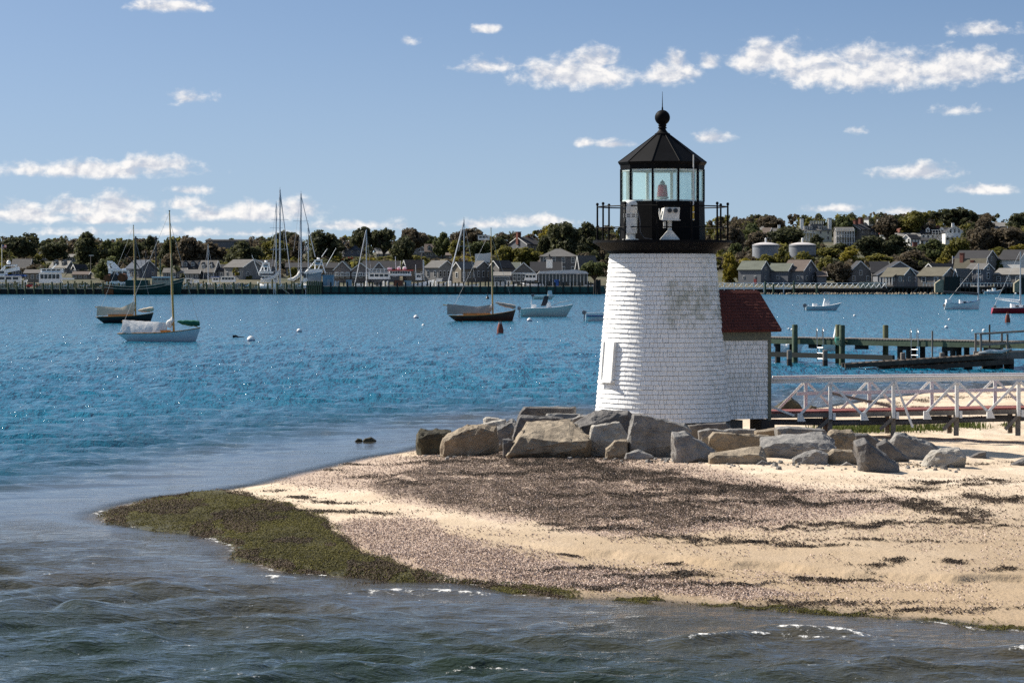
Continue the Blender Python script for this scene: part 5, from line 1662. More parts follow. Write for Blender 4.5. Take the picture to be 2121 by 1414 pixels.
def nun(label, x, y0, y1, w, mat):
    d = sea_d(y1)
    loc, qx, qz = frame(x, d)
    h = qz(y0); r = w / 2 * d / F
    o = thing('channel_buoy', label, 'buoy', loc, group='rusty channel buoys')
    MB().lathe([(r, -.3), (r, h * .3), (r * .95, h * .34), (r * .5, h * .82), (r * .46, h * .84)], 18).build('body', M[mat], o, True)
    MB().tube([(-r * .35, 0, h * .82), (-r * .3, 0, h * .97), (r * .3, 0, h * .97), (r * .35, 0, h * .82)], r * .09, 6).build('lifting_eye', M['rust'], o)
    MB().lathe([(r * .66, h * .62), (r * .535, h * .8)], 18, closed=False).build('reflective_band', M['steel'], o)


nun('rusty conical channel buoy below the brown sailboat', 1036, 663, 690, 14, 'buoy_red')
nun('rusty conical channel buoy before the red hulled sloop', 2087, 645, 668, 11, 'buoy_red')
d = sea_d(619)
o = thing('pole_buoy', 'tiny dark can buoy left of the low open skiff', 'buoy', ((1010 - CX) * d / F, d, 0))
MB().lathe([(.35, -.2), (.4, .2), (.2, .5), (.05, .9)], 10).build('body', M['hull_black'], o)
MB().tube([(0, 0, .5), (0, 0, 1.4)], .05, 5).build('staff', M['dark_mast'], o)


# ------------------------------------------------------------------ vessels at the wharf
def yacht(label, name, x0, x1, d, hull_h, tiers, mats=('gelcoat_white', 'gelcoat_white'), extras=None, bow=1, cat='yacht', B=5.0, transom=.8):
    """tiers: (px0, px1, ytop, ybot, halfwidth, windows)"""
    loc, qx, qz = frame((x0 + x1) / 2, d)
    L = (x1 - x0) * d / F
    o = thing(name, label, cat, loc)
    mb, sh = hull_mb(L, B, hull_h[0], hull_h[1], hull_h[2], draft=.8, transom=transom, rake=1.2, srake=0)
    if bow < 0:
        mb.v = [(-x, y, z) for x, y, z in mb.v]
    mb.build('hull', M[mats[0]], o, True)
    MB().box(-L * .42, L * .3, -B * .42, B * .42, hull_h[1] - .2, hull_h[1] + .02).build('deck', M['gelcoat_white'], o)
    for (a, b, yt, yb, hwid, nw) in tiers:
        xa, xb_ = qx(a), qx(b)
        zt, zb = qz(yt), qz(yb)
        k = (zt - zb) * .25
        ca = MB().prism([(xa, zb), (xb_, zb), (xb_ - k * bow * .6 if bow > 0 else xb_, zt), (xa + (k if bow < 0 else 0), zt)], -hwid, hwid).build('cabin', M[mats[1]], o)
        MB().box(xa - .25, xb_ + .25, -hwid - .25, hwid + .25, zt, zt + .12).build('cabin_roof', M['gelcoat_white'], ca)
        if nw:
            wdt = (xb_ - xa - .6) / nw
            for i in range(nw):
                MB().box(xa + .3 + i * wdt + wdt * .1, xa + .3 + (i + 1) * wdt - wdt * .1, -hwid - .05, -hwid + .02, zb + (zt - zb) * .42, zb + (zt - zb) * .85).build('pane', M['glass_dark'], ca)
    return o, qx, qz, L


D1 = 857.0
o, qx, qz, L = yacht('large white motor yacht cut by the left frame edge', 'motor_yacht', -90, 58, D1, (4.2, 2.8, 2.6), [(-60, 44, 572, 584, 2.2, 7), (-40, 14, 560, 571, 1.9, 4)], bow=1)
MB().bar((qx(-3), -1.6, qz(570)), (qx(12), -1.6, qz(552)), .5, .6).bar((qx(12), -1.6, qz(551)), (qx(38), -1.6, qz(549)), .4, .3).bar((qx(35), -1.6, qz(549)), (qx(35), -1.6, qz(560)), .2, .5).build('radar_arch', M['gelcoat_white'], o)
MB().lathe([(.5, qz(547)), (.6, qz(545)), (.55, qz(542)), (.2, qz(539))], 12, 0, qx(18), 0).build('radar_dome', M['gelcoat_white'], o, True)
MB().bar((qx(12), -1.9, qz(562)), (qx(42), -1.9, qz(556)), .9, 1.0).build('tender', M['gelcoat_white'], o)
MB().box(qx(14), qx(52), -2.3, 2.3, qz(572), qz(569)).build('awning', M['canvas_blue'], o)
o, qx, qz, L = yacht('white motor yacht with open upper bridge among the left piles', 'motor_yacht', 80, 160, D1, (3.2, 2.6, 2.4), [(83, 128, 565, 586, 2.0, 5), (86, 130, 557, 564, 1.8, 4)], bow=1)
MB().bar((qx(107), 0, qz(557)), (qx(117), 0, qz(547)), .3).build('radar_mast', M['gelcoat_white'], o)
MB().box(qx(118), qx(152), -1.9, 1.9, qz(579), qz(575.5)).build('fore_cabin', M['gelcoat_white'], o)
MB().bar((qx(135), -1, qz(572)), (qx(148), -1, qz(556)), .15).build('davit', M['dark_mast'], o)
o, qx, qz, L = yacht('white motor yacht with tall bent radar arch behind the trawler', 'motor_yacht', 222, 275, D1 + 5, (5, 4.5, 4.2), [(232, 268, 560, 576, 2.2, 3), (226, 240, 556, 566, 1.6, 0)], bow=1)
MB().bar((qx(224), -1, qz(545)), (qx(229), -1, qz(560)), .9, .5).bar((qx(223), -1, qz(543)), (qx(234), -1, qz(543.5)), .9, .8).bar((qx(233), -1, qz(546)), (qx(246), -1, qz(560)), .9, 1.4).build('radar_arch', M['gelcoat_white'], o)
MB().add([(qx(240), -2, qz(559)), (qx(258), -2, qz(556)), (qx(268), -2, qz(570)), (qx(240), -2, qz(568)), (qx(240), 2, qz(559)), (qx(258), 2, qz(556)), (qx(268), 2, qz(570)), (qx(240), 2, qz(568))],
         [(0, 1, 2, 3), (4, 7, 6, 5), (0, 4, 5, 1), (1, 5, 6, 2), (2, 6, 7, 3), (3, 7, 4, 0)]).build('windshield_cowl', M['gelcoat_white'], o)

# fishing trawler
d = DW - 12
loc, qx, qz = frame(300, d)
o = thing('fishing_trawler', 'dark green steel fishing trawler with rusty stern and black masts', 'fishing boat', loc)
L = 162 * d / F
mb, sh = hull_mb(L, 6.0, 4.6, 2.2, 2.8, draft=1, transom=.85, rake=1.0, srake=0)
mb.build('hull', M['hull_green'], o, True)
for s in sh:
    MB().tube([(x, y * 1.01, z - .7) for x, y, z in s], .12, 6).build('rub_rail', M['cap_timber'], o)
    MB().tube([(x, y * 1.0, z) for x, y, z in s], .10, 6).build('gunwale', M['canvas_tan'], o)
MB().box(qx(219), qx(237), -2.6, 2.6, -.2, qz(590)).build('stern_ramp', M['rust'], o)
MB().tube([(qx(224), -2.5, qz(576)), (qx(224), 2.5, qz(576))], 1.0, 14).build('net_drum', M['rust'], o)
MB().tube([(qx(238), -2.3, qz(574)), (qx(238), 2.3, qz(574))], 1.15, 14).build('net_drum', M['hull_black'], o)
MB().tube([(qx(254), -2.3, qz(575)), (qx(254), 2.3, qz(575))], 1.2, 14).build('net_drum', M['rust'], o)
MB().box(qx(262), qx(309), -2.6, 2.6, 2.2, qz(580)).build('deck_house', M['hull_green'], o)
wh = MB().box(qx(317), qx(358), -2.0, 2.0, 2.6, qz(575)).build('wheelhouse', M['cap_timber'], o)
MB().box(qx(316), qx(362), -2.2, 2.2, qz(575), qz(573)).build('wheelhouse_roof', M['gelcoat_white'], wh)
for x in (321, 329, 337, 345):
    MB().box(qx(x), qx(x + 6), -2.05, -1.98, qz(580), qz(576.2)).build('pane', M['glass_dark'], wh)
for x, top in ((281, 489), (323, 489)):
    mt = MB().tube([(qx(x), 0, 2.4), (qx(x), 0, qz(top))], [.28, .2], 8).build('mast', M['dark_mast'], o)
    MB().lathe([(.35, qz(top + 7)), (.4, qz(top + 5)), (.3, qz(top + 3))], 8, 0, qx(x), 0).bar((qx(x), 0, qz(top + 6)), (qx(x + 5), 0, qz(top + 5)), .3).build('masthead_lamp', M['dark_mast'], mt)
MB().tube([(qx(302), 0, 2.4), (qx(302), 0, qz(520))], .12, 6).bar((qx(298), 0, qz(533)), (qx(306), 0, qz(533)), .3).build('signal_mast', M['dark_mast'], o)
MB().tube([(qx(332), 0, 2.6), (qx(332), 0, qz(535))], .15, 6).build('funnel', M['hull_green'], o)
MB().tube([(qx(281), 0, qz(548)), (qx(258), 0, qz(526))], .13, 6).tube([(qx(283), 0, qz(545)), (qx(300), 0, qz(575))], .12, 6).tube([(qx(305), 0, qz(542)), (qx(321), 0, qz(557))], .1, 6).build('cargo_boom', M['dark_mast'], o)
st = MB()
for a, b in (((281, 490), (323, 490)), ((281, 492), (240, 572)), ((323, 492), (374, 580)), ((281, 492), (300, 574)), ((323, 500), (306, 574))):
    wire(st, (qx(a[0]), 0, qz(a[1])), (qx(b[0]), 0, qz(b[1])), .03)
st.build('rigging', M['dark_mast'], o)


def ketch(label, x0, x1, d, masts, stays, sail=None, cat='sailing yacht'):
    loc, qx, qz = frame((x0 + x1) / 2, d)
    L = (x1 - x0) * d / F
    o = thing('sailing_yacht', label, cat, loc, group='sailing yachts berthed behind the wharf')
    mb, sh = hull_mb(L, L * .25, 3.0, 2.4, 2.4, draft=.8, transom=.6, rake=1.0, srake=-.5)
    mb.build('hull', M['gelcoat_white'], o, True)
    MB().box(-L * .25, L * .1, -L * .07, L * .07, 2.3, 3.1).build('cabin', M['gelcoat_white'], o)
    for (mx, top, w, sp) in masts:
        mt = MB().tube([(qx(mx), 0, 2.3), (qx(mx), 0, qz(top))], [w, w * .7], 8).build('mast', M['mast_alu'], o)
        for y in sp:
            MB().bar((qx(mx) - w * 9, -.2, qz(y)), (qx(mx) + w * 9, .2, qz(y)), .06, .08).build('spreader', M['mast_alu'], mt)
        MB().tube([(qx(mx), 0, qz(top)), (qx(mx), 0, qz(top - 5))], .04, 4).build('masthead_aerial', M['dark_mast'], mt)
    st = MB()
    for (a, b, r) in stays:
        wire(st, (qx(a[0]), 0, qz(a[1])), (qx(b[0]), 0, qz(b[1])), r)
    st.build('rigging', M['mast_alu'], o)
    if sail:
        pts = [(qx(a), 0, qz(b)) for a, b in sail]
        MB().tube(pts, [.25] + [.5] * (len(pts) - 2) + [.2], 8).build('furled_sail', M['canvas_white'], o, True)
    return o


ketch('tall two masted white yacht, tallest masts of the harbour', 528, 606, D1, [(580, 393, .27, (455, 516)), (572, 422, .2, (472, 517))], [((580, 395), (603, 578), .13), ((580, 395), (562, 560), .04), ((572, 424), (563, 500), .04), ((580, 395), (590, 520), .03), ((572, 424), (583, 460), .03)],
      [(540, 579), (558, 578), (568, 574), (576, 566), (578, 559)])
ketch('tall white yacht berthed right of the tallest masts', 588, 652, D1 + 4, [(623.5, 401, .25, (458,)), (638.5, 467, .17, ())], [((623, 402), (638, 467), .1), ((638, 468), (653, 532), .13), ((623, 402), (608, 520), .03), ((624, 402), (617, 570), .06), ((638, 470), (630, 520), .04)],
      [(596, 579), (608, 578), (617, 572), (621, 564), (622, 559)])
ketch('sailing yacht with a slanting furled jib left of the brown mast', 916, 992, D1, [(961, 455, .2, (510,))], [((961, 458), (929, 582), .19), ((961, 458), (950, 520), .03), ((961, 458), (985, 582), .03)])
ketch('sailing yacht mast left of the white ferry', 722, 772, D1, [(759, 475, .18, ())], [((758, 478), (735, 587), .12), ((759, 478), (752, 520), .03), ((759, 478), (771, 585), .03)])
ketch('small yacht with a tan mast before the grey blue house', 418, 452, D1, [(431, 506, .14, ())], [((431, 508), (420, 582), .03), ((431, 508), (445, 582), .03)])


def sportfisher(label, x0, x1, d, cab, tower, out):
    o, qx, qz, L = yacht(label, 'sport_fishing_boat', x0, x1, d, (3.6, 2.4, 2.2), cab, bow=-1, cat='fishing boat', B=4.6)
    (ta, tb, yt, ba, bb, yb) = tower
    tw = MB()
    for y in (-1.1, 1.1):
        for (a, b) in (((ta, yt), (ba, yb)), ((tb, yt), (bb, yb)), ((ta, yt), ((ba + bb) / 2, yb)), ((tb, yt), ((ba + bb) / 2 + 3, yb))):
            tw.tube([(qx(a[0]), y * .6, qz(a[1])), (qx(b[0]), y, qz(b[1]))], .1, 6)
        for f_ in (.35, .7):
            tw.tube([(qx(ta + (ba - ta) * f_), y * .8, qz(yt + (yb - yt) * f_)), (qx(tb + (bb - tb) * f_), y * .8, qz(yt + (yb - yt) * f_))], .08, 6)
    t_ = tw.build('tuna_tower', M['gelcoat_white'], o)
    MB().box(qx(ta - 2), qx(tb + 2), -1.0, 1.0, qz(yt), qz(yt - 2)).build('tower_top', M['gelcoat_white'], t_)
    MB().box(qx(ta), qx(tb), -.7, .7, qz(yt + 8), qz(yt + 3)).build('tower_station', M['shed_blue'], t_)
    og = MB()
    for (a, b) in out:
        og.tube([(qx(a[0]), -1.5, qz(a[1])), (qx(b[0]), -2.2, qz(b[1]))], [.12, .06], 6)
    og.build('outrigger', M['gelcoat_white'], o)
    MB().lathe([(.4, qz(yt - 3)), (.5, qz(yt - 5)), (.3, qz(yt - 6.5))], 10, 0, qx((ta + tb) / 2), 0).build('radar_dome', M['gelcoat_white'], t_, True)
    return o, qx, qz


sportfisher('sport fishing boat with lookout tower left of the tall masts', 532, 582, D1 + 2, [(540, 575, 571, 584, 1.9, 4), (538, 565, 563, 566.5, 1.8, 0)], (545, 557, 546, 537, 561, 566), [((538, 570), (523, 528)), ((545, 543), (528, 537))])
sportfisher('larger sport fishing boat with white lookout tower behind the huts', 622, 694, D1 + 6, [(627, 664, 564, 584, 2.1, 5), (640, 668, 558, 565, 1.9, 0)], (653, 666, 540, 630, 674, 566), [((676, 551), (697, 514)), ((667, 532), (679, 515))])

# small white ferry
o, qx, qz, L = yacht('white double decked ferry with red trimmed bridge roof', 'ferry', 762, 900, D1, (4.2, 2.6, 2.6), [(764, 808, 566, 578, 2.6, 4), (806, 852, 560.5, 571, 2.3, 8)], bow=1, cat='ferry', B=6.0)
MB().box(qx(804), qx(856), -2.7, 2.7, qz(561), qz(558.6)).build('bridge_roof', M['red_paint'], o)
for z in (557, 560, 563):
    MB().bar((qx(765), -2.6, qz(z)), (qx(804), -2.6, qz(z)), .08, .1).build('rail', M['gelcoat_white'], o)
for x in range(765, 806, 8):
    MB().bar((qx(x), -2.6, qz(566)), (qx(x), -2.6, qz(556.5)), .1).build('stanchion', M['gelcoat_white'], o)
MB().box(qx(803), qx(812), -1, 1, qz(558.5), qz(554)).build('life_raft', M['gelcoat_white'], o)
for x in (826, 838):
    MB().lathe([(.5, qz(558.5)), (.6, qz(556)), (.5, qz(553)), (.1, qz(552))], 10, 0, qx(x), 0).build('radar_dome', M['gelcoat_white'], o, True)
MB().tube([(qx(820), 0, qz(558)), (qx(819), 0, qz(531))], .1, 5).build('signal_mast', M['mast_alu'], o)
o, qx, qz, L = yacht('white crew boat with stepped mast moored beside the ferry', 'work_boat', 856, 896, D1 - 2, (3.4, 2.4, 2.2), [(861, 874, 567, 580, 1.4, 3)], bow=1, cat='work boat', B=4)
MB().tube([(qx(861), 0, qz(566)), (qx(861), 0, qz(548))], .1, 5).tube([(qx(877), 0, qz(580)), (qx(877), 0, qz(538))], .13, 6).build('mast', M['mast_alu'], o)
for z in range(542, 580, 4):
    MB().bar((qx(875), 0, qz(z)), (qx(880), 0, qz(z)), .2, .15).build('mast_rung', M['mast_alu'], o)
o, qx, qz, L = yacht('low white motor cruiser with sloping windscreen before the pavilion', 'motor_yacht', 1078, 1126, D1 - 2, (3.4, 2.9, 2.8), [(1086, 1112, 568, 580, 1.6, 3)], bow=-1, B=4)
o, qx, qz, L = yacht('low white runabout left of the motor cruiser', 'motor_yacht', 1045, 1072, D1 - 2, (3.0, 2.7, 2.6), [(1050, 1058, 582, 586, 1.0, 0)], bow=1, B=3)
o, qx, qz, L = yacht('white runabout with dark canopy right of the ferry', 'motor_yacht', 898, 926, D1 - 2, (3.6, 3.0, 2.8), [(904, 916, 577, 583, 1.1, 0)], bow=1, B=3)
o, qx, qz, L = yacht('white motor boat with blue awning left of the tall masts', 'motor_yacht', 428, 498, D1 - 2, (3.2, 2.8, 2.6), [(440, 455, 575, 584, 1.4, 2), (458, 488, 573, 584, 1.4, 4)], bow=1, B=4)
MB().box(qx(438), qx(456), -1.6, 1.6, qz(575), qz(572.5)).build('awning', M['canvas_blue'], o)
o, qx, qz, L = yacht('small white cruiser right of the trawler bow', 'motor_yacht', 380, 424, D1 - 2, (3.2, 2.8, 2.6), [(384, 398, 577, 586, 1.4, 3), (402, 412, 579, 586, 1.2, 0)], bow=1, B=4)
o, qx, qz, L = yacht('white tower boat on land behind the brown masted yacht', 'work_boat', 984, 1018, 1000, (7.5, 7, 7), [(990, 1014, 523, 532, 1.6, 3)], bow=1, cat='work boat', B=4)
o.location.z = float(land_z(1000, 1000)) - 0.5

# ------------------------------------------------------------------ green pier in front of the far shore
DP0, DP1 = 165.5, 154.0
pcol = lambda px: DP0 + (DP1 - DP0) * (px - 1597) / (2121 - 1597)


def ppt(px, y, off=0.0, wy=None):
    d = pcol(px) + off
    return W(px, y, d)


pier = thing('green_pier', 'low green timber pier with tall piles behind the footbridge', 'pier', (0, 0, 0))
a, b = ppt(1540, 700), ppt(2180, 709)
zd_ = 1.37
A, Bp = Vector((a.x, a.y, zd_)), Vector((b.x, b.y, zd_))
ax = (Bp - A).normalized(); ay = Vector((-ax.y, ax.x, 0))
at = lambda px, off=0.0, z=zd_: (lambda u: Vector((A.x + ax.x * u, A.y + ax.y * u, z)) + ay * off)((px - 1540) / (2180 - 1540) * (Bp - A).length)
MB().bar(at(1540, .06, zd_ - .16), at(2180, .06, zd_ - .16), .12, .30).build('fascia_beam', M['green_timber'], pier)
MB().bar(at(1540, 1.9, zd_ - .16), at(2180, 1.9, zd_ - .16), .12, .30).build('fascia_beam', M['green_timber'], pier)
n = 110
pl_me = MB().box(-.065, .065, -1.0, 1.0, 0, .05).mesh('deck_plank', M['grey_timber'])
rz = math.atan2(ax.y, ax.x)
for i in range(n):
    p = at(1540 + (i + .5) * 640 / n, .98)
    obj('deck_plank', pl_me, pier, p, (0, 0, rz), (1.05, 1, 1))
for (px, top, off) in ((1660, 672, -.22), (1696, 672, 2.15), (1762, 673, -.22), (1798, 673, 2.15)):
    p = at(px, off)
    zt = H - (top - HY) * p.y / F
    MB().lathe([(.16, -1.2), (.155, zt - .04), (.13, zt)], 12, 0, p.x, p.y).build('pile', M['pile_timber'] if off > 0 else M['green_timber'], pier, True)
for px in (1608, 1870, 1888, 1962, 1978, 2045, 2062):
    for off in (.35, 1.6):
        p = at(px, off)
        MB().lathe([(.15, -1.2), (.15, zd_ - .3)], 10, 0, p.x, p.y).build('pile', M['dark_timber'], pier, True)
for px in (1690, 1790, 1879, 1970, 2053):
    MB().bar(at(px - 11, .35, zd_ - .42), at(px + 11, .35, zd_ - .42), .3, .22).build('cross_head', M['dark_timber'], pier)
MB().bar(at(1540, -.9, .52), at(1886, -.9, .46), .2, .26).build('lower_whaler', M['bulkhead_dark'], pier)
for (px, wy, top) in ((1635, 757, 725), (1709, 759, 725), (1870, 764, 730), (1951, 764, 730)):
    d = sea_d(wy)
    o = thing('cut_pile', {1635: 'short cut pile nearest the shed before the pier', 1709: 'second short pile from the shed before the pier', 1870: 'short pile at the foot of the dark ramp', 1951: 'short pile halfway up the dark ramp'}[px], 'pile', ((px - CX) * d / F, d, 0), group='cut off piles before the pier')
    zt = H - (top - HY) * d / F
    MB().lathe([(.14, -1), (.14, .35)], 12).build('wet_foot', M['dark_timber'], o, True)
    MB().lathe([(.135, .35), (.135, zt - .02), (.11, zt)], 12).build('shaft', M['grey_timber'], o, True)


def pier_ladder(label, px0, px1):
    o = thing('swim_ladder', label, 'ladder', at(px0, -.05, 0), group='steel ladders on the pier')
    w = (at(px1) - at(px0))
    for s in (Vector((0, 0, 0)), w):
        MB().tube([s + Vector((0, -.12, .15)), s + Vector((0, -.12, zd_ + .45)), s + Vector((0, -.05, zd_ + .56)), s + Vector((0, .15, zd_ + .60)), s + Vector((0, .35, zd_ + .54)), s + Vector((0, .4, zd_ + .05))], .022, 8).build('hoop', M['steel'], o, True)
    for z in (.3, .6, .9):
        MB().tube([Vector((0, -.12, z)), w + Vector((0, -.12, z))], .02, 6).build('rung', M['steel'], o)


pier_ladder('steel swim ladder between the first two tall green piles', 1704, 1717)
pier_ladder('steel swim ladder on the bare stretch of the pier', 1902, 1916)
for (px, top, bot, lb) in ((1949, 685, 735, 'thin grey post standing against the pier, shorter'), (2063, 672, 710, 'thin dark post standing by the raised walkway, taller')):
    p = at(px, -.2, 0)
    zt = H - (top - HY) * p.y / F
    tag(MB().lathe([(.045, -.6), (.045, zt)], 8).build('thin_post', M['grey_timber' if px == 1949 else 'dark_timber'], None), lb, 'post').location = p
rp = at(1760, -.42, 0)
coil = MB()
for k in range(4):
    coil.tube([(.17 * math.cos(t_) * (1 + .05 * k), -.02 * k + .2 * math.sin(t_) * .9, zd_ + .12 - .05 * k - (.30 * max(0, -math.sin(t_)) * (k + 1) / 4)) for t_ in np.linspace(0, 6.28, 16)], .018, 5)
co_ = coil.build('rope_coil', M['rope'], None); co_.location = rp + Vector((0, .22, 0))
tag(co_, 'green rope looped round the third tall pile', 'rope')
# boats tied up beyond the pier
for (lb, x0, x1, wy, mh, h) in (('white hulled dinghy tied behind the pier by the shed', 1612, 1672, 731, 'gelcoat_white', (.7, .5, .5)), ('pale green hulled boat tied behind the pier between tall piles', 1698, 1764, 728, 'gelcoat_pale', (.9, .75, .75))):
    o, L, sh, qx, qz = skiff(lb, x0, x1, wy, mh, hgt=h, k=1.0, group='boats tied behind the pier')
    if x0 > 1690:
        MB().prism([(-.2, .6), (.5, .6), (.4, 1.5), (.0, 1.6)], -.3, .3).build('console', M['gelcoat_white'], o)
    else:
        MB().box(-.4, .1, -.5, .5, .35, .55).build('thwart', M['gelcoat_white'], o)

# dark marine railway ramp and raised walkway at the right
DR = 153.0
rx = lambda px, d=DR: (px - CX) * d / F
rz_ = lambda y, d=DR: H - (y - HY) * d / F
ramp = thing('slip_ramp', 'dark weathered slipway ramp rising from the water', 'ramp', (0, DR, 0))
for off in (0, 1.4):
    MB().bar((rx(1750), off, rz_(758)), (rx(2060), off, rz_(738)), .3, .22).build('rail_beam', M['wet_timber'], ramp)
    MB().bar((rx(1845), off + .05, rz_(762) - .1), (rx(2100), off + .05, rz_(748)), .25, .26).build('under_beam', M['wet_timber'], ramp)
for px in np.arange(1770, 2050, 14):
    MB().box(rx(px), rx(px) + .16, -.1, 1.5, rz_(758 - (px - 1750) * .0645) + .06, rz_(758 - (px - 1750) * .0645) + .125).build('sleeper', M['wet_timber'], ramp)
MB().add([(rx(1800), .3, rz_(756)), (rx(2050), .3, rz_(741)), (rx(2050), .3, rz_(757)), (rx(1850), .3, -.1), (rx(1800), .5, rz_(756)), (rx(2050), .5, rz_(741)), (rx(2050), .5, rz_(757)), (rx(1850), .5, -.1)], [(0, 1, 2, 3), (4, 7, 6, 5), (0, 4, 5, 1), (1, 5, 6, 2), (2, 6, 7, 3), (3, 7, 4, 0)]).build('side_board', M['wet_timber'], ramp)
for px in (1930, 2010, 2050, 2068, 2096):
    for off in (.2, 1.3):
        MB().lathe([(.14, -1), (.14, rz_(748))], 8, 0, rx(px), off).build('pile', M['dark_timber'], ramp)
walk = thing('raised_walkway', 'grey railed walkway at the right end of the pier', 'walkway', (0, DR + .3, 0))
MB().bar((rx(2028), 0, rz_(737)), (rx(2250), 0, rz_(733)), .2, .38).build('side_beam', M['grey_timber'], walk)
MB().bar((rx(2028), 1.5, rz_(737)), (rx(2250), 1.5, rz_(733)), .2, .38).build('side_beam', M['grey_timber'], walk)
x = rx(2030)
while x < rx(2240):
    MB().box(x, x + .15, .12, 1.38, rz_(735), rz_(735) + .05).build('deck_plank', M['grey_timber'], walk)
    x += .165
for off in (-.12, 1.62):
    for px in (2033, 2088, 2144, 2200):
        MB().box(rx(px) - .05, rx(px) + .05, off - .05, off + .05, rz_(742), rz_(692) + .02 * (px - 2033) / 60).build('rail_post', M['grey_timber'], walk)
    MB().bar((rx(2030), off, rz_(692.5)), (rx(2250), off, rz_(679)), .14, .06).build('hand_rail', M['grey_timber'], walk)
    MB().bar((rx(2033), off, rz_(714)), (rx(2250), off, rz_(702)), .05, .11).build('middle_rail', M['grey_timber'], walk)
for px in (2050, 2096, 2150):
    for off in (.1, 1.4):
        MB().lathe([(.15, -1), (.15, rz_(739))], 8, 0, rx(px), off).build('pile', M['dark_timber'], walk)
MB().tube([(rx(2028), -.2, rz_(731)), (rx(2050), -.25, rz_(727)), (rx(2075), -.2, rz_(728)), (rx(2096), -.22, rz_(722))], [.05, .12, .1, .04], 6).build('rolled_tarp', M['beacon_white'], walk, True)

# ------------------------------------------------------------------ white railing along the boardwalk, far right
DB = 850.0
loc, qx, qz = frame(1660, DB)
bw = thing('boardwalk', 'boardwalk with white zigzag railing along the right shore', 'boardwalk', loc)
MB().box(qx(1484), qx(1840), 0, 5, 1.2, 1.6).build('deck', M['dark_timber'], bw)
MB().box(qx(1484), qx(1640), -.1, .12, 1.45, 1.9).build('white_fascia', M['white_paint'], bw)
MB().box(qx(1484), qx(1840), .5, .7, -.5, 1.2).build('footing', M['bulkhead_dark'], bw)
MB().bar((qx(1484), .1, 3.15), (qx(1838), .1, 3.15), .12, .14).build('top_rail', M['white_paint'], bw)
zig = MB().bar((0, 0, 1.8), (1.0, 0, 3.0), .7, .12).bar((1.0, .3, 3.0), (1.5, .3, 1.75), .12, .16).mesh('zigzag_brace', M['white_paint'])
x = 1485.0
while x < 1834:
    obj('zigzag_brace', zig, bw, (qx(x), .1, 0))
    x += 11.0
pst = MB().box(-.14, .14, -.14, .14, -.5, 3.3).mesh('post', M['white_paint'])
x = 1500.0
while x < 1640:
    obj('post', pst, bw, (qx(x), 0, 0))
    x += 20.5
pst2 = MB().tube([(0, 0, -.5), (0, 0, 1.3)], .2, 6).mesh('pile', M['dark_timber'])
x = 1600.0
while x < 1836:
    obj('pile', pst2, bw, (qx(x), .1, 0))
    x += 8.0
for (px, top, lb) in ((1585, 583, 'tall dark pile on the boardwalk above the red roof'), (1644.5, 582, 'tall dark pile on the boardwalk, middle of three'), (1692, 588, 'tall dark pile on the boardwalk, farthest from the tower'), (1602, 588, 'slim dark pile right of the pile above the red roof')):
    loc, qx, qz = frame(px, DB - 1.5)
    tag(MB().lathe([(.3, -1), (.28, qz(top) - .1), (.2, qz(top))], 8).build('mooring_pile', M['green_timber'], None), lb, 'pile', 'mooring piles along the boardwalk').location = loc
# rip-rap below the boardwalk
mb = MB()
r9 = random.Random(9)
for i in range(420):
    px = r9.uniform(1490, 1960)
    p = W(px, HY, DB - 1 - r9.random() * 3); s = r9.uniform(.15, .5)
    z = max(0, .55 - (DB - p.y) * .12)
    mb.add([(p.x - s, p.y, z - s * .5), (p.x + s, p.y - s * .3, z - s * .4), (p.x + s * .3, p.y + s, z - s * .4), (p.x + r9.uniform(-.3, .3) * s, p.y, z + s * .6), (p.x - s * .2, p.y - s * .9, z)], [(0, 4, 3), (4, 1, 3), (1, 2, 3), (2, 0, 3), (0, 1, 4), (0, 2, 1)])
tag(mb.build('shore_gravel', M['rock_tan'], None), 'strip of tan rubble at the foot of the boardwalk', 'rubble', kind='stuff')


def barge(label, x0, xm, x1, y0, y1, d):
    loc, qx, qz = frame(xm, d)
    o = thing('fender_pier', label, 'fender', loc, group='big square fenders before the cottages')
    MB().prism([(qx(x0), qz(598)), (qx(x0), qz(587)), (qx(x0 + 11), qz(579)), (qx(xm), qz(579)), (qx(xm), qz(606)), (qx(x0), qz(605))], 0, 2).build('slanted_panel', M['barge_tan'], o)
    MB().box(qx(xm) + .02, qx(x1), -.6, 4, .4, qz(y0)).build('block', M['bulkhead_dark'], o)
    for x in (xm + 1, xm + 9, x1 - 3):
        MB().box(qx(x), qx(x + 2), -.7, -.5, -.5, qz(y0 - 1.5)).build('fender_timber', M['dark_timber'], o)
    for x in (x0 + 10, xm + 3, x1 - 4):
        MB().lathe([(.35, -1), (.35, .6)], 8, 0, qx(x), 1).build('pile', M['dark_timber'], o)


barge('large square dark fender with tan slanted panel before the cottages', 1937, 1955, 1988, 573, 612, 835)
barge('square fender with tan slanted panel cut by the right frame edge', 2101, 2114, 2150, 575, 612, 835)

# ------------------------------------------------------------------ houses
fr_me = MB().box(-.5, .5, -.05, .05, 0, 1).mesh('window', M['trim_white'])
pa_me = MB().box(-.38, .03, -.075, -.04, .1, .48).box(.06, .38, -.075, -.04, .1, .48).box(-.38, .03, -.075, -.04, .53, .9).box(.06, .38, -.075, -.04, .53, .9).mesh('pane', M['glass_dark'])
WINS = {}


def win_meshes(dark=False):
    return fr_me, pa_me


def put_window(parent, p, rz, w, h, frame_m=None):
    o = obj('window', fr_me, parent, p, (0, 0, rz), (w, 1, h))
    obj('pane', pa_me, o)
    return o


HLIST = []


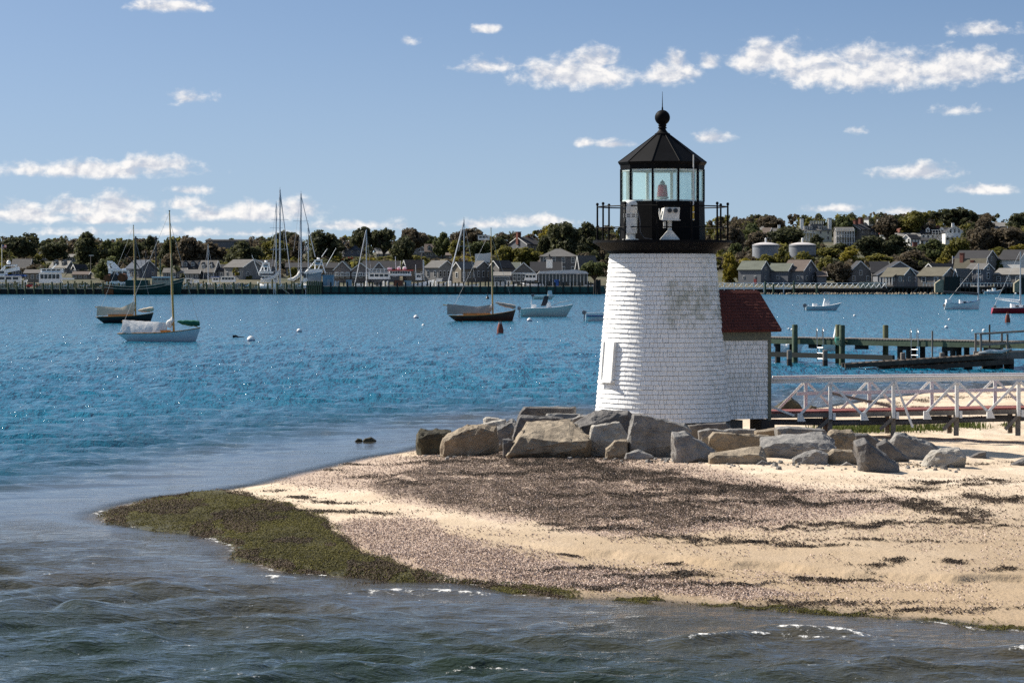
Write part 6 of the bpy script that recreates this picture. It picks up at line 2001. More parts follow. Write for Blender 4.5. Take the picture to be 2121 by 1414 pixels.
def house(label, kind, x0, x1, base, eave, ridge, wall='shingle', roof='grey', split=None, win=(3, 1, 1, 1), alpha=40, other=8.0, chim=(), dorm=0, trim=True, depth=None, name='house', overhang=.35, ww=.9, wh=1.3, extra_z=3.0, cat='house', group=None, door=None):
    mid = (x0 + x1) / 2
    if kind == 'S' or kind == 'H':
        split = x1; al = 0.0
    elif kind == 'G':
        split = x0; al = 90.0
    else:
        al = alpha
    if depth is None:
        p0, d = hill_at(mid, base)
    else:
        d = depth
    s = F / d
    zb = H - (base - HY) / s
    ze_, zr_ = H - (eave - HY) / s, H - (ridge - HY) / s
    ca, sa = math.cos(R(al)), math.sin(R(al))
    if kind in 'SH':
        L, Wd, sx = (x1 - x0) / s, other, 1
    elif kind == 'G':
        Wd, L, sx = (x1 - x0) / s, other, 1
    elif kind == 'R':
        L, Wd, sx = (split - x0) / s / ca, (x1 - split) / s / sa, 1
    else:
        L, Wd, sx = (x1 - split) / s / ca, (split - x0) / s / sa, -1
    rz = -R(al) if kind != 'L' else R(al)
    o = thing(name, label, cat, ((split - CX) / s, d, zb), rz, group or 'houses of the harbour town')
    he, hr = ze_ - zb, zr_ - zb
    xa, xb_ = (-L, 0) if sx > 0 else (0, L)
    hip = kind == 'H'
    hp = min(Wd / 2, L * .42)
    if hip:
        MB().box(xa, xb_, 0, Wd, -extra_z, he).build('wall', M['wall_' + wall], o)
        oh = overhang
        vs = [(xa - oh, -oh, he), (xb_ + oh, -oh, he), (xb_ + oh, Wd + oh, he), (xa - oh, Wd + oh, he), (xa + hp, Wd / 2, hr), (xb_ - hp, Wd / 2, hr), (xa - oh, -oh, he - .15), (xb_ + oh, -oh, he - .15), (xb_ + oh, Wd + oh, he - .15), (xa - oh, Wd + oh, he - .15)]
        rf = MB().add(vs, [(0, 1, 5, 4), (1, 2, 5), (2, 3, 4, 5), (3, 0, 4), (6, 9, 8, 7), (0, 6, 7, 1), (1, 7, 8, 2), (2, 8, 9, 3), (3, 9, 6, 0)]).build('roof', M['roof_' + roof], o)
    else:
        vs = []
        for x in (xa, xb_):
            vs += [(x, 0, -extra_z), (x, Wd, -extra_z), (x, Wd, he), (x, Wd / 2, hr - .12), (x, 0, he)]
        MB().add(vs, [(0, 4, 3, 2, 1), (5, 6, 7, 8, 9), (0, 5, 9, 4), (1, 2, 7, 6), (0, 1, 6, 5)]).build('wall', M['wall_' + wall], o)
        oh = overhang
        m_ = (hr - he) / (Wd / 2)
        rfm = MB()
        for yy in (0, 1):
            ye = -oh if yy == 0 else Wd + oh
            vs = [(xa - oh, ye, he - oh * m_), (xb_ + oh, ye, he - oh * m_), (xb_ + oh, Wd / 2, hr), (xa - oh, Wd / 2, hr)]
            vs += [(x, y, z + .16) for x, y, z in vs]
            rfm.add(vs, [(0, 3, 2, 1), (4, 5, 6, 7), (0, 1, 5, 4), (1, 2, 6, 5), (2, 3, 7, 6), (3, 0, 4, 7)])
        rf = rfm.build('roof', M['roof_' + roof], o)
        if trim:
            gx = (xb_ + oh + .02) if sx > 0 else (xa - oh - .02)
            for ye in (-oh, Wd + oh):
                MB().bar((gx, ye, he - oh * m_ + .02), (gx, Wd / 2, hr + .02), .05, .28).build('rake_board', M['trim_white'], rf)
    gx = (xb_ if sx > 0 else xa)
    nl, rl, ng, rg_ = win
    for r_ in range(rl):
        z = (r_ + .38) / max(rl, 1) * he - wh * .1
        for i in range(nl):
            x = xa + (xb_ - xa) * (i + .5) / nl
            put_window(o, (x, -.04, z), 0, ww, min(wh, he / max(rl, 1) * .62))
    for r_ in range(rg_):
        top = r_ == rg_ - 1 and rg_ > 1 and not hip
        z = he * .92 if top else (r_ + .38) / max(rg_ - (1 if rg_ > 1 else 0), 1) * he - wh * .1
        k = max(1, ng - 1) if top else ng
        for i in range(k):
            y = Wd * (i + .5) / k if not top else Wd * (.5 + (i - (k - 1) / 2) * .22)
            put_window(o, (gx + sx * .04, y, z), R(90) * sx, ww, wh)
    for (u, mat, hh, w_) in chim:
        x = xa + (xb_ - xa) * u
        c = MB().box(x - w_ / 2, x + w_ / 2, Wd / 2 - w_ * .4, Wd / 2 + w_ * .4, he, hr + hh).build('chimney', M[mat], rf)
        MB().box(x - w_ / 2 - .12, x + w_ / 2 + .12, Wd / 2 - w_ * .4 - .12, Wd / 2 + w_ * .4 + .12, hr + hh, hr + hh + .2).build('chimney_cap', M['dark_timber' if mat == 'white_paint' else mat], c)
    if dorm:
        m_ = (hr - he) / (Wd / 2)
        for i in range(dorm):
            x = xa + (xb_ - xa) * (i + .5) / dorm
            w_, dz = 1.5, he + (hr - he) * .15
            y0 = (hr - he) * .15 / m_
            zt = dz + 1.5
            dm = MB().add([(x - w_ / 2, y0, dz), (x + w_ / 2, y0, dz), (x + w_ / 2, y0, zt), (x, y0, zt + .7), (x - w_ / 2, y0, zt), (x - w_ / 2, Wd / 2, dz), (x + w_ / 2, Wd / 2, dz), (x + w_ / 2, Wd / 2, zt), (x, Wd / 2, zt + .7), (x - w_ / 2, Wd / 2, zt)],
                          [(0, 1, 2, 3, 4), (5, 9, 8, 7, 6), (0, 4, 9, 5), (1, 6, 7, 2)]).build('dormer', M['wall_' + wall], rf)
            MB().add([(x - w_ / 2 - .15, y0 - .15, zt - .1), (x, y0 - .15, zt + .75), (x + w_ / 2 + .15, y0 - .15, zt - .1), (x - w_ / 2 - .15, Wd / 2, zt - .1), (x, Wd / 2, zt + .75), (x + w_ / 2 + .15, Wd / 2, zt - .1)], [(0, 1, 4, 3), (1, 2, 5, 4)]).build('dormer_roof', M['roof_' + roof], rf)
            put_window(rf, (x, y0 - .04, dz + .25), 0, .95, 1.2)
    if door:
        for u in door:
            MB().box(xa + (xb_ - xa) * u - .5, xa + (xb_ - xa) * u + .5, -.06, .0, -.2, 2.0).build('door', M['door_red'], o)
    HLIST.append((x0, x1, base, d))
    return o, dict(d=d, s=s, zb=zb, he=he, hr=hr, L=L, Wd=Wd, xa=xa, xb=xb_, gx=gx, sx=sx)


def porch(o, x0, x1, y0, z0, z1, n, mat='trim_white', roofm=None, depth=2.0):
    for i in range(n + 1):
        x = x0 + (x1 - x0) * i / n
        MB().box(x - .09, x + .09, y0 - depth, y0 - depth + .18, z0, z1).build('porch_post', M[mat], o)
    MB().box(x0 - .2, x1 + .2, y0 - depth - .15, y0, z1, z1 + .2).build('porch_roof', M[roofm or mat], o)
    MB().box(x0, x1, y0 - depth - .02, y0 - depth + .06, z0 + .75, z0 + .87).build('porch_rail', M[mat], o)


Hs = house
Hs('grey roofed house half hidden behind the leftmost yacht', 'S', 24, 60, 575, 556, 537, 'blue', 'grey', win=(3, 1, 0, 0))
Hs('long low grey shed between the two left yachts', 'S', 50, 84, 583, 566, 559, 'tan', 'grey', win=(3, 1, 0, 0))
Hs('grey cottage with white gables above the second left yacht', 'R', 98, 151, 566, 553, 541, 'shingle', 'light', split=138, win=(3, 1, 1, 1), dorm=2)
Hs('dark little house right of the grey white gabled cottage', 'L', 148, 178, 572, 556, 548, 'blue', 'dark', split=157, win=(3, 1, 1, 1))
Hs('low brown roofed hut before the dark little house', 'S', 150, 182, 579, 569, 563, 'tan', 'brown', win=(3, 1, 0, 0))
Hs('dark roofed house with white rooftop walk among the left trees', 'S', 80, 113, 541, 530, 522, 'pink', 'dark', win=(3, 1, 0, 0), chim=((.3, 'brick', .8, 1.0),))
Hs('grey house glimpsed between the yellow bush and brown tree', 'S', 136, 158, 542, 533, 527, 'pale', 'light', win=(2, 1, 0, 0))
Hs('dark hip roofed house behind the trawler masts', 'R', 257, 321, 578, 556, 539, 'blue', 'blue', split=288, win=(3, 1, 2, 1))
Hs('long low grey roofed shed right of the trawler wheelhouse', 'S', 338, 384, 578, 565, 556, 'shingle', 'grey', win=(5, 1, 0, 0))
Hs('shallow grey roofed shed left of the dormered house', 'S', 383, 412, 579, 567, 559, 'shingle', 'grey', win=(3, 1, 0, 0))
Hs('dark house with two dormers behind the low sheds', 'S', 376, 422, 566, 555, 541, 'blue', 'dark', win=(4, 1, 0, 0), dorm=3)
Hs('grey blue house with dormers behind the tan mast', 'R', 408, 456, 579, 560, 540, 'blue', 'grey', split=444, win=(4, 1, 1, 1), dorm=2)
Hs('big plain grey house with dark red doors left of tall masts', 'R', 461, 540, 581, 553, 538, 'pale', 'grey', split=503, win=(3, 1, 2, 1), door=(.55,))
Hs('dark grey outbuilding tucked left of the plain grey house', 'S', 452, 466, 579, 560, 548, 'blue', 'dark', win=(1, 1, 0, 0))
Hs('dark roofed shed behind the first sport fishing boat', 'S', 530, 566, 578, 552, 539, 'blue', 'dark', win=(0, 0, 0, 0))
Hs('dark waterside house behind the second tall yacht', 'S', 592, 640, 572, 554, 545, 'blue', 'dark', win=(4, 1, 0, 0))
Hs('dark grey building left of the two balcony houses', 'S', 672, 698, 583, 555, 545, 'shingle', 'dark', win=(3, 1, 0, 0))
for lb, a, b, e, r_, g in (('pinkish gabled house with balcony, left one of two', 692, 726, 558, 541, 'pink'), ('pinkish gabled house with balcony, right one of two', 728, 766, 559, 545, 'pink')):
    o, q = Hs(lb, 'G', a, b, 584, e, r_, g, 'green', win=(0, 0, 3, 1), other=14, wh=1.8, ww=1.1)
    MB().box(.3, 1.5, .2, q['Wd'] - .2, 1.8, 1.95).build('balcony', M['trim_white'], o)
    for i in range(9):
        MB().box(1.42, 1.5, .2 + (q['Wd'] - .4) * i / 8 - .05, .2 + (q['Wd'] - .4) * i / 8 + .05, 1.95, 2.8).build('balcony_post', M['trim_white'], o)
    MB().box(1.40, 1.52, .2, q['Wd'] - .2, 2.8, 2.9).build('balcony_rail', M['trim_white'], o)
Hs('black roofed wharf building behind the ferry', 'S', 752, 826, 583, 556, 541, 'shingle', 'dark', win=(4, 1, 0, 0))
Hs('grey gable set into the black roof behind the ferry', 'G', 774, 796, 583, 556, 543, 'shingle', 'dark', win=(0, 0, 1, 1), other=4, depth=898)
Hs('grey roofed house behind the ferry radar domes', 'L', 834, 878, 582, 552, 539, 'tan', 'brown', split=842, win=(3, 1, 0, 0))
Hs('dark grey hilltop house with white trimmed gables', 'L', 702, 748, 530, 516, 500, 'blue', 'blue', split=722, win=(2, 1, 1, 1), chim=((.4, 'white_paint', .6, .8),))
Hs('grey gabled house on the hill above the ferry', 'L', 774, 802, 522, 508, 499, 'blue', 'dark', split=790, win=(1, 1, 1, 1))
Hs('white porch deck house under the dark tree right of tall masts', 'S', 610, 634, 527, 518, 512, 'white', 'dark', win=(4, 1, 0, 0))
Hs('white decked cottage on the slope above the ferry', 'S', 780, 806, 535, 526, 521, 'pale', 'light', win=(2, 1, 0, 0))
Hs('pale grey house with tall white edged gable on the slope', 'G', 851, 886, 534, 521, 506, 'pale', 'dark', win=(0, 0, 2, 2), other=9)
Hs('brown roofed house with dormers beside the white edged gable', 'S', 880, 936, 534, 521, 506, 'shingle', 'brown', win=(6, 1, 0, 0), dorm=3)
Hs('dark gabled house rising behind the brown roofed dormers', 'G', 896, 916, 520, 508, 497, 'blue', 'dark', win=(0, 0, 0, 0), other=8)
Hs('shallow brown roofed wing below the dormered house', 'S', 924, 942, 537, 529, 524, 'shingle', 'brown', win=(1, 1, 0, 0))
Hs('grey waterfront house with large windowed gable right of the ferry', 'R', 879, 940, 583, 554, 540, 'pale', 'grey', split=908, win=(2, 1, 4, 1), wh=2.0)
Hs('shingled house with bay window behind the slanting jib', 'L', 937, 988, 585, 556, 543, 'tan', 'grey', split=955, win=(3, 1, 1, 1), wh=1.7, ww=1.3)
Hs('grey gabled house left of the brown sailboat mast', 'R', 974, 1016, 584, 554, 541, 'shingle', 'grey', split=986, win=(1, 1, 3, 1), wh=2.0)
Hs('dark roofed grey house right of the brown sailboat mast', 'L', 1013, 1064, 584, 554, 540, 'shingle', 'dark', split=1034, win=(3, 1, 1, 1))
o, q = Hs('white glazed porch wing beside the big white trimmed gable', 'S', 1024, 1056, 590, 571, 564, 'white', 'light', win=(6, 1, 0, 0), wh=2.2, depth=893)
o, q = Hs('big grey boathouse with white trimmed gable and glass doors', 'G', 1061, 1108, 590, 565, 544, 'shingle', 'dark', win=(0, 0, 5, 1), other=20, wh=2.6, ww=1.0)
MB().box(.05, .2, -.3, q['Wd'] + .3, q['he'] - .35, q['he'] - .0).build('frieze', M['trim_white'], o)
Hs('long dark roof stretching right behind the white pavilion', 'S', 1100, 1162, 583, 562, 543, 'shingle', 'dark', win=(0, 0, 0, 0))
Hs('green roofed shed peeping behind the big boathouse', 'S', 1052, 1076, 575, 556, 544, 'shingle', 'green', win=(0, 0, 0, 0))
loc, qx, qz = frame(1167, 886)
o = thing('pavilion', 'long white canopied pavilion with glazed front', 'pavilion', loc)
MB().prism([(qx(1112), qz(567)), (qx(1220), qz(567)), (qx(1214), qz(562)), (qx(1190), qz(558.5)), (qx(1118), qz(562))], -1, 8).build('canopy', M['canvas_white'], o)
for i in range(15):
    x = qx(1116 + i * 7.2)
    MB().box(x - .09, x + .09, 0, .2, 1.6, qz(566)).build('post', M['trim_white'], o)
    if i < 14:
        MB().box(x + .12, x + .9, .1, .14, 1.9, qz(568)).build('pane', M['glass_dark'], o)
MB().box(qx(1114), qx(1218), .2, 8, 1.5, 2.2).build('floor_wall', M['trim_white'], o)
o, q = Hs('large hip roofed grey building with white windows', 'H', 1119, 1196, 570, 531, 515, 'shingle', 'grey', win=(4, 2, 0, 0), other=12, wh=1.9, ww=1.1)
Hs('brown roofed wing left of the hip roofed building', 'S', 1098, 1122, 560, 545, 529, 'shingle', 'brown', win=(1, 1, 0, 0))
Hs('sloping roofed lean-to right of the hip roofed building', 'L', 1194, 1236, 572, 549, 530, 'shingle', 'grey', split=1200, win=(2, 1, 0, 0))
loc, qx, qz = frame(1138, 900)
o = thing('roof_cupola', 'small white cupola with dark pointed roof above the boathouse', 'cupola', (loc.x, loc.y, 0))
MB().box(-.9, .9, -.9, .9, qz(555), qz(537)).build('base', M['trim_white'], o)
MB().lathe([(1.5, qz(537)), (.4, qz(532)), (.08, qz(526))], 8).build('roof', M['roof_dark'], o)
Hs('hilltop house with brown chimneys and white edged gable', 'L', 1053, 1121, 522, 506, 491, 'blue', 'dark', split=1092, win=(3, 1, 1, 2), chim=((.05, 'brick', 2.0, 1.6), (.75, 'brick', .4, 1.4)))
Hs('pale house with slim chimney left of the lighthouse gallery', 'L', 1184, 1226, 516, 505, 496, 'pale', 'grey', split=1196, win=(3, 1, 1, 1), chim=((.25, 'white_paint', 1.8, .6), (.95, 'white_paint', 1.6, .9)))
loc, d_ = hill_at(1218, 532)
o = thing('picket_fence', 'white board fence on the slope left of the gallery', 'fence', loc)
s_ = F / d_
for i in range(16):
    MB().box(-3.2 + i * .4, -3.2 + i * .4 + .3, 0, .08, 0, 2.1 + .1 * (i % 2)).build('board', M['trim_white'], o)
MB().box(-3.3, 3.2, .08, .2, .4, .55).box(-3.3, 3.2, .08, .2, 1.5, 1.65).build('fence_rail', M['trim_white'], o)

# right hand side, seen beyond the lighthouse
Hs('grey green roofed boathouse nearest the tower, first of three', 'R', 1532, 1597, 589, 557, 541, 'blue', 'green', split=1576, win=(2, 1, 1, 2), door=(.75,), ww=.7, wh=.9)
Hs('grey green roofed boathouse, second of three from the tower', 'R', 1594, 1650, 589, 560, 546, 'blue', 'green', split=1632, win=(1, 1, 1, 2), wh=1.2)
Hs('brown roofed boathouse, third of three from the tower', 'R', 1624, 1696, 590, 560, 539, 'blue', 'brown', split=1664, win=(2, 1, 2, 2), depth=905)
Hs('low lean-to on the right of the brown roofed boathouse', 'S', 1694, 1712, 590, 572, 562, 'blue', 'brown', win=(0, 0, 0, 0))
for lb, x0, x1 in (('round storage tank nearer the lighthouse', 1558, 1614), ('round storage tank farther from the lighthouse', 1634, 1690)):
    p, d_ = hill_at((x0 + x1) / 2, 552)
    o = thing('storage_tank', lb, 'tank', p, group='round storage tanks')
    s_ = F / d_; r = (x1 - x0) / 2 / s_; zt = (552 - 507) / s_
    MB().lathe([(r, -3), (r, zt)], 40).build('shell', M['tank_grey'], o, True)
    MB().lathe([(r * 1.01, zt), (r * .8, zt + .35), (r * .4, zt + .75), (.05, zt + .9)], 40).build('dome', M['tank_roof'], o, True)
    MB().tube([(-r * .98, -.4, 0), (-r * .98, -.4, zt + .9)], .1, 5).tube([(-r * .9, -.9, 0), (-r * .9, -.9, zt + .9)], .08, 5).build('ladder', M['dark_mast'], o)
    MB().lathe([(.3, zt + .8), (.3, zt + 1.9), (.4, zt + 2.0), (.1, zt + 2.3)], 8).build('vent', M['white_paint'], o)
    MB().tube([(r * 1.02 * math.sin(a), -r * 1.02 * math.cos(a), zt - .5) for a in np.linspace(-1.5, 1.5, 24)], .06, 4).build('rim_rail', M['dark_mast'], o)
o, q = Hs('white mansion with two tall chimneys and rooftop balustrade', 'H', 1661, 1723, 500, 477, 466, 'cream', 'grey', win=(4, 2, 0, 0), other=11, chim=((.04, 'white_paint', 2.6, 1.3), (.98, 'white_paint', 2.6, 1.3)), wh=1.7, ww=.9, dorm=0)
zr_ = q['hr']
MB().box(q['xa'] + 3.5, q['xb'] - 3, 2.5, 8.5, zr_ - 1.2, zr_ + .4).build('roof_walk', M['wall_shingle'], o)
for i in range(9):
    x = q['xa'] + 3.5 + (q['L'] - 6.5) * i / 8
    MB().box(x - .1, x + .1, 2.4, 2.6, zr_ + .4, zr_ + 1.5).build('baluster', M['trim_white'], o)
MB().box(q['xa'] + 3.5, q['xb'] - 3, 2.4, 2.6, zr_ + 1.45, zr_ + 1.6).build('balustrade_rail', M['trim_white'], o)
for u in (.15, .3, .62, .78):
    x = q['xa'] + q['L'] * u
    dm = MB().box(x - .8, x + .8, .6, 3, q['he'], q['he'] + 1.7).build('dormer', M['wall_pale'], o)
    put_window(dm, (x, .56, q['he'] + .3), 0, 1.0, 1.2)
porch(o, q['xa'] + .3, q['xa'] + 5, 0, 0, 3.2, 4)
Hs('white wing of the mansion nearer the lighthouse', 'S', 1604, 1662, 500, 484, 473, 'cream', 'grey', win=(4, 1, 0, 0), wh=1.6, chim=((.2, 'white_paint', 1.5, 1.0),))
Hs('brown roofed cottages left of the mansion wing', 'R', 1577, 1603, 498, 484, 472, 'shingle', 'brown', split=1592, win=(2, 1, 1, 1))
Hs('pale rooftop house under the umbrella shaped tree', 'S', 1576, 1594, 487, 476, 467, 'pale', 'light', win=(2, 1, 0, 0))
o, q = Hs('white columned two storey porch house on the hill', 'S', 1732, 1768, 508, 479, 471, 'shingle', 'grey', win=(5, 2, 0, 0), wh=1.8, other=9)
porch(o, q['xa'] - .1, q['xb'] + .1, 0, 0, 2.9, 7); porch(o, q['xa'] - .1, q['xb'] + .1, 0, 3.1, 5.9, 7)
Hs('dark gabled house behind the columned porch', 'L', 1752, 1804, 500, 475, 464, 'shingle', 'dark', split=1783, win=(2, 2, 1, 2), chim=((.35, 'brick', 1.4, 1.6),))
o, q = Hs('house with lookout cupola and white chimney on the ridge', 'L', 1780, 1832, 490, 474, 462, 'shingle', 'dark', split=1786, win=(5, 1, 0, 0), dorm=3, chim=((.9, 'white_paint', 1.6, 1.1), (.0, 'brick', 1.8, 1.5)))
cx_, cz_ = q['xa'] + q['L'] * .4, q['hr']
MB().box(cx_ - 1.3, cx_ + 1.3, q['Wd'] / 2 - 1.3, q['Wd'] / 2 + 1.3, cz_ - 1, cz_ + 1.6).build('cupola', M['trim_white'], o)
MB().lathe([(2.1, cz_ + 1.6), (.1, cz_ + 2.7)], 4, R(45), cx_, q['Wd'] / 2).build('cupola_roof', M['roof_dark'], o)
Hs('low red roofed house with white gable end', 'R', 1826, 1884, 496, 483, 472, 'white', 'red', split=1867, win=(2, 1, 1, 1), chim=((.55, 'brick', 2.4, 1.7),))
Hs('white gabled cottage below the red roofed house', 'L', 1872, 1908, 508, 494, 486, 'white', 'dark', split=1886, win=(3, 1, 2, 1), wh=1.8)
Hs('white flat walled house between the red roof and white villa', 'S', 1858, 1906, 503, 490, 483, 'cream', 'light', win=(4, 1, 0, 0))
o, q = Hs('big white hillside villa with balconies and dormers', 'S', 1908, 1966, 502, 484, 471, 'white', 'dark', win=(6, 1, 0, 0), dorm=2, chim=((.3, 'brick', .8, 1.5), (.65, 'brick', .6, 1.2)), wh=1.8)
porch(o, q['xa'] + 4, q['xb'], 0, 2.8, 4.6, 6)
o, q = Hs('white gabled wing of the villa with long balcony', 'G', 1958, 1997, 506, 481, 469, 'white', 'dark', win=(0, 0, 4, 2), other=9, chim=((.5, 'white_paint', 1.4, 1.2),), wh=1.8)
MB().box(.1, 1.6, -.2, q['Wd'] + .2, q['he'] * .55, q['he'] * .55 + .15).build('balcony', M['trim_white'], o)
for i in range(10):
    y = q['Wd'] * i / 9
    MB().box(1.5, 1.6, y - .05, y + .05, q['he'] * .55 + .15, q['he'] * .55 + 1.1).build('balcony_post', M['trim_white'], o)
MB().box(1.48, 1.62, -.2, q['Wd'] + .2, q['he'] * .55 + 1.1, q['he'] * .55 + 1.22).build('balcony_rail', M['trim_white'], o)
Hs('little arcade fronted cottage under the white villa', 'S', 1906, 1942, 506, 498, 493, 'white', 'dark', win=(4, 1, 0, 0))
Hs('roof and brick chimney among trees right of the villa', 'S', 2024, 2070, 488, 477, 468, 'shingle', 'grey', win=(2, 1, 0, 0), chim=((.6, 'brick', 2.2, 1.8),))
Hs('pale rooftop house at the ridge near the right edge', 'S', 2056, 2086, 478, 469, 461, 'pale', 'light', win=(3, 1, 0, 0))
Hs('brick chimneyed roof in the hollow below the villa', 'S', 1884, 1908, 529, 519, 514, 'shingle', 'grey', win=(0, 0, 0, 0), chim=((.6, 'brick', 2.0, 1.6),))
Hs('dark gabled cottage with white windows, nearest boardwalk end', 'G', 1754, 1812, 588, 569, 541, 'shingle', 'dark', win=(0, 0, 2, 2), other=12, wh=1.6)
Hs('dark roof running right from the white windowed gable', 'S', 1806, 1842, 586, 564, 542, 'shingle', 'dark', win=(0, 0, 0, 0), depth=905)
Hs('wide low gabled grey cottage with white rake boards', 'G', 1818, 1910, 590, 569, 542, 'blue', 'dark', win=(0, 0, 3, 1), other=14, depth=893)
o, q = Hs('mossy roofed cottage on stilts with small porch', 'R', 1833, 1899, 590, 569, 555, 'shingle', 'moss', split=1872, win=(3, 1, 1, 1), depth=864, extra_z=.6)
MB().add([(q['xa'] + .0, -2, q['he'] * .8), (q['xb'] - 2.5, -2, q['he'] * .8), (q['xb'] - 2.5, .1, q['he'] + .3), (q['xa'], .1, q['he'] + .3), (q['xa'] + .0, -2, q['he'] * .8 - .12), (q['xb'] - 2.5, -2, q['he'] * .8 - .12), (q['xb'] - 2.5, .1, q['he'] + .18), (q['xa'], .1, q['he'] + .18)], [(0, 1, 2, 3), (4, 7, 6, 5), (0, 4, 5, 1), (1, 5, 6, 2), (2, 6, 7, 3), (3, 7, 4, 0)]).build('porch_roof', M['roof_moss'], o)
for i in range(5):
    x = q['xa'] + .2 + (q['L'] - 3) * i / 4
    MB().box(x - .1, x + .1, -1.9, -1.7, 0, q['he'] * .8).build('porch_post', M['trim_white'], o)
o, q = Hs('mossy roofed cottage on stilts beside the big fender', 'R', 1906, 1990, 591, 571, 554, 'shingle', 'moss', split=1952, win=(2, 1, 2, 1), depth=864, extra_z=.6, wh=1.5, ww=1.4)
Hs('dark roofed house peeping between the two mossy cottages', 'L', 1918, 1986, 578, 556, 546, 'blue', 'dark', split=1934, win=(2, 1, 1, 1))
Hs('large steep dark roofed house behind the blue cottage', 'R', 1984, 2072, 585, 536, 519, 'shingle', 'dark', split=2042, win=(3, 1, 1, 2))
Hs('tan roofed house with chimney left of the steep dark roof', 'R', 1984, 2048, 585, 553, 536, 'white', 'moss', split=2040, win=(4, 1, 0, 0), depth=893, chim=((.2, 'brick', 1.6, 1.2), (.55, 'brick', -.6, 1.2)))
o, q = Hs('blue grey two storey cottage with white bay window', 'R', 2006, 2062, 588, 557, 546, 'blue', 'grey', split=2036, win=(2, 2, 1, 2), depth=868, wh=1.9, ww=1.4, extra_z=.6)
o, q = Hs('low grey cottage with white porch rail on the quay', 'L', 1978, 2014, 590, 569, 557, 'shingle', 'grey', split=1984, win=(2, 1, 0, 0), depth=866, wh=1.6, extra_z=.6)
Hs('shingled cottage with pale roof at the right frame edge', 'R', 2066, 2150, 590, 568, 556, 'shingle', 'light', split=2118, win=(3, 1, 1, 1), depth=866, wh=1.5, ww=1.4, extra_z=.6)
Hs('dark roof house behind the right edge cottage', 'R', 2074, 2140, 582, 537, 518, 'white', 'dark', split=2112, win=(2, 1, 1, 1), depth=915)
Hs('long flat dark roof on the skyline behind left trees', 'S', 426, 516, 512, 499, 496, 'blue', 'dark', win=(0, 0, 0, 0), trim=False, other=14)
# stilts and dark undercroft of the cottages on the water
loc, qx, qz = frame(1980, 862)
o = thing('cottage_pier', 'dark piled platform carrying the waterside cottages', 'pier', loc)
MB().box(qx(1826), qx(2200), -.5, 8, 1.7, 2.15).build('deck', M['dark_timber'], o)
MB().box(qx(1826), qx(2200), 2.5, 3, -1, 1.7).build('back_boards', M['bulkhead_dark'], o)
for x in np.arange(1828, 2200, 8.5):
    obj('pile', pst2, o, (qx(x) + random.uniform(-.2, .2), -.2, .45), None, (1, 1, 1.2))
for x in (1836, 1888, 1925, 2068):
    MB().bar((qx(x), -.45, .2), (qx(x + 12), -.45, 1.7), .15, .2).build('cross_brace', M['grey_timber'], o)
for i, x in enumerate(np.arange(1912, 2120, 7.0)):
    MB().box(qx(x) - .05, qx(x) + .05, -.4, -.3, 2.15, 3.1).build('rail_post', M['trim_white'], o)
MB().box(qx(1912), qx(2118), -.42, -.28, 3.05, 3.17).build('rail', M['trim_white'], o)
loc, qx, qz = frame(1800, 862)
o = thing('board_fence', 'tan board fence between boardwalk and stilted cottage', 'fence', loc)
for i in range(22):
    MB().box(qx(1780 + i * 2), qx(1780 + i * 2) + .24, 0, .08, 1.6, 3.4 + .1 * (i % 3)).build('board', M['barge_tan'], o)
for (lb, x, y0, y1, fx, fy, w) in (('flagpole with a flag above the mossy cottage roof', 1973, 530, 562, 1979, 533, 12), ('flagpole with a flag at the left frame edge', 4, 506, 578, 6, 507, 10)):
    p, d_ = hill_at(x, y1 + 10)
    s_ = F / d_
    o = thing('flagpole', lb, 'flagpole', p, group='flagpoles')
    zt = (y1 + 10 - y0) / s_
    MB().tube([(0, 0, 0), (0, 0, zt)], .1, 6).build('pole', M['white_paint'], o)
    fl = MB()
    ww_, hh = w / s_, w * .6 / s_
    nn = 7
    for i in range(7):
        z0 = zt - .2 - hh + hh * i / 7
        vs = []
        for j in range(nn):
            u = j / (nn - 1)
            vs += [(ww_ * u, .25 * math.sin(u * 5), z0), (ww_ * u, .25 * math.sin(u * 5), z0 + hh / 7)]
        MB().add(vs, [(2 * j, 2 * j + 2, 2 * j + 3, 2 * j + 1) for j in range(nn - 1)]).build('stripe', M['red_paint'] if i % 2 == 0 else M['canvas_white'], o)
    MB().box(.0, ww_ * .42, -.06, .14, zt - .2 - hh * .55, zt - .18).build('canton', M['stripe_blue'], o)

for (lb, x, top, base) in (('street lamp pole left of the trawler', 188, 529, 578), ('street lamp pole behind the ferry', 785, 515, 545), ('slim pole above the pavilion', 1118, 500, 530), ('street lamp pole before the pale gable house', 873, 521, 575), ('utility pole beside the first storage tank', 1541, 500, 525)):
    p, d_ = hill_at(x, base)
    o = thing('lamp_post', lb, 'lamp post', p, group='lamp posts in the town')
    zt = (base - top) * d_ / F
    MB().tube([(0, 0, 0), (0, 0, zt)], [.14, .09], 6).build('pole', M['grey_timber'], o)
    MB().bar((-.6, 0, zt), (.9, 0, zt), .25, .25).build('lamp_head', M['beacon_white'], o)


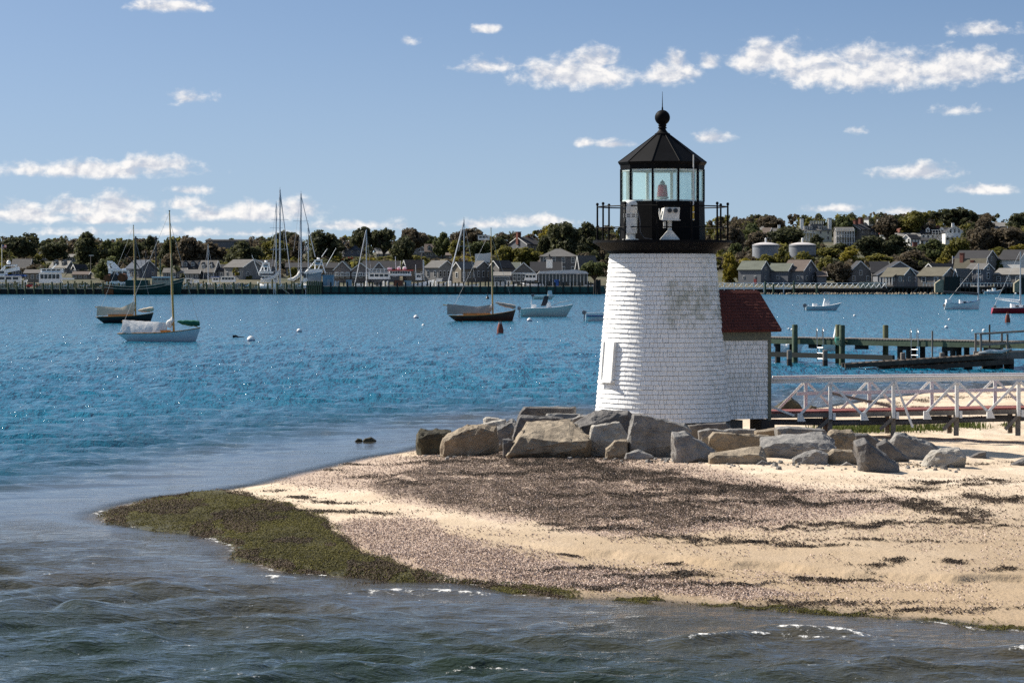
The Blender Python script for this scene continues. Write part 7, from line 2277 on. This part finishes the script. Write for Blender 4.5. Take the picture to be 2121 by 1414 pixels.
# ------------------------------------------------------------------ trees
def leaf_cloud(centres, radii, per, size, r, flat=1.0):
    C = np.repeat(np.array(centres), per, 0); Rr = np.repeat(np.array(radii), per)
    n = len(C)
    v = r.randn(n, 3); v /= np.linalg.norm(v, axis=1)[:, None]
    P = C + v * (Rr * (.35 + .65 * r.rand(n) ** .5))[:, None] * np.array([1, 1, flat])
    nn = r.randn(n, 3) * .6 + v * 1.1 + np.array([0, 0, .25]); nn /= np.linalg.norm(nn, axis=1)[:, None]
    t1 = np.cross(nn, r.randn(n, 3)); t1 /= np.linalg.norm(t1, axis=1)[:, None]
    t2 = np.cross(nn, t1)
    s = (size * (.6 + .8 * r.rand(n)))[:, None]
    q = np.stack([P - t1 * s - t2 * s * .6, P + t1 * s * .8 - t2 * s, P + t1 * s + t2 * s * .7, P - t1 * s * .7 + t2 * s], 1)
    return q.reshape(-1, 3)


CROWNS = {}


def tree_meshes(kind, seed, leaf):
    """a tree 10 wide and 10 tall"""
    key = (kind, seed, leaf)
    if key in CROWNS:
        return CROWNS[key]
    r = np.random.RandomState(seed * 31 + len(kind))
    if kind == 'round':
        nC, per, size, zc, rz, rx_, rc, z_lo = 70, 52, .33, 5.4, 4.1, 4.3, (1.1, 1.8), .8
    elif kind == 'umbrella':
        nC, per, size, zc, rz, rx_, rc, z_lo = 64, 44, .30, 6.8, 2.7, 4.5, (.8, 1.4), 3.0
    elif kind == 'bare':
        nC, per, size, zc, rz, rx_, rc, z_lo = 48, 20, .22, 6.2, 3.2, 4.3, (.6, 1.1), 2.4
    else:
        nC, per, size, zc, rz, rx_, rc, z_lo = 50, 40, .36, 4.0, 4.6, 4.2, (1.0, 1.7), -.5
    cs, rad = [], []
    while len(cs) < nC:
        v = r.randn(3); v /= np.linalg.norm(v)
        f_ = .45 + .55 * r.rand() ** .5
        lump = .8 + .45 * math.sin(v[0] * 4 + seed) * math.cos(v[1] * 3 + seed * 2)
        p = np.array([v[0] * rx_ * f_ * lump, v[1] * rx_ * f_ * lump, zc + v[2] * rz * f_ * (.85 + .3 * r.rand())])
        if p[2] < z_lo:
            continue
        cs.append(p); rad.append(r.uniform(*rc))
    co = leaf_cloud(cs, rad, per, size, r, .8)
    q = np.arange(len(co)).reshape(-1, 4)
    crown = raw_mesh('crown', co, q, M['leaf_' + leaf])
    mb = MB()
    rr = random.Random(seed)
    mb.tube([(0, 0, -1), (.1, 0, 1.5), (.0, .1, 3.2)], [.42, .34, .27], 7)
    for c in cs[::2 if kind in ('round', 'shrub') else 1]:
        m = Vector((c[0] * .45, c[1] * .45, 3 + (c[2] - 3) * .55))
        mb.tube([(0, .1, rr.uniform(1.8, 3.2)), m, Vector(c)], [.17, .10, .03], 5, False)
    trunk = mb.mesh('trunk', M['bark'])
    CROWNS[key] = (trunk, crown)
    return CROWNS[key]


def tree(label, x0, x1, top, bot, kind, leaf, seed, front=0.0, name=None, group=None):
    mid = (x0 + x1) / 2
    p, d = hill_at(mid, bot)
    s = F / d
    w = (x1 - x0) / s / 8.6; h = (bot - top) / s / 10.2
    o = thing(name or ('shrub' if kind == 'shrub' else 'tree'), label, 'shrub' if kind == 'shrub' else 'tree', (p.x, p.y - front, p.z), seed * 1.3, group or 'trees on the far hillside')
    tr, cr_ = tree_meshes(kind, seed % 4, leaf)
    a = obj('trunk', tr, o); b = obj('crown', cr_, o)
    o.scale = (w, w * .9 + .1, h)
    return o


TREES = [
    ('spreading airy dark tree at the far left skyline', 8, 82, 483, 560, 'umbrella', 'dark'), ('low dark tree right of the airy far left tree', 84, 138, 499, 548, 'round', 'dark'), ('tall domed dark tree left of the trawler masts', 147, 210, 483, 560, 'round', 'dark'),
    ('small pointed tree just right of the domed dark tree', 208, 234, 496, 545, 'round', 'green'), ('row tree left of the first trawler mast', 230, 262, 499, 548, 'round', 'green'), ('row tree right of the first trawler mast', 256, 302, 498, 548, 'round', 'dark'), ('narrow dark tree at the second trawler mast', 299, 324, 489, 540, 'round', 'dark'),
    ('dark tree right of the second trawler mast', 330, 372, 492, 560, 'round', 'dark'), ('tall dark brown tree behind the yellow sailboat mast', 362, 420, 487, 562, 'round', 'brown'), ('broad brown tree above the house with dormers', 400, 470, 498, 562, 'round', 'brown'), ('dark green tree above the plain grey house', 470, 538, 500, 565, 'round', 'dark'),
    ('wispy bare tree left of the tallest masts', 508, 545, 489, 530, 'bare', 'brown'), ('dark domed tree behind the tallest masts', 560, 628, 477, 540, 'round', 'dark'), ('yellow green tree below the dark dome at the masts', 544, 600, 493, 558, 'round', 'olive'), ('brown tree between the two tall yachts', 590, 634, 488, 545, 'round', 'brown'),
    ('big dark tree right of the tall yachts', 634, 706, 478, 555, 'round', 'dark'), ('thin bare tree right of the big dark tree', 692, 722, 494, 530, 'bare', 'brown'), ('tall dark flat topped tree, left half of the pair', 729, 782, 469, 545, 'umbrella', 'dark'), ('tall dark flat topped tree, right half of the pair', 768, 822, 470, 545, 'umbrella', 'dark'),
    ('spreading brown crowned tree above the ferry', 824, 884, 470, 540, 'umbrella', 'brown'), ('dark green tree left of the pale gable house', 814, 860, 487, 560, 'round', 'dark'), ('green skyline tree above the brown roofed dormers', 872, 906, 485, 530, 'round', 'green'), ('green skyline tree right of the brown roofed dormers', 900, 934, 482, 535, 'round', 'green'),
    ('airy domed tree behind the slanting furled jib', 948, 1006, 470, 530, 'umbrella', 'brown'), ('green tree below the airy domed tree', 930, 966, 495, 545, 'round', 'olive'), ('round dark tree left of the brown sailboat mast', 972, 1012, 497, 545, 'round', 'green'), ('bare pale tree left of the chimneyed hilltop house', 1018, 1062, 479, 525, 'bare', 'brown'),
    ('dark tree before the bare pale tree', 1006, 1050, 492, 540, 'round', 'dark'), ('yellow leaved tree left of the tallest dark tree by the gallery', 1122, 1160, 464, 520, 'round', 'yellow'), ('tallest dark tree left of the lighthouse gallery', 1138, 1200, 455, 540, 'round', 'dark'), ('dark tree touching the gallery from the left', 1188, 1246, 462, 535, 'round', 'dark'),
    ('narrow dark cedar below the chimneyed house', 1112, 1142, 488, 540, 'round', 'dark'), ('large yellow green tree mass below the chimneyed house, left', 1024, 1072, 507, 562, 'round', 'olive'), ('large yellow green tree mass below the chimneyed house, right', 1062, 1118, 509, 562, 'round', 'olive'), ('dark leaning tree beside the pavilion and tower', 1206, 1258, 539, 592, 'umbrella', 'green'),
    ('dark tree below the pale chimneyed house', 1190, 1230, 505, 540, 'round', 'dark'),
    ('bare twiggy tree right of the gallery railing', 1508, 1560, 448, 510, 'bare', 'brown'), ('umbrella shaped dark tree on the skyline right of the tower', 1567, 1624, 446, 492, 'umbrella', 'brown'), ('green tree below the bare twiggy tree', 1535, 1582, 464, 515, 'round', 'green'), ('brown tree just right of the gallery', 1500, 1540, 468, 530, 'round', 'brown'),
    ('dark brown tree beyond the bare twiggy one', 1548, 1590, 478, 525, 'round', 'brown'), ('low dark tree under the mansion wing', 1594, 1662, 468, 520, 'round', 'dark'), ('dark hedge tree before the mansion porch', 1680, 1702, 486, 516, 'round', 'dark'), ('light green tree between mansion and columned house', 1730, 1770, 445, 500, 'round', 'green'),
    ('brown tree on the ridge right of the cupola house', 1815, 1864, 444, 500, 'round', 'brown'), ('tall dark olive tree on the ridge before the villa', 1860, 1926, 433, 500, 'round', 'olive'), ('broad domed tree crowning the ridge above the villa', 1934, 2020, 428, 490, 'umbrella', 'dark'), ('low brown ridge tree right of the domed one', 2012, 2064, 451, 495, 'round', 'brown'),
    ('dark tree at the right edge of the ridge', 2086, 2150, 438, 500, 'round', 'dark'), ('dark green tree mass below the cupola house, left', 1776, 1830, 484, 545, 'round', 'dark'), ('dark green tree mass below the cupola house, right', 1822, 1886, 488, 545, 'round', 'dark'), ('dark pine at the right corner of the villa', 1992, 2024, 471, 515, 'round', 'dark'),
    ('brown thicket tree above the steep dark roof, left', 2000, 2062, 470, 535, 'round', 'brown'), ('brown thicket tree above the steep dark roof, right', 2050, 2135, 466, 535, 'round', 'brown'), ('green tree below the villa', 1908, 1962, 496, 548, 'round', 'green'), ('yellow green tree below the villa balcony', 1952, 2012, 493, 555, 'round', 'olive'),
    ('dark round tree behind the blue grey cottage', 2050, 2095, 533, 582, 'round', 'green'),
]
SHRUBS = [
    ('yellow green shrub right of the dark rooftop walk house', 110, 138, 522, 546, 'yellow'), ('green shrub left of the dark rooftop walk house', 56, 90, 520, 552, 'olive'), ('brown bare shrub left of the domed dark tree', 156, 202, 514, 556, 'brown'), ('big green shrub left of the trawler', 196, 252, 526, 584, 'green'), ('light green shrub behind the trawler boom', 240, 280, 511, 545, 'olive'),
    ('dark shrub beneath the airy far left tree', 20, 66, 528, 566, 'brown'), ('low brown shrub behind the leftmost sheds', 48, 86, 545, 575, 'brown'), ('brown shrub behind the dormered houses', 330, 372, 520, 566, 'brown'), ('yellow shrub behind the first sport fishing boat', 534, 566, 526, 556, 'yellow'), ('yellow green bush between the two tall yachts', 596, 622, 548, 582, 'olive'),
    ('yellow shrub right of the larger sport fishing boat', 672, 728, 526, 556, 'yellow'), ('red leaved shrub above the balcony houses', 696, 752, 531, 556, 'red'), ('yellow green hedge left of the ferry mast', 744, 786, 529, 552, 'yellow'), ('yellow green hedge right of the ferry mast', 780, 832, 526, 552, 'olive'), ('green shrub behind the ferry bridge', 820, 862, 540, 568, 'olive'),
    ('green bush under the pale gable house', 844, 892, 526, 556, 'olive'), ('yellow bush right of the brown roofed wing', 930, 992, 526, 556, 'yellow'), ('olive shrub behind the slanting jib', 960, 1000, 515, 545, 'olive'), ('green shrub beneath the chimneyed house', 1080, 1120, 512, 545, 'olive'),
    ('bright yellow bush at the right side of the tower', 1494, 1530, 518, 584, 'yellow'), ('tall yellow green bush beside the first boathouse', 1516, 1560, 526, 584, 'yellow'), ('olive bush before the nearer storage tank', 1566, 1604, 520, 562, 'olive'), ('olive bush between the storage tanks', 1598, 1640, 508, 562, 'olive'), ('green bush before the farther storage tank', 1636, 1690, 517, 562, 'olive'),
    ('green shrub right of the gallery below the brown tree', 1508, 1540, 498, 535, 'green'), ('olive thicket right of the tanks, upper', 1680, 1742, 506, 548, 'olive'), ('yellow green thicket below the columned porch', 1730, 1790, 508, 555, 'yellow'), ('olive thicket right of the brown roofed boathouse', 1690, 1730, 525, 580, 'olive'), ('dark brown thicket left of the white windowed gable', 1712, 1768, 536, 588, 'brown'),
    ('dark shrub at the mansion foot', 1720, 1760, 498, 530, 'dark'), ('yellow green shrubs behind the wide low gable', 1780, 1856, 522, 556, 'olive'), ('yellow brown shrubs behind the mossy cottages', 1850, 1926, 515, 560, 'brown'), ('light green shrub left of the flagpole', 1936, 1976, 528, 560, 'yellow'), ('yellow bush at the right edge above dark roofs', 2088, 2140, 500, 540, 'yellow'),
    ('olive bush left of the yellow right edge bush', 2040, 2096, 508, 542, 'olive'), ('dark shrub before the white villa', 1990, 2030, 484, 518, 'dark'), ('green shrub between villa and red roofed house', 1896, 1930, 500, 530, 'dark'),
]
for i, (lb, a, b, t0, b0, kd, lf) in enumerate(TREES):
    tree(lb, a, b, t0, b0, kd, lf, i)
for i, (lb, a, b, t0, b0, lf) in enumerate(SHRUBS):
    tree(lb, a, b, t0, b0, 'shrub', lf, i, group='shrubs on the far hillside')

# thickets that fill the slope between them
for j, (leaf, lb, cnt) in enumerate((('brown', 'brown autumn thicket covering the far hillside', 420), ('dark', 'dark green thicket covering the far hillside', 420), ('olive', 'olive green thicket covering the far hillside', 220))):
    r = np.random.RandomState(40 + j)
    cs, rad = [], []
    for i in range(cnt):
        px = r.uniform(-60, 2200)
        d = 945 + 330 * r.rand() ** .8
        z = float(land_z(px, d))
        X = (px - CX) * d / F
        for k in range(5):
            c = (X + r.randn() * 2.2, d + r.randn() * 2, z + r.uniform(.3, 3.2 if d < 1100 else 6.5)); rr = r.uniform(1.0, 1.9)
            cpx = CX + c[0] * F / c[1]; top = HY - (c[2] + rr - H) * F / c[1]
            if any(a - 9 < cpx < b + 9 and d < dd + 2 and top < bs - 2 for (a, b, bs, dd) in HLIST):
                continue
            cs.append(c); rad.append(rr)
    co = leaf_cloud(cs, rad, 28, .5, r, .85)
    tag(obj('woodland', raw_mesh('woodland', co, np.arange(len(co)).reshape(-1, 4), M['leaf_' + leaf])), lb, 'woodland', kind='stuff')


# cars parked along the quay behind the left wharf
def car(label, px, mat):
    p = W(px, HY, 882)
    o = thing('parked_car', label, 'car', (p.x, 882, 1.66), group='cars parked on the quay')
    MB().prism([(-2.1, .35), (2.1, .35), (2.15, .75), (1.5, .95), (-1.9, .98), (-2.15, .8)], -.85, .85).build('body', M[mat], o)
    MB().prism([(-1.5, .96), (1.0, .94), (.45, 1.45), (-1.1, 1.47)], -.74, .74).build('cabin', M['glass_dark'], o)
    MB().box(-1.05, .42, -.72, .72, 1.46, 1.5).build('roof', M[mat], o)
    for x in (-1.3, 1.3):
        for y in (-.82, .82):
            MB().tube([(x, y - .1, .33), (x, y + .1, .33)], .33, 12).build('wheel', M['dark_mast'], o)


for lb, px, mt in (('red car on the quay right of the leftmost yacht', 68, 'red_paint'), ('white car on the quay between the two left yachts', 40, 'gelcoat_white'), ('white car on the quay right of the second yacht', 176, 'gelcoat_white'), ('dark car on the quay left of the trawler', 206, 'canvas_dark'),
                   ('white car right of the trawler bow', 392, 'gelcoat_white'), ('red car behind the small white cruiser', 420, 'red_paint'), ('blue car before the plain grey house', 500, 'canvas_blue'), ('silver car left of the lighthouse tower', 1226, 'steel')):
    car(lb, px, mt)
